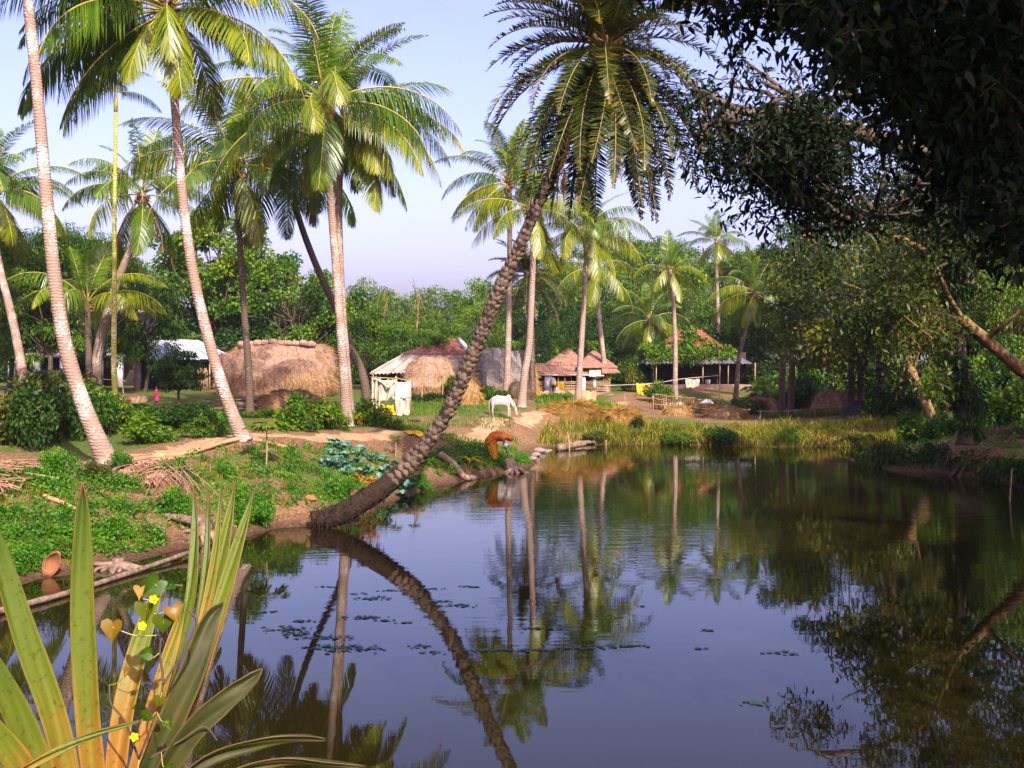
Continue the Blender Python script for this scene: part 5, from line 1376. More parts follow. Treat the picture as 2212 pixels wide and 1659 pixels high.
t, V = straw_mound("long straw-thatched stack with a rounded ridge, behind the straight shadowed palm", 606, 64, 6.5, 4.2, 2.9, "thatch", 1, strands=15000, profile="long", name="haystack")
g = Geo(); rg = np.random.default_rng(7)                # rolls of straw laid along the ridge
for k in range(10):
    x = -1.95 + k * .43; zz_ = 2.83 - .03 * x * x + rg.uniform(-.04, .04); V_, Fc = tube(spline([(x - .27, -.95, zz_), (x, -1.02, zz_ + .03), (x + .27, -.95, zz_ - .02)], 9), np.array([.05, .11, .15, .16, .15, .16, .15, .11, .05]) * rg.uniform(.85, 1.2), 8, True, .16, rg); g.add(V_, Fc)
link("ridge_roll", g.mesh("ridge_roll", MATS["thatch"], True), t)
straw_mound("low rounded straw lobe against the long stack's left end", 492, 63, 1.1, 1.6, 2.35, "thatch", 2, strands=1400, profile="stack")
straw_mound("small tan haystack with a flat top in front of the corrugated roof", 930, 62, 2.85, 2.5, 2.25, "thatch", 3, strands=5200, profile="stack")
straw_mound("weathered grey haystack between leaning trunk and slender palm", 1088, 67, 3.3, 3.0, 3.0, "thatch_grey", 4, strands=2600, profile="stack")
straw_mound("pale straw stack leaning on the grey haystack, behind the date trunk", 1022, 68, 1.9, 2.4, 2.75, "thatch", 5, strands=2600, profile="stack")
straw_mound("golden straw stack right of the grey haystack behind paired trunks", 1138, 67.5, 1.4, 1.8, 2.1, "thatch", 6, strands=2600, profile="stack", strand_mat="gold_straw")
straw_mound("brown leaning straw bundle between date trunk and cow", 1014, 57, 1.15, .9, 1.3, "thatch", 8, name="straw_bundle", cat="straw", strands=1700, profile="heap", strand_mat="gold_straw")
straw_mound("smaller orange straw heap at the foot of the bamboo fence's left post", 1462, 64, 1.5, 1.2, .62, "thatch", 9, name="straw_heap", cat="straw", strands=1500, profile="heap", fringe=.1, strand_mat="gold_straw")
straw_mound("wider orange straw heap spreading by the white-topped post", 1566, 66, 2.5, 1.4, .68, "thatch", 10, name="straw_heap", cat="straw", strands=2200, profile="heap", fringe=.1, strand_mat="gold_straw")
straw_mound("golden heap of cut grass sloping to the pond's grassy bank", 1236, 55.5, 3.1, 1.8, .62, "thatch", 11, name="straw_heap", cat="straw", strands=8000, profile="heap", fringe=.1, strand_mat="gold_straw", sl=.45)
straw_mound("second golden heap of cut grass right beside the bigger one", 1338, 57, 2.2, 1.5, .5, "thatch", 12, name="straw_heap", cat="straw", strands=5200, profile="heap", fringe=.1, strand_mat="gold_straw", sl=.4)
straw_mound("brown-orange rubbish heap left of the dark trunks' pair in the wood", 1785, 64, 1.8, 1.6, 1.5, "roof_tile_dusty", 13, name="earth_heap", cat="heap", strands=700, profile="heap", fringe=.1, strand_mat="dry_leaf")
straw_mound("lower reddish heap between the two dark wood trunks", 1840, 65, 1.9, 1.4, 1.15, "roof_tile_dusty", 14, name="earth_heap", cat="heap", strands=700, profile="heap", fringe=.1, strand_mat="dry_leaf")
straw_mound("black tarpaulin-covered pile under the wood's edge", 1862, 60, 2.1, 1.5, .95, "black_tarp", 15, name="covered_pile", cat="heap", strands=60, profile="heap", fringe=.1, strand_mat="brush_twig")
straw_mound("dark conical pile of brush right of the black tarpaulin", 1920, 59, 1.5, 1.3, 1.3, "dark_wall", 16, name="brush_pile", cat="heap", strands=900, profile="heap", fringe=.1, strand_mat="brush_twig")
straw_mound("brown brush heap behind the bamboo fence's right end", 1640, 71, 2.6, 1.5, 1.0, "mud_wall", 17, name="brush_pile", cat="heap", strands=1800, profile="heap", fringe=.1, strand_mat="brush_twig")

# ------------------------------------------------------------------ fences, bathing screen, washing, wood
def rail_fence(label, posts, rails, D0, h, r=.03, name="bamboo_fence", lean=.05, infill=0, seed=0):
    rg = np.random.default_rng(seed)
    b = gp(posts[0], D0)
    t = thing(name, label, "fence", b)
    pts = [gp(dx, D0) - b for dx in posts]
    for q in pts:
        part("post", "bamboo", t, pole((q.x, q.y, q.z - .15), (q.x + rg.uniform(-lean, lean) * 2, q.y, q.z + h * rg.uniform(.92, 1.08)), r))
    for f in rails:
        for a_, b_ in zip(pts[:-1], pts[1:]):
            part("rail", "bamboo", t, pole((a_.x - .1, a_.y - .05, a_.z + h * f + rg.uniform(-.05, .05)), (b_.x + .1, b_.y - .05, b_.z + h * f + rg.uniform(-.05, .05)), r * .8, 5))
    if infill:
        g = Geo()
        for k in range(infill):
            f = rg.uniform(0, 1) * (len(pts) - 1); i = min(int(f), len(pts) - 2); f -= i
            q = pts[i] * (1 - f) + pts[i + 1] * f
            V, Fc = pole((q.x, .03 + rg.uniform(-.1, .1), q.z - .05), (q.x + rg.uniform(-.3, .3), rg.uniform(-.1, .1), q.z + h * rg.uniform(.5, 1.05)), .014, 3)
            g.add(V, Fc, rg.uniform(0, 1))
        tag(link("dry_twigs", g.mesh("dry_twigs", MATS["brush_twig"]), t), kind="stuff")
    return t
rail_fence("bamboo rail fence before the white house, posts leaning", [62, 88, 115, 150, 186, 214, 268], [.97], 58, 1.02, lean=.14, seed=1)
rail_fence("brushwood fence with twig infill in front of the vine-covered house", [1412, 1437, 1470, 1500, 1528, 1560], [.35, .95], 69, .95, infill=260, seed=2)
rail_fence("long low rail on stakes left of the straw heaps", [1352, 1410, 1437], [.9], 66, .95, r=.022, seed=3)
rail_fence("low rail fence with one thick white stub in the grass below the tarpaulin pile", [1640, 1700, 1760, 1822, 1900], [.85], 63, .55, r=.035, seed=4)
p = gp(1525, 66); t = thing("stake", "lone bamboo stake beside the wider straw heap, its top wrapped white", "stake", p)
part("stick", "bamboo", t, pole((0, 0, -.1), (-.04, 0, .88), .03)); V, Fc = tube(spline([(-.35, 0, .88), (-.05, -.05, .98), (.25, 0, .95), (.42, 0, .86)], 8), [.03, .08, .12, .13, .13, .11, .08, .03], 7); part("white_bag", "cloth_pale", t, (V, Fc))
cloth("white_cloth", "white and lilac cloth spread out to dry on the ground before the dark house", "cloth_pale", tuple(gp(1452, 70) + Vector((0, 0, .50))), 1.4, .35, 5, amp=.04)
for dx, D_, w, h_, lab in ((1572, 70, 1.0, .22, "white sheet lying on the brush beside the tall thin pole"), (1612, 68, .5, .16, "scrap of white plastic on the brown brush heap"), (1420, 74, .7, .12, "pale plank-like scrap of cloth left of the spread washing")):
    cloth("white_scrap", lab, "cloth_pale", tuple(gp(dx, D_) + Vector((0, 0, .55))), w, h_, dx, amp=.04)
# washing line
a_, b_ = P(1470, 828, 76), P(1640 - 88, 808, 80)
t = thing("washing_line", "long slack washing line between the lattice house and the dark vine-covered house", "rope", P(1300, 833, 74))
o = np.array(P(1300, 833, 74))
V, Fc = tube(spline([np.array(P(1300, 833, 74)) - o, np.array(P(1360, 831, 74.5)) - o, np.array(P(1420, 827, 75)) - o, np.array(P(1470, 819, 75.5)) - o, np.array(P(1552, 811, 76)) - o], 24), .022, 5)
part("rope", "cloth_white", t, (V, Fc))
cloth("yellow_cloth", "bright yellow cloth hung on the washing line next to the round shrub", "cloth_yellow", tuple(P(1389, 827, 75)), .88, .78, 8, amp=.05)
cloth("peach_cloth", "pale peach cloth hung at the dark house's end of the washing line", "cloth_white", tuple(P(1496, 817, 75.7)), .95, .62, 9, amp=.05)

def bathing_screen():
    D = 51.; S = D / F
    b = gp(845, D); t = thing("bathing_screen", "makeshift washing cubicle of bamboo poles draped with cream and white cloth", "screen", b)
    def q(dx, dy, dd=0): return np.array(P(dx, dy, D + dd)) - np.array(b)
    for dx, dy, dd in ((806, 808, 0), (855, 812, .1), (887, 818, 0), (812, 812, 1.6), (883, 818, 1.6)):
        z0 = g1((dx - CX) * (D + dd) / F, D + dd) - b.z
        a_ = q(dx, dy, dd); part("pole", "bamboo", t, pole((a_[0], a_[1], z0 - .1), tuple(a_), .03))
    part("crossbar", "bamboo", t, pole(tuple(q(800, 815)), tuple(q(862, 818)), .028)); part("crossbar", "bamboo", t, pole(tuple(q(852, 816)), tuple(q(892, 824)), .025))
    for nm, mat, x0, x1, y0, y1, sd, amp, dd in (("drape", "cloth_white", 803, 822, 815, 893, 1, .07, -.06), ("drape", "cloth_white", 818, 856, 818, 866, 2, .06, -.05), ("drape", "cloth_pale", 854, 887, 822, 862, 3, .05, -.05),
                                                 ("drape", "cloth_white", 854, 885, 858, 900, 4, .06, -.07), ("yellow_drape", "cloth_yellow", 826, 856, 872, 896, 5, .04, .1), ("yellow_drape", "cloth_yellow", 836, 856, 817, 828, 6, .02, .05)):
        g = Geo(); V, Fc = cloth_sheet((x1 - x0) * S, (y1 - y0) * S, sd, amp=amp, fold=2.2); g.add(V + q((x0 + x1) / 2, y0, dd), Fc)
        o = link(nm, g.mesh(nm, MATS[mat], True), t); md = o.modifiers.new("thickness", 'SOLIDIFY'); md.thickness = .012
    g = Geo(); V, Fc = tube(spline([q(808, 818, -.12), q(826, 826, -.2), q(838, 836, -.22), q(850, 822, -.12)], 16), np.linspace(.05, .09, 16), 7, True, .2, np.random.default_rng(1)); g.add(V, Fc)
    link("knotted_cloth", g.mesh("knotted_cloth", MATS["cloth_white"], True), t)
    g = Geo(); V, Fc = tube([(0, 0, 0), (0, 0, .2), (0, 0, .32)], [.13, .17, .18], 10); g.add(V, Fc)
    p = gp(826, 50.4); tag(link("bucket", g.mesh("bucket", MATS["metal_pot"], True), None, p), "pale blue bucket at the foot of the cloth cubicle", "bucket")
bathing_screen()

def wood_pile():
    b = gp(510, 50); rg = np.random.default_rng(12)
    t = thing("wood_pile", "long dark pile of branches stacked in front of the haystack", "woodpile", b)
    for k in range(46):
        x = rg.uniform(-2.0, 1.9); l = rg.uniform(1.2, 2.4); z = .06 + .55 * rg.uniform() ** 1.2 * (1 - abs(x) / 3.4); y = rg.uniform(-.45, .45)
        c = spline([(x - l / 2, y + rg.uniform(-.2, .2), z + rg.uniform(-.06, .06)), (x, y, z + rg.uniform(-.04, .06)), (x + l / 2, y + rg.uniform(-.2, .2), z + rg.uniform(-.08, .08))], 7)
        c[:, 2] = np.maximum(c[:, 2], gz(c[:, :2] + np.array([b.x, b.y])) - b.z + .04)
        V, Fc = tube(c, np.linspace(.045, .022, 7) * rg.uniform(.7, 1.4), 5); part("branch", "driftwood" if k % 3 == 0 else "tree_bark", t, (V, Fc))
wood_pile()
straw_mound("tuft of orange straw thrown on the woodpile's right end", 598, 49.6, 1.3, .9, .75, "thatch", 18, name="straw_heap", cat="straw", strands=1500, profile="heap", strand_mat="gold_straw")
straw_mound("brown brushwood behind the woodpile under the haystack's foot", 628, 55, 3.0, .9, .75, "mud_wall", 19, name="brush_pile", cat="heap", strands=2200, profile="heap", strand_mat="brush_twig")
straw_mound("dark firewood heap beside the white cow's head", 1122, 61, 1.4, .9, .9, "tree_bark", 20, name="brush_pile", cat="heap", strands=700, profile="heap", strand_mat="brush_twig")
straw_mound("sandy mound of earth in the yard by the child in pink", 268, 58, 2.6, 2.0, .35, "path_soil", 21, name="earth_heap", cat="heap", strands=60, profile="heap", strand_mat="brush_twig")

# ------------------------------------------------------------------ people and the cow
def skinned(name, mat, pts, edges, rad, parent=None, sub=2, loc=(0, 0, 0)):
    me = bpy.data.meshes.new(name); me.from_pydata([tuple(p) for p in pts], edges, [])
    me.materials.append(MATS[mat])
    o = link(name, me, parent, loc)
    md = o.modifiers.new("skin", 'SKIN'); md.use_smooth_shade = True
    for v, r in zip(me.skin_vertices[0].data, rad):
        v.radius = r if isinstance(r, tuple) else (r, r)
    me.skin_vertices[0].data[0].use_root = True
    s = o.modifiers.new("smooth", 'SUBSURF'); s.levels = s.render_levels = sub
    return o

def blob(c, r, n=9, k=10):
    th = np.linspace(0, np.pi, n)
    V, Fc = tube(np.stack([np.zeros(n), np.zeros(n), -np.cos(th)], 1), np.maximum(np.sin(th), .02), k)
    return V * np.array(r) + np.array(c), Fc

def face(parent, c, fwd, up, r):
    """eyes, brows, nose, mouth and ears on a head ball"""
    c, fwd, up = np.array(c), unit(np.array(fwd, float)), unit(np.array(up, float)); sd = np.cross(fwd, up)
    for s in (-1, 1):
        part("eye", "hair", parent, blob(c + fwd * r * .92 + sd * s * r * .38 + up * r * .08, (r * .14, r * .14, r * .10), 5, 6))
        part("ear", "skin", parent, blob(c + sd * s * r * .96, (r * .16, r * .16, r * .3), 5, 6))
    part("nose", "skin", parent, blob(c + fwd * r * 1.02 - up * r * .15, (r * .17, r * .17, r * .24), 5, 6))
    part("mouth", "red_cloth", parent, blob(c + fwd * r * .94 - up * r * .52, (r * .3, r * .12, r * .08), 5, 6))

def hand(pts, edges, rad, wrist, d, side, palm=.04, base=None):
    """palm, four fingers and a thumb appended to a skeleton; returns nothing"""
    d = unit(np.array(d, float)); side = unit(np.array(side, float)); nrm = np.cross(d, side)
    w = len(pts) - 1 if base is None else base
    pts.append(np.array(wrist) + d * palm); rad.append((.030, .018)); edges.append((w, len(pts) - 1)); pm = len(pts) - 1
    for k, l in zip((-1.5, -.5, .5, 1.5), (.055, .068, .072, .06)):
        a = np.array(wrist) + d * (palm + .035) + side * k * .015
        pts.append(a); rad.append(.009); edges.append((pm, len(pts) - 1))
        pts.append(a + d * l * .5 + nrm * .010); rad.append(.008); edges.append((len(pts) - 2, len(pts) - 1))
        pts.append(a + d * l * .9 + nrm * .032); rad.append(.006); edges.append((len(pts) - 2, len(pts) - 1))
    a = np.array(wrist) + d * palm * .7 + side * .038
    pts.append(a); rad.append(.011); edges.append((pm, len(pts) - 1))
    pts.append(a + d * .035 + side * .014); rad.append(.008); edges.append((len(pts) - 2, len(pts) - 1))

def loft(rings, k=20, seed=0, fold=.0, nf=7, cap=False):
    """cloth through elliptical rings (centre, x-axis, y-axis, phase)"""
    V = []; a = np.arange(k) * 2 * np.pi / k
    for i, (c, ax, ay) in enumerate(rings):
        f = 1 + fold * np.sin(a * nf + i * .35 + seed) * (i / max(1, len(rings) - 1))
        V.append(np.array(c) + (np.cos(a) * f)[:, None] * np.array(ax) + (np.sin(a) * f)[:, None] * np.array(ay))
    V = np.concatenate(V); n = len(rings)
    i = np.arange(n - 1)[:, None] * k; j = np.arange(k)[None, :]; j2 = (j + 1) % k
    return V, np.stack([i + j, i + j2, i + k + j2, i + k + j], -1).reshape(-1, 4)

def stooping_woman():
    b = gp(1066, 39.6)
    t = thing("person", "person stooping at the water's edge in an orange and mustard sari, holding a shiny pot", "person", b, 0); t.scale = (.94, .94, .96)
    # X to the picture's right, where the body bends to
    pts, rad, ed = [], [], []
    def add(p, r, par=None):
        pts.append(np.array(p, float)); rad.append(r)
        if par is not None: ed.append((par, len(pts) - 1))
        return len(pts) - 1
    pel = add((-.06, 0, .80), .125)
    sp1 = add((.12, 0, .88), .115, pel); sp2 = add((.34, 0, .90), .125, sp1); nk = add((.47, -.01, .85), .055, sp2); hd0 = add((.53, -.01, .83), .07, nk); hd = add((.62, -.02, .78), .082, hd0)
    for s in (-1, 1):
        h = add((-.05, s * .085, .74), .105, pel); kn = add((.03, s * .09, .42), .062, h); an = add((-.05 + .06 * s, s * .085, .07), .038, kn); add((.07 + .06 * s, s * .09, .03), .033, an); add((.14 + .06 * s, s * .09, .022), .022, len(pts) - 1)
        sh = add((.36, s * .16, .84), .052, sp2); el = add((.40, s * .16, .58), .040, sh); wr = add((.50, s * .08, .34), .026, el)
        hand(pts, ed, rad, (.50, s * .08, .34), (.35, -.2 * s, -.9), (.8, .3 * s, .3), base=wr)
    skinned("body", "skin", pts, ed, rad, t)
    # face looks down to the pot
    face(t, (.62, -.02, .78), (.45, -.1, -.9), (.9, 0, .45), .085)
    part("hair", "hair", t, blob((.585, -.015, .81), (.10, .10, .095), 8, 10), smooth=True)
    V, Fc = loft([((-.06, 0, .93), (.10, 0, .03), (0, .12, 0)), ((-.09, 0, .86), (.20, 0, .02), (0, .19, 0)), ((-.10, 0, .72), (.225, 0, 0), (0, .22, 0)), ((-.06, 0, .50), (.205, 0, 0), (0, .21, 0)), ((-.01, 0, .30), (.17, 0, 0), (0, .19, 0)), ((.01, 0, .12), (.165, 0, 0), (0, .19, 0)), ((.01, 0, .05), (.165, 0, 0), (0, .19, 0))], 30, fold=.17, nf=8)
    part("skirt", "sari_mustard", t, (V, Fc), smooth=True)
    V, Fc = loft([((-.23, 0, .80), (.01, 0, .03), (0, .06, 0)), ((-.20, 0, .82), (.04, 0, .17), (0, .195, 0)), ((-.04, 0, .88), (.0, 0, .19), (0, .205, 0)), ((.14, 0, .89), (0, 0, .175), (0, .19, 0)), ((.32, 0, .885), (0, 0, .175), (0, .20, 0)), ((.42, 0, .87), (.0, 0, .14), (0, .165, 0)), ((.50, -.01, .86), (.02, 0, .10), (0, .115, 0))], 24, fold=.05, nf=8)
    part("bodice_wrap", "sari_orange", t, (V, Fc), smooth=True)
    V, Fc = loft([((.47, -.01, .89), (-.02, 0, .09), (0, .13, 0)), ((.56, -.015, .86), (-.01, 0, .11), (0, .125, 0)), ((.66, -.02, .82), (.02, 0, .10), (0, .115, 0)), ((.73, -.02, .79), (.02, 0, .06), (0, .07, 0)), ((.76, -.02, .77), (.0, 0, .02), (0, .025, 0))], 20, fold=.05, nf=6)
    part("head_cloth", "sari_orange", t, (V, Fc), smooth=True)
    g = Geo(); V, Fc = cloth_sheet(.30, .30, 4, amp=.03, fold=2); g.add(V + np.array([-.08, -.205, .92]), Fc)
    o = link("sari_end", g.mesh("sari_end", MATS["sari_orange"], True), t); md = o.modifiers.new("thickness", 'SOLIDIFY'); md.thickness = .01
    g = Geo(); V, Fc = tube([(0, 0, 0), (0, 0, .03), (0, 0, .10), (0, 0, .16), (0, 0, .19), (0, 0, .22)], [.05, .085, .11, .09, .06, .08], 14); g.add(V, Fc)
    tag(link("water_pot", g.mesh("water_pot", MATS["metal_pot"], True), None, (b.x + .38, b.y - .20, b.z + .50), (0, .9, 0), .8), "shiny pale metal pot in the stooping person's hands", "pot")
stooping_woman()

def standing_person(label, dx, D, h, cloth_mat, seed, hair=True, turn=0.0, child=False, arms=((.15, -.12), (-.15, .05))):
    b = gp(dx, D); t = thing("person", label, "person", b, turn)
    k = h / 1.6
    pts, rad, ed = [], [], []
    def add(p, r, par=None):
        pts.append(np.array(p, float) * k); rad.append(r * k)
        if par is not None: ed.append((par, len(pts) - 1))
        return len(pts) - 1
    pel = add((0, 0, .84), .115); sp = add((0, 0, 1.05), .10, pel); ch = add((0, 0, 1.24), .115, sp); nk = add((0, 0, 1.36), .045, ch); hd0 = add((0, -.01, 1.43), .068, nk); add((0, -.01, 1.52), .075, hd0)
    for s, (ex, ey) in zip((1, -1), arms):
        hp = add((s * .085, 0, .78), .09, pel); kn = add((s * .09, -.03, .44), .058, hp); an = add((s * .09, .02, .08), .036, kn); ft = add((s * .10, -.09, .035), .03, an); add((s * .10, -.15, .025), .02, ft)
        sh = add((s * .165, 0, 1.26), .05, ch); el = add((s * .21 + ex * .2, ey * .5, 1.01), .036, sh); wr = add((s * .18 + ex, -.12 + ey, .86), .025, el)
        n0 = len(pts); hand(pts, ed, rad, pts[wr], (0, -.4, -.9), (s * -.5, -.8, 0), .04 * k, base=wr)
    skinned("body", "skin", pts, ed, rad, t)
    face(t, np.array((0, -.01, 1.51)) * k, (0, -1, -.1), (0, -.1, 1), .085 * k)
    part("hair", "hair", t, blob(np.array((0, .02, 1.545)) * k, np.array((.092, .10, .085)) * k, 8, 10), blob(np.array((0, .09, 1.45)) * k, np.array((.06, .05, .08)) * k, 6, 8), smooth=True)
    r = lambda z, x, y: ((0, 0, z * k), (x * k, 0, 0), (0, y * k, 0))
    if child:
        part("dress", cloth_mat, t, loft([r(1.36, .06, .05), r(1.31, .15, .09), r(1.2, .165, .125), r(1.02, .14, .12), r(.85, .18, .16), r(.6, .23, .21), r(.45, .25, .23)], 22, fold=.08), smooth=True)
    else:
        part("skirt", cloth_mat, t, loft([r(1.0, .14, .12), r(.88, .19, .16), r(.6, .19, .18), r(.3, .19, .18), r(.06, .21, .2)], 22, fold=.1, nf=9), smooth=True)
        part("bodice_wrap", cloth_mat, t, loft([r(1.37, .06, .055), r(1.31, .17, .10), r(1.2, .18, .145), r(1.02, .15, .13), r(.93, .18, .155)], 22, fold=.04), smooth=True)
    return t
standing_person("small child in a bright pink dress in the yard of the white house", 338, 56.0, .98, "pink_cloth", 1, child=True, turn=R(-40), arms=((.05, -.2), (-.10, -.22)))
standing_person("person in patterned red clothes half hidden behind the leaning date trunk", 963, 64, 1.42, "red_cloth", 2, turn=R(30))

def cow():
    b = gp(1083, 52.0); t = thing("cow", "white humped cow grazing with its head down beside the slender palms", "cow", b, 0)
    k = .88
    pts, rad, ed = [], [], []
    def add(p, r, par=None):
        pts.append(np.array(p, float) * k); rad.append(tuple(q * k for q in r) if isinstance(r, tuple) else r * k)
        if par is not None: ed.append((par, len(pts) - 1))
        return len(pts) - 1
    mid = add((-.05, 0, .86), (.235, .27)); rump = add((-.38, 0, .93), (.20, .20), mid); tail0 = add((-.52, 0, .92), (.10, .12), rump)
    chest = add((.30, 0, .86), (.20, .26), mid); sh = add((.42, 0, .90), (.15, .20), chest)
    n1 = add((.58, 0, .74), (.10, .14), sh); n2 = add((.70, 0, .50), (.08, .105), n1); hd = add((.76, 0, .34), (.085, .09), n2); mz_ = add((.80, -.01, .18), (.06, .06), hd); add((.815, -.01, .10), (.05, .048), mz_)
    for s, off in ((-1, .0), (1, .10)):
        a = add((.36 + off * .6, s * .13, .62), (.075, .085), chest); q = add((.37 + off * .8, s * .125, .36), (.042, .045), a); f = add((.36 + off * .8, s * .125, .12), (.030, .030), q); add((.385 + off * .8, s * .125, .025), (.040, .036), f)
        a = add((-.42 - off * 1.2, s * .14, .66), (.10, .12), rump); q = add((-.47 - off * 1.4, s * .13, .40), (.045, .050), a); f = add((-.44 - off * 1.4, s * .13, .14), (.032, .032), q); add((-.415 - off * 1.4, s * .13, .025), (.040, .036), f)
    skinned("body", "cow_hide", pts, ed, rad, t)
    part("hump", "cow_hide", t, blob(np.array((.38, 0, 1.08)) * k, np.array((.13, .085, .11)) * k), smooth=True)
    V, Fc = tube(np.array(spline([(-.55, 0, .95), (-.63, 0, .80), (-.64, .02, .5), (-.63, .02, .28)], 12)) * k, np.linspace(.030, .014, 12), 6); part("tail", "cow_hide", t, (V, Fc), smooth=True)
    part("tail_tuft", "horn", t, blob(np.array((-.63, .02, .24)) * k, np.array((.03, .03, .09)) * k), smooth=True)
    for s in (-1, 1):
        V, Fc = tube(np.array(spline([(.71, s * .05, .43), (.70, s * .11, .52), (.74, s * .13, .60)], 7)) * k, np.linspace(.022, .007, 7), 6); part("horn", "horn", t, (V, Fc), smooth=True)
        part("ear", "cow_hide", t, blob(np.array((.70, s * .15, .40)) * k, np.array((.035, .085, .04)) * k), smooth=True)
        part("eye", "hair", t, blob(np.array((.79, s * .075, .30)) * k, np.array((.018, .012, .018)) * k, 5, 6))
        part("nostril", "horn", t, blob(np.array((.845, s * .025, .10)) * k, np.array((.012, .012, .012)) * k, 5, 6))
    V, Fc = tube(np.array(spline([(.66, -.10, .60), (.60, 0, .50), (.66, .10, .60), (.73, 0, .66), (.66, -.10, .60)], 16)) * k, .016, 6); part("neck_rope", "roof_tile", t, (V, Fc))
cow()
# ------------------------------------------------------------------ grasses and ground cover (nobody could count these)
def inpoly(p, poly):
    poly = np.asarray(poly, float); ins = np.zeros(len(p), bool)
    for i in range(len(poly)):
        (x1, y1), (x2, y2) = poly[i], poly[i - 1]
        c = ((y1 > p[:, 1]) != (y2 > p[:, 1]))
        xi = x1 + (p[:, 1] - y1) * (x2 - x1) / ((y2 - y1) or 1e-9)
        ins ^= c & (p[:, 0] < xi)
    return ins

def scatter(rng, n, poly, mind=.15):
    """n ground points inside a world-space outline"""
    poly = np.asarray(poly, float)
    out = []; tot = 0
    while tot < n:
        p = rng.uniform(poly.min(0), poly.max(0), (n * 2, 2))
        p = p[inpoly(p, poly)]; p = p[shore_dist(p) > mind]
        out.append(p); tot += len(p)
        if len(p) == 0: break
    return np.concatenate(out)[:n]

def blades(g, rng, p, h, w, lean=.35, vlo=.1, vhi=.9, kink=.5):
    n = len(p); z = gz(p)
    a = rng.uniform(0, 6.28, n); d = np.stack([np.cos(a), np.sin(a), np.zeros(n)], 1)
    b = np.stack([p[:, 0], p[:, 1], z - .03], 1)
    hh = h * rng.uniform(.45, 1.35, n) * np.clip(.85 + .55 * nz(p, 1.1, 6.1) + .3 * nz(p, 2.7, 2.1), .35, 1.6); ln = rng.uniform(.1, 1, n) * lean
    m = b + np.array([0, 0, 1.]) * (hh * .6)[:, None] + d * (hh * ln * .35)[:, None]
    t = b + np.array([0, 0, 1.]) * (hh * (1 - .35 * ln))[:, None] + d * (hh * ln * 1.1)[:, None]
    a2 = rng.uniform(0, 6.28, n); s = np.stack([np.cos(a2), np.sin(a2), np.zeros(n)], 1) * (w * rng.uniform(.7, 1.3, n) / 2)[:, None]
    V = np.stack([b - s, b + s, m + s * .8, m - s * .8, t], 1).reshape(-1, 3)
    i = np.arange(n)[:, None] * 5
    patch = .34 * nz(p, .75, 3.0) + .15 * nz(p, 2.3, 1.0)
    v = np.clip(rng.uniform(vlo, vhi, n) + patch, 0, 1)
    v = (np.repeat(v, 5).reshape(-1, 5) + np.array([-.15, -.15, 0, 0, .1])).ravel()
    g.add(V, [i + np.array([[0, 1, 2, 3]]), i + np.array([[3, 2, 4]])], np.clip(v, 0, 1))

def W(*px):                                           # pixel, distance -> world xy
    return [((dx - CX) * D / F, D) for dx, D in px]

rng = np.random.default_rng(202)
g = Geo()
far = W((1160, 49), (1230, 51.6), (1340, 51), (1450, 51.2), (1560, 50.5), (1680, 50.2), (1800, 50.5), (1910, 49.4), (1990, 48.5), (1990, 57), (1900, 58), (1700, 58), (1480, 57), (1330, 57), (1180, 53))
p = scatter(rng, 26000, far, .02); dens = nz(p, .5, 6) + rng.uniform(-1, 1, len(p)) > -.75
blades(g, rng, p[dens], .46, .024, 1.15, -.1, .85)
edge = scatter(rng, 14000, far, -.05); edge = edge[shore_dist(edge) < 1.8]
blades(g, rng, edge, .50, .024, 1.1, .0, .95)
tag(link("reed_bed", g.mesh("reed_bed", MATS["reed"])), kind="stuff")
g = Geo()
p = scatter(rng, 8000, W((1640, 68), (1900, 66), (2040, 60), (2060, 46), (1940, 56), (1840, 61), (1700, 65)), .1)
blades(g, rng, p[nz(p, .45, 2) > -.35], .45, .035, .5, .05, .6)
p = scatter(rng, 5000, W((1150, 68), (1300, 70), (1400, 66), (1300, 58), (1160, 55)), .1)
blades(g, rng, p[nz(p, .8, 2) > -.1], .35, .035, .5, .1, .8)
p = scatter(rng, 9000, W((880, 60), (1060, 58), (1140, 46), (1150, 41), (960, 40), (860, 44)), .1)
blades(g, rng, p[nz(p, .8, 5) > -.2], .20, .026, .6, .05, .7)
p = scatter(rng, 7000, W((300, 45), (880, 47), (880, 60), (300, 60)), .1)
blades(g, rng, p[nz(p, .6, 8) > .05], .22, .03, .6, .1, .9)
tag(link("green_grass", g.mesh("green_grass", MATS["green_grass"])), kind="stuff")

def cover(g, rng, p, hgt, L, Wd, vlo=.1, vhi=.8):
    n = len(p); mo = np.clip(.55 + .75 * nz(p, 2.1, 4.4) + .3 * nz(p, 5.3, 2.2), .08, 1.9); L = L * np.clip(.8 + .35 * nz(p, 3.1, 8.8), .55, 1.4); Wd = Wd * np.clip(.8 + .35 * nz(p, 3.1, 8.8), .55, 1.4); z = gz(p) + rng.uniform(.0, 1, n) ** 1.2 * hgt * mo * 1.5
    C = np.stack([p[:, 0], p[:, 1], z], 1)
    leaves(g, C, unit(rng.normal(size=(n, 3)) * np.array([1, 1, .35])), unit(rng.normal(size=(n, 3)) * .4 + np.array([0, -.25, 1])), L * rng.uniform(.6, 1.3, n), Wd * rng.uniform(.7, 1.2, n),
           np.clip(rng.uniform(vlo, vhi, n) + .30 * nz(p, 1.4, 1.5), 0, 1), droop=.08)
g = Geo()
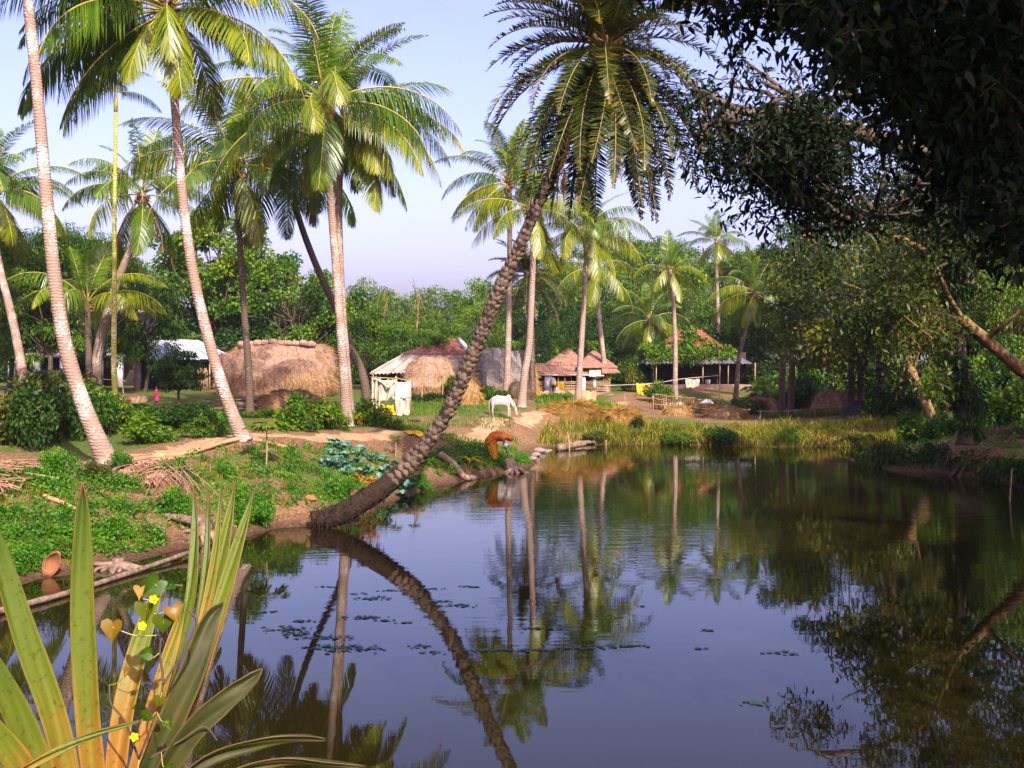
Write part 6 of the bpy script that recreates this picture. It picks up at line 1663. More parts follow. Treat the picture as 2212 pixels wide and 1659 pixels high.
Z = [  # outline px+D, count, height, leaf length, threshold of the patchiness
    (W((-60, 25), (60, 24.5), (170, 25), (330, 23.5), (400, 22.6), (330, 21.4), (200, 20.6), (60, 19.6), (-60, 18.8)), 16000, .17, .105, -.08),
    (W((-60, 26.5), (150, 26.6), (240, 26.3), (330, 25), (200, 24.6), (-60, 24.6)), 4500, .20, .10, -.1),
    (W((500, 26.5), (590, 26.6), (610, 24.6), (520, 24.2)), 2400, .28, .10, -.6),
    (W((590, 29.5), (700, 31), (760, 30), (680, 28.2), (600, 28.4)), 3200, .14, .07, -.3),
    (W((620, 28), (760, 28.6), (780, 27.4), (690, 26.8), (620, 27)), 1800, .12, .07, -.05),
    (W((880, 36), (1000, 40), (1150, 43), (1156, 41.2), (1090, 39.4), (1010, 37.9), (900, 35.2)), 8000, .20, .11, -.35),
    (W((900, 41), (1060, 45), (1120, 47), (1090, 42), (960, 39)), 3200, .18, .10, -.15),
    (W((700, 33), (880, 34), (900, 32), (780, 30), (700, 30.5)), 2600, .14, .09, -.1),
    (W((1900, 47), (2050, 46), (2320, 42), (2320, 36), (2130, 37), (1960, 42), (1905, 44)), 5200, .40, .13, -.3)]
for poly, n, h, l, th in Z:
    p = scatter(rng, n, poly, .22); p = p[nz(p, 1.25, 7) + rng.uniform(-.3, .3, len(p)) > th]
    cover(g, rng, p, h, l, l * .55)
LB = np.array(W((-60, 27), (300, 28), (620, 32), (900, 36.5), (1150, 42), (1090, 39), (900, 34.5), (760, 28.5), (660, 27), (480, 24.6), (200, 21), (-60, 19)))
wp = scatter(rng, 260, LB, .3); pdm = np.min(np.hypot(wp[:, None, 0] - PATH[None, :, 0], wp[:, None, 1] - PATH[None, :, 1]), 1); wp = wp[pdm > .9]
for q, zq in zip(wp, gz(wp)):
    r = rng.uniform(.10, .26); foliage(g, rng, [(np.array([q[0], q[1], zq + r * .5]), r)], int(26 + 200 * r), rng.uniform(.06, .12), rng.uniform(.03, .06), droop=.1)
tag(link("ground_cover", g.mesh("ground_cover", MATS["ground_leaf"])), kind="stuff")
g = Geo()                                            # tufts of half-dry grass on the slope
tp = scatter(rng, 330, LB, .3); pdm = np.min(np.hypot(tp[:, None, 0] - PATH[None, :, 0], tp[:, None, 1] - PATH[None, :, 1]), 1); tp = tp[pdm > .7]
blades(g, rng, np.repeat(tp, 26, 0) + rng.normal(size=(len(tp) * 26, 2)) * .07, .17, .014, .9, .0, .9)
tag(link("grass_tufts", g.mesh("grass_tufts", MATS["reed"])), kind="stuff")
g = Geo()                                            # fallen leaves and chips on the bare slope
p = scatter(rng, 9000, W((-60, 27.5), (300, 28), (700, 35), (900, 39), (880, 34.5), (700, 27), (480, 24.6), (200, 21), (-60, 20)), .15)
p = p[nz(p, .9, 3) < .35]
cover(g, rng, p, .02, .085, .035, .0, 1)
p = scatter(rng, 1800, W((1900, 47), (2200, 40), (2300, 36), (2000, 41)), .2)
cover(g, rng, p, .03, .10, .05, .0, .8)
tag(link("leaf_litter", g.mesh("leaf_litter", MATS["dry_leaf"])), kind="stuff")
# low dark leaves overhanging the promontory's edge
g = Geo()
edge = [P(dx, dy, F * H / (dy - HY)) for dx, dy in ((1912, 1010), (1935, 1014), (1970, 1018), (2010, 1020), (2050, 1022), (2090, 1028), (2130, 1034), (2180, 1046), (2230, 1058), (2290, 1075))]
cl = [(np.array([e.x + rng.uniform(-.5, .5), e.y + rng.uniform(.1, 1.2), rng.uniform(.15, .75)]), rng.uniform(.3, .55)) for e in edge for k in range(5)]
foliage(g, rng, cl, 7500, .15, .08, droop=.3)
tag(link("bank_foliage", g.mesh("bank_foliage", MATS["dark_leaf"])), kind="stuff")

# ------------------------------------------------------------------ shrubs that can be told apart
bush("tall dark shrub filling the left end behind the path, beside the tall pale palm's foot", 78, 30, 2.0, 1.75, "dark_leaf", q=0)
bush("dark shrub under the leaning foot of the tall pale palm", 150, 31.5, 1.9, 1.6, "dark_leaf", q=1, rz=1)
bush("rounded shrub with yellowish tips above the dark one by the bamboo fence", 95, 35, 2.6, 2.0, "olive_leaf", q=0, rz=2)
bush("green shrub right of the tall pale palm's foot, behind the path", 268, 33, 1.9, .92, "mid_leaf", q=1, rz=.5)
bush("low spreading shrub in the dip between the two leaning palms", 345, 36, 2.4, .65, "mid_leaf", q=0, rz=1.5)
bush("dark shrub in the hollow left of the lichen-spotted palm's foot", 412, 36.5, 1.8, .75, "dark_leaf", q=1, rz=2.5)
bush("bright leafy shrub touching the lichen-spotted palm's foot", 462, 33, 1.1, .95, "ground_leaf", q=0, rz=3)
bush("low scrub behind the dip, under the woodpile", 470, 42, 2.6, .42, "olive_leaf", q=1, rz=3)
bush("shadowed scrub below the child's yard", 300, 44, 2.6, .45, "dark_leaf", q=0, rz=4)
bush("broad leafy shrub with red leaves left of the crossed palms' foot", 668, 37.5, 2.2, 1.25, "mid_leaf", q=0, rz=.2)
bush("leafy shrub right of the crossed palms' foot, before the cloth cubicle", 792, 41, 1.7, 1.05, "mid_leaf", q=1, rz=.9)
bush("small shrub at the path's bend below the cloth cubicle", 838, 42.5, 1.2, .6, "mid_leaf", q=0, rz=2.2)
bush("dark scrub in the grass left of the date trunk, under the small haystack", 925, 58, 2.8, .5, "dark_leaf", q=1, rz=1.2)
bush("round green shrub right under the yellow washing", 1424, 73, 2.0, 1.55, "mid_leaf", q=0, rz=2)
bush("olive shrub behind the yellow washing", 1368, 79, 2.0, 1.9, "olive_leaf", q=1, rz=1)
bush("tall yellow-green shrub left of the vine-covered house", 1372, 86, 3.2, 2.9, "light_leaf", q=1, rz=2.9)
bush("dark tuft standing in the reeds before the open flat", 1372, 54.5, .85, .85, "shade_leaf", q=0, rz=.3)
bush("dark low bush in the reed bed left of centre", 1560, 51.6, 2.6, .75, "dark_leaf", q=1, rz=1.9)
bush("vine trained over sticks right of the small haystack", 982, 60, 1.5, .75, "mid_leaf", q=1, rz=.1, dz=.55)
bush("garden greens below the grey haystack beside the cow", 1070, 60, 2.4, .75, "mid_leaf", q=0, rz=.8)
bush("row of greens along the lattice house's foot", 1225, 71.5, 3.2, .55, "dark_leaf", q=1, rz=.6)
bush("bright low greens between the paired trunks and the mud wall", 1200, 64, 2.2, .6, "ground_leaf", q=0, rz=.6)
bush("brown-green brush on the rubbish bank before the dark house", 1618, 70, 2.6, 1.15, "olive_leaf", q=1, rz=.6)
bush("papaya-like shrub growing against the right post of the dark house", 1655, 76, 2.0, 1.9, "light_leaf", q=0, rz=.7)
bush("lit green shrub in the grass under the slanting trunk", 1985, 46, 2.2, 1.2, "mid_leaf", q=0, rz=.7)
bush("dark green shrub at the ivy-clad tree's left foot", 2040, 42, 1.7, 1.2, "dark_leaf", q=1, rz=1.7)
bush("big dark bush beside the ivy-clad tree, under the leaning limb", 2170, 42, 3.2, 2.6, "dark_leaf", q=0, rz=2.7)
bush("bush in half shade at the right edge below the lit limb", 2250, 38, 3.0, 2.0, "mid_leaf", q=1, rz=3.7)
bush("leafy bush behind the crooked sapling on the right bank", 2100, 50, 3.4, 2.4, "mid_leaf", q=0, rz=.9)
bush("bush closing the gap behind the slanting trunk", 1930, 58, 3.2, 2.0, "dark_leaf", q=1, rz=.4)
bush("spinach-green bush at the bank left of the leaning date palm's root", 548, 25.6, .95, .62, "ground_leaf", q=0, rz=.4)
bush("low bright bush on the slope above the upper stump", 375, 24.6, .95, .58, "ground_leaf", q=1, rz=1.4)
bush("leafy green clump beside the palm-frond heap near the path", 122, 26, 1.0, .62, "ground_leaf", q=0, rz=2.4)
bush("sprig of bright leaves at the tall pale palm's foot", 262, 26.6, .75, .5, "ground_leaf", q=1, rz=2.9)
bush("bright bush between cabbages and leaning trunk", 730, 28.6, .85, .6, "ground_leaf", q=0, rz=1.1)
bush("green clump right under the leaning trunk at the waterline", 905, 33.6, .8, .5, "ground_leaf", q=1, rz=.1)

bush("deep green shrub left of the areca palm's foot", 215, 36, 2.6, 1.45, "mid_leaf", q=0, rz=1.2)
bush("mid green shrub between the two leaning palms, nearest the path", 330, 31.6, 1.9, .8, "mid_leaf", q=1, rz=5.2)
bush("dusky shrub in the hollow's middle between the leaning palms", 390, 34, 2.2, .72, "dark_leaf", q=0, rz=4.4)
bush("low green shrub by the path under the lichen-spotted palm's lean", 440, 32.4, 1.3, .75, "light_leaf", q=1, rz=.4)
bush("shadowed shrub behind the woodpile's left end", 425, 47, 2.4, .5, "dark_leaf", q=1, rz=2.4)
bush("olive shrub filling the bank under the house's bamboo rail", 160, 42, 3.6, 1.9, "olive_leaf", q=1, rz=2.4)
bush("dark shrub at the picture's left edge behind the path", 5, 30, 2.4, 1.5, "olive_leaf", q=1, rz=4.4)
bush("scrubby green bush at the straight palm's foot", 560, 44, 1.8, .45, "mid_leaf", q=0, rz=3.4)
bush("leafy bush with the red-leaved one, nearer the path", 712, 38.6, 1.5, .9, "mid_leaf", q=1, rz=3.3)
bush("weedy green clump on the slope right of the stump with dangling roots", 485, 27.5, .6, .38, "ground_leaf", q=1, rz=3.3)
bush("bright weed clump beside the orange sheath at the water's edge", 40, 20.2, .8, .45, "ground_leaf", q=0, rz=2.3)
bush("broad-leaved weed clump between orange sheath and rosette leaf", 150, 21.0, .7, .42, "light_leaf", q=1, rz=1.3)
bush("weed clump above the spreading-rooted stump", 245, 22.6, .8, .48, "ground_leaf", q=1, rz=.3)
bush("low green weed mound in the reed bed right of centre", 1700, 51.4, 1.8, .55, "mid_leaf", q=1, rz=2.3)
bush("yellowish weed mound at the reed bed's waterline left of the dark one", 1470, 51.9, 1.8, .6, "light_leaf", q=0, rz=.3)
bush("leafy weed mound at the reed bed's right end", 1850, 50.6, 1.7, .6, "olive_leaf", q=1, rz=3.1)
bush("brown-green weed mound in the reeds below the golden heaps", 1290, 52.4, 1.5, .6, "olive_leaf", q=0, rz=3.7)
bush("small dry-looking weed clump right below the path's near end", 205, 25.6, .8, .5, "olive_leaf", q=0, rz=1.3)

def sapling(label, dx, D, h, n=7, seed=0, L=.30, name="papaya_sapling"):
    rg = np.random.default_rng(seed); p = gp(dx, D); t = thing(name, label, "sapling", p)
    V, Fc = tube(spline([(0, 0, -.05), (.02, 0, h * .5), (0, .01, h)], 8), np.linspace(.022, .012, 8) * (h ** .5), 6); part("stem", "bamboo", t, (V, Fc))
    for k in range(n):
        a = k * 2.4 + rg.uniform(-.3, .3); g = Geo(); l = L * rg.uniform(.8, 1.2)
        d = np.array([np.cos(a), np.sin(a), .25]); e = np.array([0, 0, h - .02 * k * h]) + d * l * .8
        V, Fc = tube(spline([(0, 0, h - .02 * k * h), e * .5 + np.array([0, 0, h * .52]), e], 5), .007, 4, False); g.add(V, Fc, .9)
        m = 5; aa = a + np.linspace(-1.1, 1.1, m)
        dd = np.stack([np.cos(aa), np.sin(aa), np.full(m, -.25)], 1)
        leaves(g, np.repeat(e[None], m, 0), dd, np.repeat(np.array([[0, 0, 1.]]), m, 0), l * rg.uniform(.8, 1.1, m), l * .38, rg.uniform(.2, .7, m), droop=.12)
        link("leaf", g.mesh("papaya_leaf", MATS["mid_leaf"]), t)
    return t
sapling("papaya sapling with a thin bare stem standing on the slope below the path", 575, 29.2, 1.22, 9, 1, .34)
sapling("short leafy sapling by the path's far edge above the cabbages", 895, 38.6, .55, 6, 2, .15)
sapling("slim sapling between cabbage bed and path", 902 - 48, 35.8, .72, 7, 3, .16)
sapling("lanky papaya with drooping leaves before the dark house's right post", 1686 - 24, 70.5, 2.1, 10, 4, .55)
sapling("smaller papaya left of the lanky one, leaves over the rubbish bank", 1652 - 20, 71.5, 1.45, 8, 5, .5)
sapling("papaya growing behind the bamboo rail at the white house", 110, 57, 1.35, 9, 6, .45)

# cabbages
def cabbage_data():
    out = []
    for q in range(3):
        rg = np.random.default_rng(q + 70); parts = []
        for k in range(11):
            a = k * 2.4 + rg.uniform(-.2, .2); el = rg.uniform(.35, 1.15) ; l = rg.uniform(.26, .40) * (1.1 - k * .03); w = l * .72
            d = np.array([np.cos(a) * np.cos(el), np.sin(a) * np.cos(el), np.sin(el)]); s = np.array([-np.sin(a), np.cos(a), 0]); u = np.cross(d, s) * -1
            V = []
            for i, f in enumerate((0, .35, .7, .92, 1.0)):
                ww = w * (.10, .75, 1.0, .7, .2)[i] / 2; c = d * l * f + np.array([0, 0, -.10 * l * f * f * 2])
                for j in (-1, -.5, 0, .5, 1):
                    V.append(c + s * ww * j + u * (abs(j) * .10 * l + rg.uniform(-.018, .018)))
            g = Geo(); g.add(V, grid_faces(5, 5), np.clip(rg.uniform(.1, .9) + np.tile([.1, -.05, .3, -.05, .1], 5), 0, 1)); parts.append(g.mesh("cabbage_leaf", MATS["cabbage_leaf"], True))
        out.append(parts)
    return out
CB = cabbage_data()
rg = np.random.default_rng(9); kk = 0
for row, D_ in enumerate((31.6, 32.3, 33.0, 33.8, 34.6)):
    for dx in np.arange(700 + row * 6, 884, 27):
        p = gp(dx + rg.uniform(-7, 7), D_ + rg.uniform(-.2, .2)); s = rg.uniform(.7, 1.1)
        t = thing("cabbage_plant", "blue-green cabbage plant in the vegetable bed behind the leaning trunk", "cabbage", p, rg.uniform(0, 6.28), "cabbage plants in the bed by the pond"); t.scale = (s, s, s * 1.15)
        for me in CB[kk % 3]: link("leaf", me, t)
        kk += 1

# yellow strap-leaved plants
def strap_plant(label, dx, D, n, L, w, mat, seed, name="strap_leaved_plant", up=.9):
    rg = np.random.default_rng(seed); p = gp(dx, D); t = thing(name, label, "plant", p)
    for k in range(n):
        a = k * 2.4 + rg.uniform(-.3, .3); l = L * rg.uniform(.7, 1.15); e = up * rg.uniform(.6, 1.1)
        s = np.linspace(0, 1, 7); hor = l * s * (.35 + .5 * s) * (1.1 - e * .4); ver = l * (e * s - .75 * s ** 2.4)
        c = np.stack([np.cos(a) * hor, np.sin(a) * hor, ver], 1); sd = np.array([-np.sin(a), np.cos(a), 0]); ww = w * np.array([.7, .95, 1, .95, .75, .45, .05]) / 2
        V = np.concatenate([c - sd * ww[:, None], c + np.array([0, 0, -.012]), c + sd * ww[:, None]]); i = np.arange(6)[:, None]
        Q = np.concatenate([np.concatenate([i, i + 7, i + 8, i + 1], 1), np.concatenate([i + 7, i + 14, i + 15, i + 8], 1)])
        g = Geo(); g.add(V, Q, rg.uniform(.1, .8)); link("leaf", g.mesh("strap_leaf", MATS[mat]), t)
leaf_mat("strap_yellow", [(0, (.22, .26, .03)), (.6, (.48, .42, .06)), (1, (.62, .50, .12))], .3, .5, .3)
strap_plant("yellow strap-leaved plant drooping on the bank left of the stooping person", 1013, 37.9, 13, .95, .075, "strap_yellow", 1)
strap_plant("small green strap-leaved tuft on the bare slope below the fallen log", 522, 28.6, 9, .42, .05, "ground_leaf", 2)

# ------------------------------------------------------------------ logs, stumps, roots and dry fronds
def log(label, pts, r0, r1, mat="driftwood", name="log", k=8, lift=True, cat="log", seed=0):
    rg = np.random.default_rng(seed)
    w = [Vector(q) for q in pts]; base = w[0].copy()
    g = Geo(); c = spline([p - base for p in w], 22); V, Fc = tube(c, np.linspace(r0, r1, 22), k, True, .10, rg); g.add(V, Fc)
    o = link(name, g.mesh(name, MATS[mat], True), None, base); return tag(o, label, cat)
def gpts(l, dz): return [gp(dx, D) + Vector((0, 0, dz)) for dx, D in l]
log("long pale straight log edging the footpath between the two leaning palms", gpts([(275, 28.6), (400, 29.6), (520, 30.8), (622, 31.8)], .05), .075, .05, "path_soil", name="fallen_log", seed=1)
log("dark pole lying half in the water along the left bank", [P(-40, 1338, F * H / 558) + Vector((0, 0, .06)), P(120, 1295, F * H / 515) + Vector((0, 0, .05)), P(260, 1252, F * H / 470) + Vector((0, 0, .06)), P(410, 1204, F * H / 424) + Vector((0, 0, .10))], .055, .045, "driftwood", name="floating_pole", cat="pole", seed=2)
log("smooth curved driftwood root sliding down the bank below the yellow plant", [gp(950, 37.4) + Vector((0, 0, .15)), gp(978, 37.0) + Vector((0, 0, .16)), gp(1003, 36.2) + Vector((0, 0, .10)), P(1028, 1034, 36.9) + Vector((0, 0, .02))], .13, .09, name="driftwood", cat="driftwood", seed=3)
log("thick pale log at the waterline by the thin stake", [P(1206, 973, 48.3) + Vector((0, 0, .1)), P(1236, 969, 49.2) + Vector((0, 0, .14)), P(1262, 965, 50) + Vector((0, 0, .12))], .17, .12, name="log", seed=4)
log("second thinner log beyond the thick one at the far waterline", [P(1243, 962, 51.5) + Vector((0, 0, .12)), P(1300, 958, 52.3) + Vector((0, 0, .1))], .10, .07, name="log", seed=5)
log("leaning thin stake standing in the water near the logs", [P(1231, 973, 48.4) + Vector((0, 0, -.2)), P(1228, 950, 48.4), P(1225, 933, 48.4)], .030, .022, "bamboo", name="stake", cat="stake", seed=6)
log("short stub stake at the reed bed's left end", [P(1309, 962, 51) + Vector((0, 0, -.1)), P(1309, 950, 51)], .03, .03, "bamboo", name="stake", cat="stake", seed=7)
log("thin stake leaning over the right promontory's dark water edge", [P(2180, 1080, 31) + Vector((0, 0, -.2)), P(2184, 1040, 31), P(2186, 1012, 31)], .028, .02, "driftwood", name="stake", cat="stake", seed=8)
log("tall thin pale pole standing before the dark house", [gp(1554, 74.5), gp(1554, 74.5) + Vector((.02, 0, 1.8)), gp(1553, 74.5) + Vector((0, 0, 3.6))], .04, .03, "bamboo", name="pole", cat="pole", seed=9)
log("thin stick fence pole left of the small haystack's foot", [gp(956, 59), gp(957, 59) + Vector((0, 0, 1.6))], .03, .022, "bamboo", name="pole", cat="pole", seed=10)
log("thin leaning pole planted before the small haystack", [gp(911, 57), gp(914, 57) + Vector((0, 0, 2.0))], .026, .018, "bamboo", name="pole", cat="pole", seed=11)
log("bleached fallen branch lying below the tile-red fronds on the left slope", gpts([(95, 23.6), (140, 23.4), (190, 23.1)], .06), .055, .03, "path_soil", name="fallen_branch", cat="branch", seed=12)
log("dead pale branch lying in the water's edge below the orange sheath", gpts([(60, 18.95), (100, 19.1), (118, 19.0)], .05), .03, .015, "driftwood", name="fallen_branch", cat="branch", seed=13)

def stump(label, dx, D, h, r, n, reach, seed, extra=None, ax=(0, 0, 1)):
    rg = np.random.default_rng(seed); p = gp(dx, D); t = thing("tree_stump", label, "stump", p)
    ax = np.array(ax, float)
    V, Fc = tube(spline([(0, 0, -.1), ax * h * .5, ax * h], 8), np.linspace(r * 1.1, r * .8, 8), 10, True, .16, rg); part("stump_block", "driftwood", t, (V, Fc), smooth=True)
    for k in range(n):
        a = 3.6 + k * (2.6 / max(1, n - 1)) + rg.uniform(-.15, .15) if n > 1 else 4.7
        l = reach * rg.uniform(.7, 1.2); q = np.array([np.cos(a) * l, np.sin(a) * l * .8, 0]); q[2] = max(g1(p.x + q[0], p.y + q[1]), -.06) - p.z
        m_ = q * .45 + np.array([rg.uniform(-.1, .1), 0, h * .35]); 
        V, Fc = tube(spline([ax * h * .6, m_, q + np.array([0, 0, .04]), q * 1.15 + np.array([0, 0, -.08])], 10), np.linspace(r * .42, .02, 10), 6, True, .15, rg); part("root", "driftwood", t, (V, Fc), smooth=True)
    if extra is not None:
        V, Fc = tube(spline(extra, 12), np.linspace(r * .75, r * .35, 12), 8, True, .15, rg); part("fallen_stem", "driftwood", t, (V, Fc), smooth=True)
stump("weathered stump with spreading pale roots at the left waterline", 255, 21.0, .24, .15, 11, .60, 1)
stump("uprooted stump with a short fallen stem, roots dangling to the water", 442, 23.9, .30, .17, 7, .5, 2, [(.1, 0, .28), (-.3, .1, .34), (-.62, .2, .38), (-.95, .35, .42)])
stump("greyish rotten stump at the point below the stooping person", 1112, 38.9, .60, .24, 5, .45, 3, None, (-.35, .2, 1))

def dry_frond_heap(label, dx, D, n, spread, seed, az=(200, 340), sc_=.42, ns=30):
    rg = np.random.default_rng(seed); p = gp(dx, D); t = thing("dry_frond_heap", label, "dry fronds", p)
    for k in range(n):
        q = rg.normal(size=2) * np.array(spread); z = g1(p.x + q[0], p.y + q[1]) - p.z + .06 + rg.uniform(0, .14)
        link("frond", DRY[k % 3], t, (q[0], q[1], z), (rg.uniform(-.4, .4), R(rg.uniform(-8, 8)), R(rg.uniform(*az))), sc_ * rg.uniform(.8, 1.25))
    sticks(t, ns, 1.5, az, seed + 50)
def sticks(label_root, n, L, az, seed):
    rg = np.random.default_rng(seed); p = label_root.location
    for k in range(n):
        a = R(rg.uniform(*az)); q = rg.normal(size=2) * .35; l = L * rg.uniform(.6, 1.2)
        p0 = np.array([q[0], q[1], 0]); p1 = p0 + np.array([np.cos(a) * l, np.sin(a) * l, 0])
        p0[2] = g1(p.x + p0[0], p.y + p0[1]) - p.z + .25 * rg.uniform(.4, 1.3); p1[2] = g1(p.x + p1[0], p.y + p1[1]) - p.z + .05
        c = spline([p0, (p0 + p1) / 2 + np.array([0, 0, .10]), p1], 6)
        V, Fc = tube(c, np.linspace(.015, .006, 6), 4); part("dry_stalk", "dry_frond", label_root, (V, Fc))
noise_mat("dry_frond", [(.3, (.18, .085, .05)), (.6, (.34, .18, .115)), (.85, (.48, .29, .20))], 4, .8, .1)
DRY = [frond_geo(900 + q, 4.2, 4, 9, 40, .75, .05, .25, 1.1, False, .2, (q - 1) * .3, .05, .05, 12, .1).mesh("dry_frond", [MATS["dry_frond"], MATS["rachis_dry"]]) for q in range(3)]
dry_frond_heap("heap of dry pinkish palm fronds fanned out on the slope under the fallen log", 350, 26.8, 3, (.55, .4), 1, (235, 320), .36, ns=60)
dry_frond_heap("small fan of dry fronds at the picture's left edge among green leaves", 8, 23.6, 3, (.4, .5), 2, (100, 200), .34)
dry_frond_heap("dry fronds lying near the path at the left edge", 40, 25.6, 2, (.6, .3), 3, (150, 210), .34)
# a curled palm sheath, orange inside
s, a = np.meshgrid(np.linspace(0, 1, 10), np.linspace(-1.25, 1.25, 9), indexing="ij")
w = .17 * np.sin(np.pi * (s * .86 + .12)) ** .8
V = np.stack([np.sin(a) * w + .10 * s ** 2, -np.cos(a) * w * -.7, s * .52], -1).reshape(-1, 3)
g = Geo(); g.add(V, grid_faces(10, 9)); p = gp(100, 20.1)
o = link("palm_sheath", g.mesh("palm_sheath", MATS["orange_husk"], True), None, (p.x, p.y, p.z - .02), (R(8), R(16), 0)); md = o.modifiers.new("thickness", 'SOLIDIFY'); md.thickness = .02
tag(o, "orange-brown curled palm sheath standing at the left water's edge", "palm sheath")
g = Geo(); rg = np.random.default_rng(3); V, Fc = tube(spline([(-.16, 0, .0), (-.03, 0, .07), (.14, .02, .03)], 8), [.05, .08, .1, .1, .09, .08, .05, .03], 7, True, .15, rg); g.add(V, Fc)
p = gp(672, 27.2); tag(link("dry_husk", g.mesh("dry_husk", MATS["orange_husk"], True), None, p), "small orange dry husk on the slope above the leaning palm's root", "husk")
# red-brown dead plant and debris caught on the trunk's foot
g = Geo(); cl = [(np.array([rg.normal() * .16, rg.normal() * .1, rg.uniform(0, .7)]), .14) for k in range(9)]; foliage(g, rg, cl, 260, .13, .03, .2, .9)
leaf_mat("rust_leaf", [(0, (.16, .05, .02)), (.6, (.42, .15, .04)), (1, (.55, .25, .10))], .2, .7, .2)
p = gp(795, 29.4); tag(link("withered_plant", g.mesh("withered_plant", MATS["rust_leaf"]), None, p), "rust-red withered plant behind the leaning palm's lower trunk", "plant")
g = Geo(); cl = [(np.array([rg.normal() * .30, rg.normal() * .2, rg.uniform(0, .3)]), .16) for k in range(9)]; foliage(g, rg, cl, 300, .16, .04, .1, .7)
p = gp(765, 40.6); tag(link("dead_leaf_pile", g.mesh("dead_leaf_pile", MATS["rust_leaf"]), None, p), "brick-red dead leaves piled at the front crossed palm's foot", "leaf pile")
# yellow cloth on the path
g = Geo(); n = 12; u, v = np.meshgrid(np.linspace(-1, 1, n), np.linspace(-1, 1, n), indexing="ij"); x = u * .42 + .08 * np.sin(v * 5); y = v * .32
c = gp(905, 38.9); z = gz(np.stack([(x + c.x).ravel(), (y + c.y).ravel()], 1)).reshape(n, n) - c.z + .04 + .10 * np.abs(np.sin(u * 4 + v * 2.5)) * (1 - .6 * np.abs(u))
g.add(np.stack([x, y, z], -1).reshape(-1, 3), grid_faces(n, n)); o = link("yellow_cloth", g.mesh("yellow_cloth", MATS["straw_strand"] if False else MATS["cloth_yellow"], True), None, c)
tag(o, "crumpled yellow cloth dropped on the path left of the leaning trunk", "cloth")
# stones and bits along the shore
rg = np.random.default_rng(33)
ST = []
for q in range(4):
    V, Fc = blob((0, 0, 0), (1, 1, .6), 7, 9); g = Geo(); g.add(V * (1 + .16 * rg.uniform(-1, 1, V.shape)), Fc); ST.append(g.mesh("stone", MATS["stone"], True))
for k, (dx, D_) in enumerate([(1165, 47.4), (1176, 48), (1184, 48.6), (1194, 49.2), (1158, 45.6), (1150, 43.5), (1205, 49.8), (1220, 51), (1142, 43.2), (1270, 52.6), (1282, 52.4), (1172, 49.8)]):
    p = gp(dx, D_); s = rg.uniform(.10, .24)
    tag(link("stone", ST[k % 4], None, (p.x, p.y, p.z + s * .2), (0, 0, k), (s * 1.5, s, s)), "pale stone among the driftwood where the bank meets the far reeds", "stone", "stones at the bank's point")

# ------------------------------------------------------------------ floating leaves on the pond
WEED = Geo()
def float_mat(dx, dy, w, d, n, seed):
    rg = np.random.default_rng(seed); D_ = F * H / (dy - HY); p = P(dx, dy, D_)
    g = WEED
    d = d * .75; c = rg.normal(size=(n, 2)) * np.array([w, d]) * .30
    c = c + .35 * np.array([w, d]) * np.stack([np.sin(np.arange(n) * .7), np.cos(np.arange(n) * 1.3)], 1) * rg.uniform(0, 1, (n, 1))
    k = 6
    for q in c:
        a = np.arange(k) * 6.283 / k + rg.uniform(0, 6); r = rg.uniform(.018, .046); pr = r * rg.uniform(.75, 1.1, k)
        V = np.stack([q[0] + np.cos(a) * pr, q[1] + np.sin(a) * pr, .006 + rg.uniform(0, .006) + .003 * np.cos(a)], 1)
        V = np.vstack([V, [q[0], q[1], .006]]) + np.array([p.x, p.y, 0]); g.add(V, np.stack([np.arange(k), (np.arange(k) + 1) % k, np.full(k, k)], 1), rg.uniform(0, 1))
for k, (dx, dy, w, d, n) in enumerate([(808, 1293, .42, .30, 40), (790, 1334, .55, .25, 44), (618, 1360, .50, .35, 60), (700, 1377, .62, .30, 46), (745, 1401, .72, .45, 90), (655, 1342, .3, .15, 14), (640, 1371, .30, .2, 20), (990, 1308, .5, .25, 36), (955, 1300, .3, .2, 22),
                                          (1018, 1268, .28, .12, 14), (940, 1272, .5, .10, 14), (905, 1396, .28, .22, 16), (935, 1410, .2, .12, 10), (1060, 1405, .9, .12, 34), (1150, 1404, .5, .10, 16), (1330, 1396, .85, .16, 40), (1260, 1401, .6, .12, 22), (575, 1322, .32, .12, 14), (760, 1283, .3, .1, 12), (700, 1268, .35, .08, 12),
                                          (855, 1276, .5, .1, 14), (1628, 1519, .22, .16, 22), (1662, 1410, .24, .08, 10), (1690, 1407, .18, .08, 6), (1527, 1362, .18, .12, 10), (1510, 1402, .14, .06, 6), (1706, 1413, .12, .05, 5), (1680, 1570, .10, .06, 5), (825, 1340, .25, .1, 10), (880, 1345, .25, .08, 10), (1150, 1358, .5, .12, 22), (1380, 1310, .14, .06, 5)]):
    float_mat(dx, dy, w, d, n, k)
tag(link("floating_weed", WEED.mesh("floating_weed", MATS["pad"])), kind="stuff")

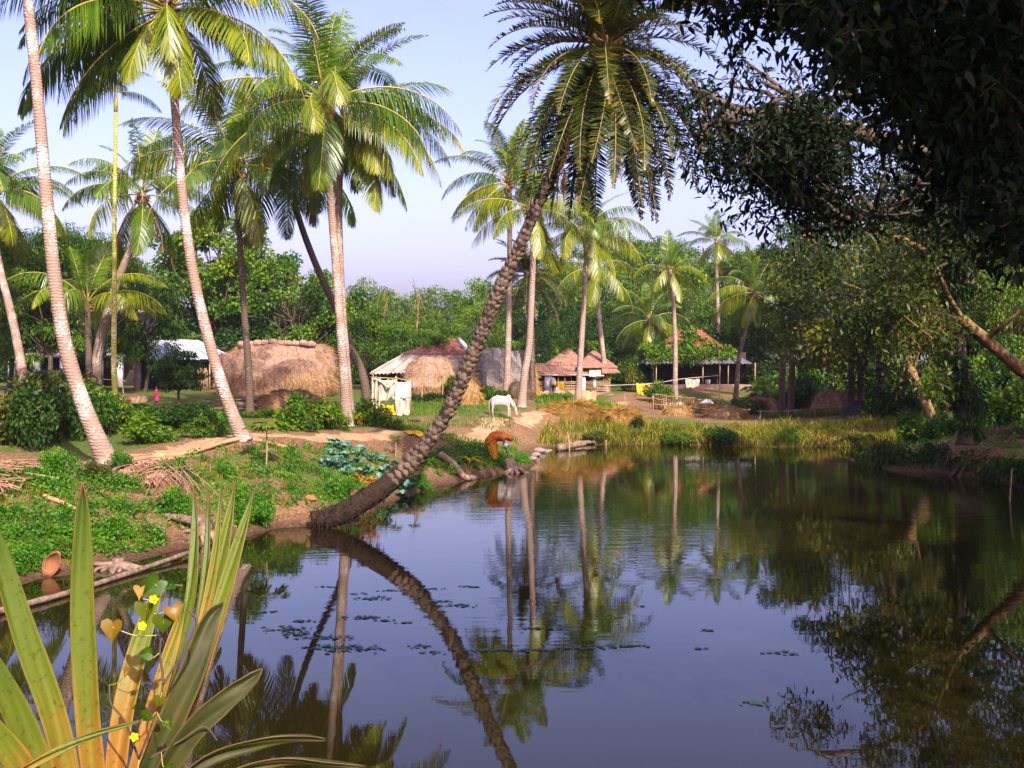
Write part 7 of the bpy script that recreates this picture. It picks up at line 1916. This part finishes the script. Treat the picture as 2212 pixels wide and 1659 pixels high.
# ------------------------------------------------------------------ foreground: the big rosette of sword leaves and its climbing vine
m, nt, b = _new("sword_leaf")
at = nt.nodes.new("ShaderNodeAttribute"); at.attribute_name = "v"
tc = nt.nodes.new("ShaderNodeTexCoord"); n_ = nt.nodes.new("ShaderNodeTexNoise"); n_.inputs["Scale"].default_value = 9; n_.inputs["Detail"].default_value = 5
nt.links.new(tc.outputs["Object"], n_.inputs[0])
ma = nt.nodes.new("ShaderNodeMath"); ma.operation = 'MULTIPLY_ADD'; ma.inputs[1].default_value = .28; nt.links.new(n_.outputs[0], ma.inputs[0]); nt.links.new(at.outputs["Fac"], ma.inputs[2])
c = ramp(nt, [(.08, (.34, .13, .02)), (.24, (.28, .16, .018)), (.40, (.13, .16, .012)), (.9, (.060, .115, .010)), (1.0, (.14, .09, .018))], ma.outputs[0])
n5 = nt.nodes.new("ShaderNodeTexNoise"); n5.inputs["Scale"].default_value = 60; n5.inputs["Detail"].default_value = 3; nt.links.new(tc.outputs["Object"], n5.inputs[0])
sp = ramp(nt, [(.30, (.55, .45, .35)), (.42, (1, 1, 1))], n5.outputs[0])
mx = nt.nodes.new("ShaderNodeMix"); mx.data_type = 'RGBA'; mx.blend_type = 'MULTIPLY'; mx.inputs[0].default_value = .8; nt.links.new(c, mx.inputs[6]); nt.links.new(sp, mx.inputs[7])
nt.links.new(mx.outputs[2], b.inputs["Base Color"]); b.inputs["Roughness"].default_value = .55; b.inputs["Specular IOR Level"].default_value = .28
tr_ = nt.nodes.new("ShaderNodeBsdfTranslucent"); nt.links.new(mx.outputs[2], tr_.inputs[0]); ms = nt.nodes.new("ShaderNodeMixShader"); ms.inputs[0].default_value = .18
nt.links.new(b.outputs[0], ms.inputs[1]); nt.links.new(tr_.outputs[0], ms.inputs[2]); nt.links.new(ms.outputs[0], nt.nodes["Material Output"].inputs[0])
MATS["sword_leaf"] = m
noise_mat("sword_leaf_shaded", [(.3, (.020, .022, .005)), (.55, (.040, .044, .008)), (.75, (.08, .04, .012))], 5, .55, .05, spec=.22)  # olive-brown right-hand blades, darkened in the colour to show them in shade
noise_mat("leaf_edge", [(.3, (.10, .045, .015)), (.7, (.20, .095, .03))], 8, .6, 0)

RB = P(205, 1760, 3.6); RB.z = g1(RB.x, RB.y)
rosette = thing("sword_leaf_rosette", "huge rosette of orange-green sword leaves on the near bank", "plant", RB)
def sword(pts, wpx, D, twist=0.0, v0=0.0, v1=.8, keel=.25, mat="sword_leaf"):
    """pts: pixel midline base to tip; D base..tip; wpx: blade width in pixels at the widest"""
    n = 26
    Ds = np.linspace(D[0], D[1], len(pts))
    c = spline([P(a_, b_, d_) - RB for (a_, b_), d_ in zip(pts, Ds)], n); s = np.linspace(0, 1, n)
    w = .90 * wpx * np.mean(D) / F * np.interp(s, [0, .15, .42, .66, .84, .95, 1], [.8, .95, 1, .82, .52, .22, .02])
    t = unit(np.gradient(c, axis=0)); view = unit(c + np.array(RB) - np.array([0, 0, H]))
    sd = unit(np.cross(t, view)); nm = unit(np.cross(sd, t))
    ca, sa = math.cos(twist), math.sin(twist)
    sd, nm = sd * ca + nm * sa, nm * ca - sd * sa
    V = []; NJ = 13; J = np.linspace(-1, 1, NJ); st_ = np.random.default_rng(len(rosette.children)).uniform(-.07, .07, NJ)
    for j in J:
        V.append(c + sd * (w * j / 2)[:, None] - nm * (w * keel * (1 - j * j))[:, None] * -1 + nm * (.004 * np.sin(s * 9 + j * 4))[:, None])
    V = np.stack(V, 1).reshape(-1, 3)
    g = Geo(); vv = v0 + (v1 - v0) * s ** .9
    g.add(V, grid_faces(n, NJ), np.clip(np.repeat(vv, NJ) + np.tile(np.abs(J) * -.06 + st_, n) + np.repeat((s > .955) * .35, NJ), 0, 1.3))
    o = link("leaf", g.mesh("sword_leaf", [MATS[mat]], True), rosette)
    for j in (0, NJ - 1):
        Vt, Ft = tube(V.reshape(n, NJ, 3)[:, j], np.maximum(.0011, w * .007), 4, False); ge = Geo(); ge.add(Vt, Ft); link("leaf_edge", ge.mesh("leaf_edge", MATS["leaf_edge"], True), o)
    md = o.modifiers.new("thickness", 'SOLIDIFY'); md.thickness = .004; md.offset = 0
SW = [  # midline pixels, width px, distance base/tip, twist, v0, v1
    ([(215, 1760), (190, 1560), (178, 1330), (178, 1150), (178, 1040)], 58, (3.5, 3.5), .05, -.05, .80),
    ([(165, 1760), (120, 1560), (55, 1370), (0, 1200), (-40, 1090)], 62, (3.3, 3.2), -.25, .0, .85),
    ([(130, 1770), (60, 1590), (-10, 1450), (-90, 1330)], 66, (3.1, 2.9), -.35, .05, .85),
    ([(110, 1770), (50, 1660), (-30, 1560), (-120, 1480)], 62, (3.0, 2.8), -.3, -.05, .6),
    ([(90, 1790), (30, 1720), (-30, 1650), (-100, 1600)], 50, (2.9, 2.7), -.3, .1, .7),
    ([(240, 1760), (262, 1560), (290, 1430), (325, 1320), (352, 1255)], 52, (3.6, 3.9), .2, -.10, .55),
    ([(270, 1760), (320, 1570), (370, 1400), (400, 1300)], 40, (3.8, 4.1), .2, -.12, .35),
    ([(262, 1770), (330, 1560), (402, 1330), (420, 1160), (418, 1050)], 34, (3.9, 4.3), .75, .1, .75),
    ([(270, 1770), (345, 1570), (420, 1370), (446, 1200), (450, 1060)], 30, (3.95, 4.35), .9, .1, .72),
    ([(285, 1770), (375, 1560), (445, 1350), (485, 1170), (508, 1042)], 44, (3.9, 4.3), .35, .0, .52),
    ([(280, 1770), (365, 1560), (430, 1370), (465, 1200), (478, 1045)], 30, (3.85, 4.2), .5, -.1, .36),
    ([(290, 1770), (390, 1560), (455, 1370), (510, 1190), (548, 1062)], 46, (3.8, 4.2), .45, -.05, .50),
    ([(280, 1780), (360, 1580), (420, 1440), (455, 1340), (482, 1302)], 62, (3.5, 3.7), -.1, .25, .95),
    ([(290, 1790), (400, 1600), (480, 1520), (535, 1475), (566, 1444)], 54, (3.4, 3.5), -.2, .35, .95),
    ([(310, 1790), (430, 1655), (560, 1610), (650, 1596), (705, 1597)], 40, (3.2, 3.4), -.9, .5, 1.0),
    ([(330, 1800), (480, 1685), (600, 1650), (700, 1650), (790, 1656)], 34, (3.0, 3.2), -1.0, .5, 1.0),
    ([(30, 1675), (110, 1630), (210, 1585), (305, 1556)], 20, (2.9, 3.1), -.5, .1, .6)]
for q_, (pts, wpx, D_, tw, v0, v1) in enumerate(SW): sword(pts, wpx, D_, tw, v0, v1, mat="sword_leaf_shaded" if 12 <= q_ <= 15 else "sword_leaf")

def vine():
    o = P(300, 1640, 3.45); base = Vector((o.x, o.y, g1(o.x, o.y)))
    t = thing("climbing_vine", "slender vine with heart-shaped leaves twining up the sword leaves", "vine", base)
    STEM = None
    for pts in ([(300, 1640), (330, 1560), (352, 1480), (345, 1400), (362, 1330), (372, 1270), (395, 1265)], [(352, 1480), (400, 1400), (425, 1345), (405, 1315)], [(300, 1640), (270, 1560), (240, 1520), (236, 1480)], [(320, 1640), (390, 1600), (440, 1570), (470, 1600)]):
        c = spline([P(a_, b_, 3.42) - base for a_, b_ in pts], 24); STEM = c if STEM is None else np.vstack([STEM, c]); V, Fc = tube(c, .0035, 5); part("stem", "tree_bark", t, (V, Fc), smooth=True)
    def heart(dx, dy, size, ang, tilt, v, lab=None):
        n = 15; th = np.linspace(0, 2 * np.pi, n)[:-1]
        x = 16 * np.sin(th) ** 3 / 32; y = (13 * np.cos(th) - 5 * np.cos(2 * th) - 2 * np.cos(3 * th) - np.cos(4 * th)) / 32
        y = np.where(y < 0, y * 1.35, y)
        rim = np.stack([x, -.45 * np.abs(x) + .35 * (y - .1) ** 2, y], 1)
        k = n - 1
        V = np.vstack([rim, [[0, .02, -.02]]]) * size
        T = [(i, (i + 1) % k, k) for i in range(k)]
        g = Geo(); g.add(V, np.array(T), v)
        link("leaf", g.mesh("heart_leaf", MATS["vine_leaf"], True), t, P(dx, dy, 3.38) - base, (tilt + rnd.uniform(-.45, .45), R(ang + rnd.uniform(-25, 25)), rnd.uniform(-.9, .9)), rnd.uniform(.6, .9))
        e_ = np.array(P(dx, dy, 3.38) - base); s_ = STEM[np.argmin(np.linalg.norm(STEM - e_, axis=1))]
        V, Fc = tube(spline([s_, (s_ + e_) / 2 + np.array([0, -.01, -.012]), e_], 6), .0018, 4, False); part("petiole", "rachis", t, (V, Fc))
    leaf_mat("vine_leaf", [(0, (.025, .07, .008)), (.45, (.07, .10, .012)), (.75, (.20, .10, .016)), (1, (.38, .24, .11))], .3, .45, .35)
    for dx, dy, px, ang, tl, v in ((243, 1355, 62, -10, -.3, .66), (297, 1290, 52, 20, .4, .35), (303, 1275, 36, -5, -.5, .9), (315, 1315, 60, 25, -.4, .45), (335, 1262, 66, 40, -.5, .15), (368, 1262, 34, 80, -.3, .12), (352, 1340, 62, 15, -.3, .5), (375, 1320, 58, -30, -.5, .62), (318, 1412, 40, 95, -.7, .2),
                                  (318, 1545, 44, 60, -.2, .3), (345, 1512, 46, 10, -.4, .42), (365, 1560, 40, -20, -.5, .35), (360, 1665, 44, 110, -.3, .25), (300, 1680, 40, -40, -.4, .2), (276, 1450, 36, 30, -.5, .6)):
        heart(dx, dy, px * 3.38 / F, ang, tl, v)
    for dx, dy in ((333, 1294), (308, 1351), (291, 1591)):
        g = Geo(); k = 5
        for q in range(k):
            a_ = q * 6.283 / k + dx; d = np.array([np.cos(a_), -.25, np.sin(a_)]); s = np.array([-np.sin(a_), 0, np.cos(a_)])
            r = 9.5 * 3.36 / F; V = [(0, .004, 0), d * r * .6 + s * r * .45, d * r * 1.05 + s * r * .22, d * r * 1.05 - s * r * .22, d * r * .6 - s * r * .45]
            g.add(V, [np.array([[0, 1, 2], [0, 2, 3], [0, 3, 4]])], .6)
        f = link("flower", g.mesh("flower", MATS["flower_yellow"]), t, P(dx, dy, 3.34) - base)
        V, Fc = blob((0, -.002, 0), (.0045, .006, .0045), 5, 6); part("flower_eye", "cloth_yellow", f, (V, Fc))
vine()
# weeds on the near bank round the rosette
g = Geo(); rg = np.random.default_rng(8)
p = np.stack([rg.uniform(-3.2, 3.5, 2600), rg.uniform(2.6, 4.6, 2600)], 1); blades(g, rg, p[nz(p, 2, 1) > -.2], .13, .010, .7, .1, .8)
tag(link("bank_grass", g.mesh("bank_grass", MATS["green_grass"])), kind="stuff")

# ------------------------------------------------------------------ morning haze over the village
m = bpy.data.materials.new("haze"); m.use_nodes = True; nt = m.node_tree
nt.nodes.remove(nt.nodes["Principled BSDF"])
pv = nt.nodes.new("ShaderNodeVolumePrincipled"); pv.inputs["Color"].default_value = (.80, .86, 1.0, 1); pv.inputs["Density"].default_value = .00018; pv.inputs["Anisotropy"].default_value = .2
nt.links.new(pv.outputs[0], nt.nodes["Material Output"].inputs["Volume"])
g = Geo(); g.add(*box(-3700, 3700, -90, 3650, -3.2, 24)); tag(link("haze", g.mesh("haze", m)), kind="stuff")
bpy.context.view_layer.update()
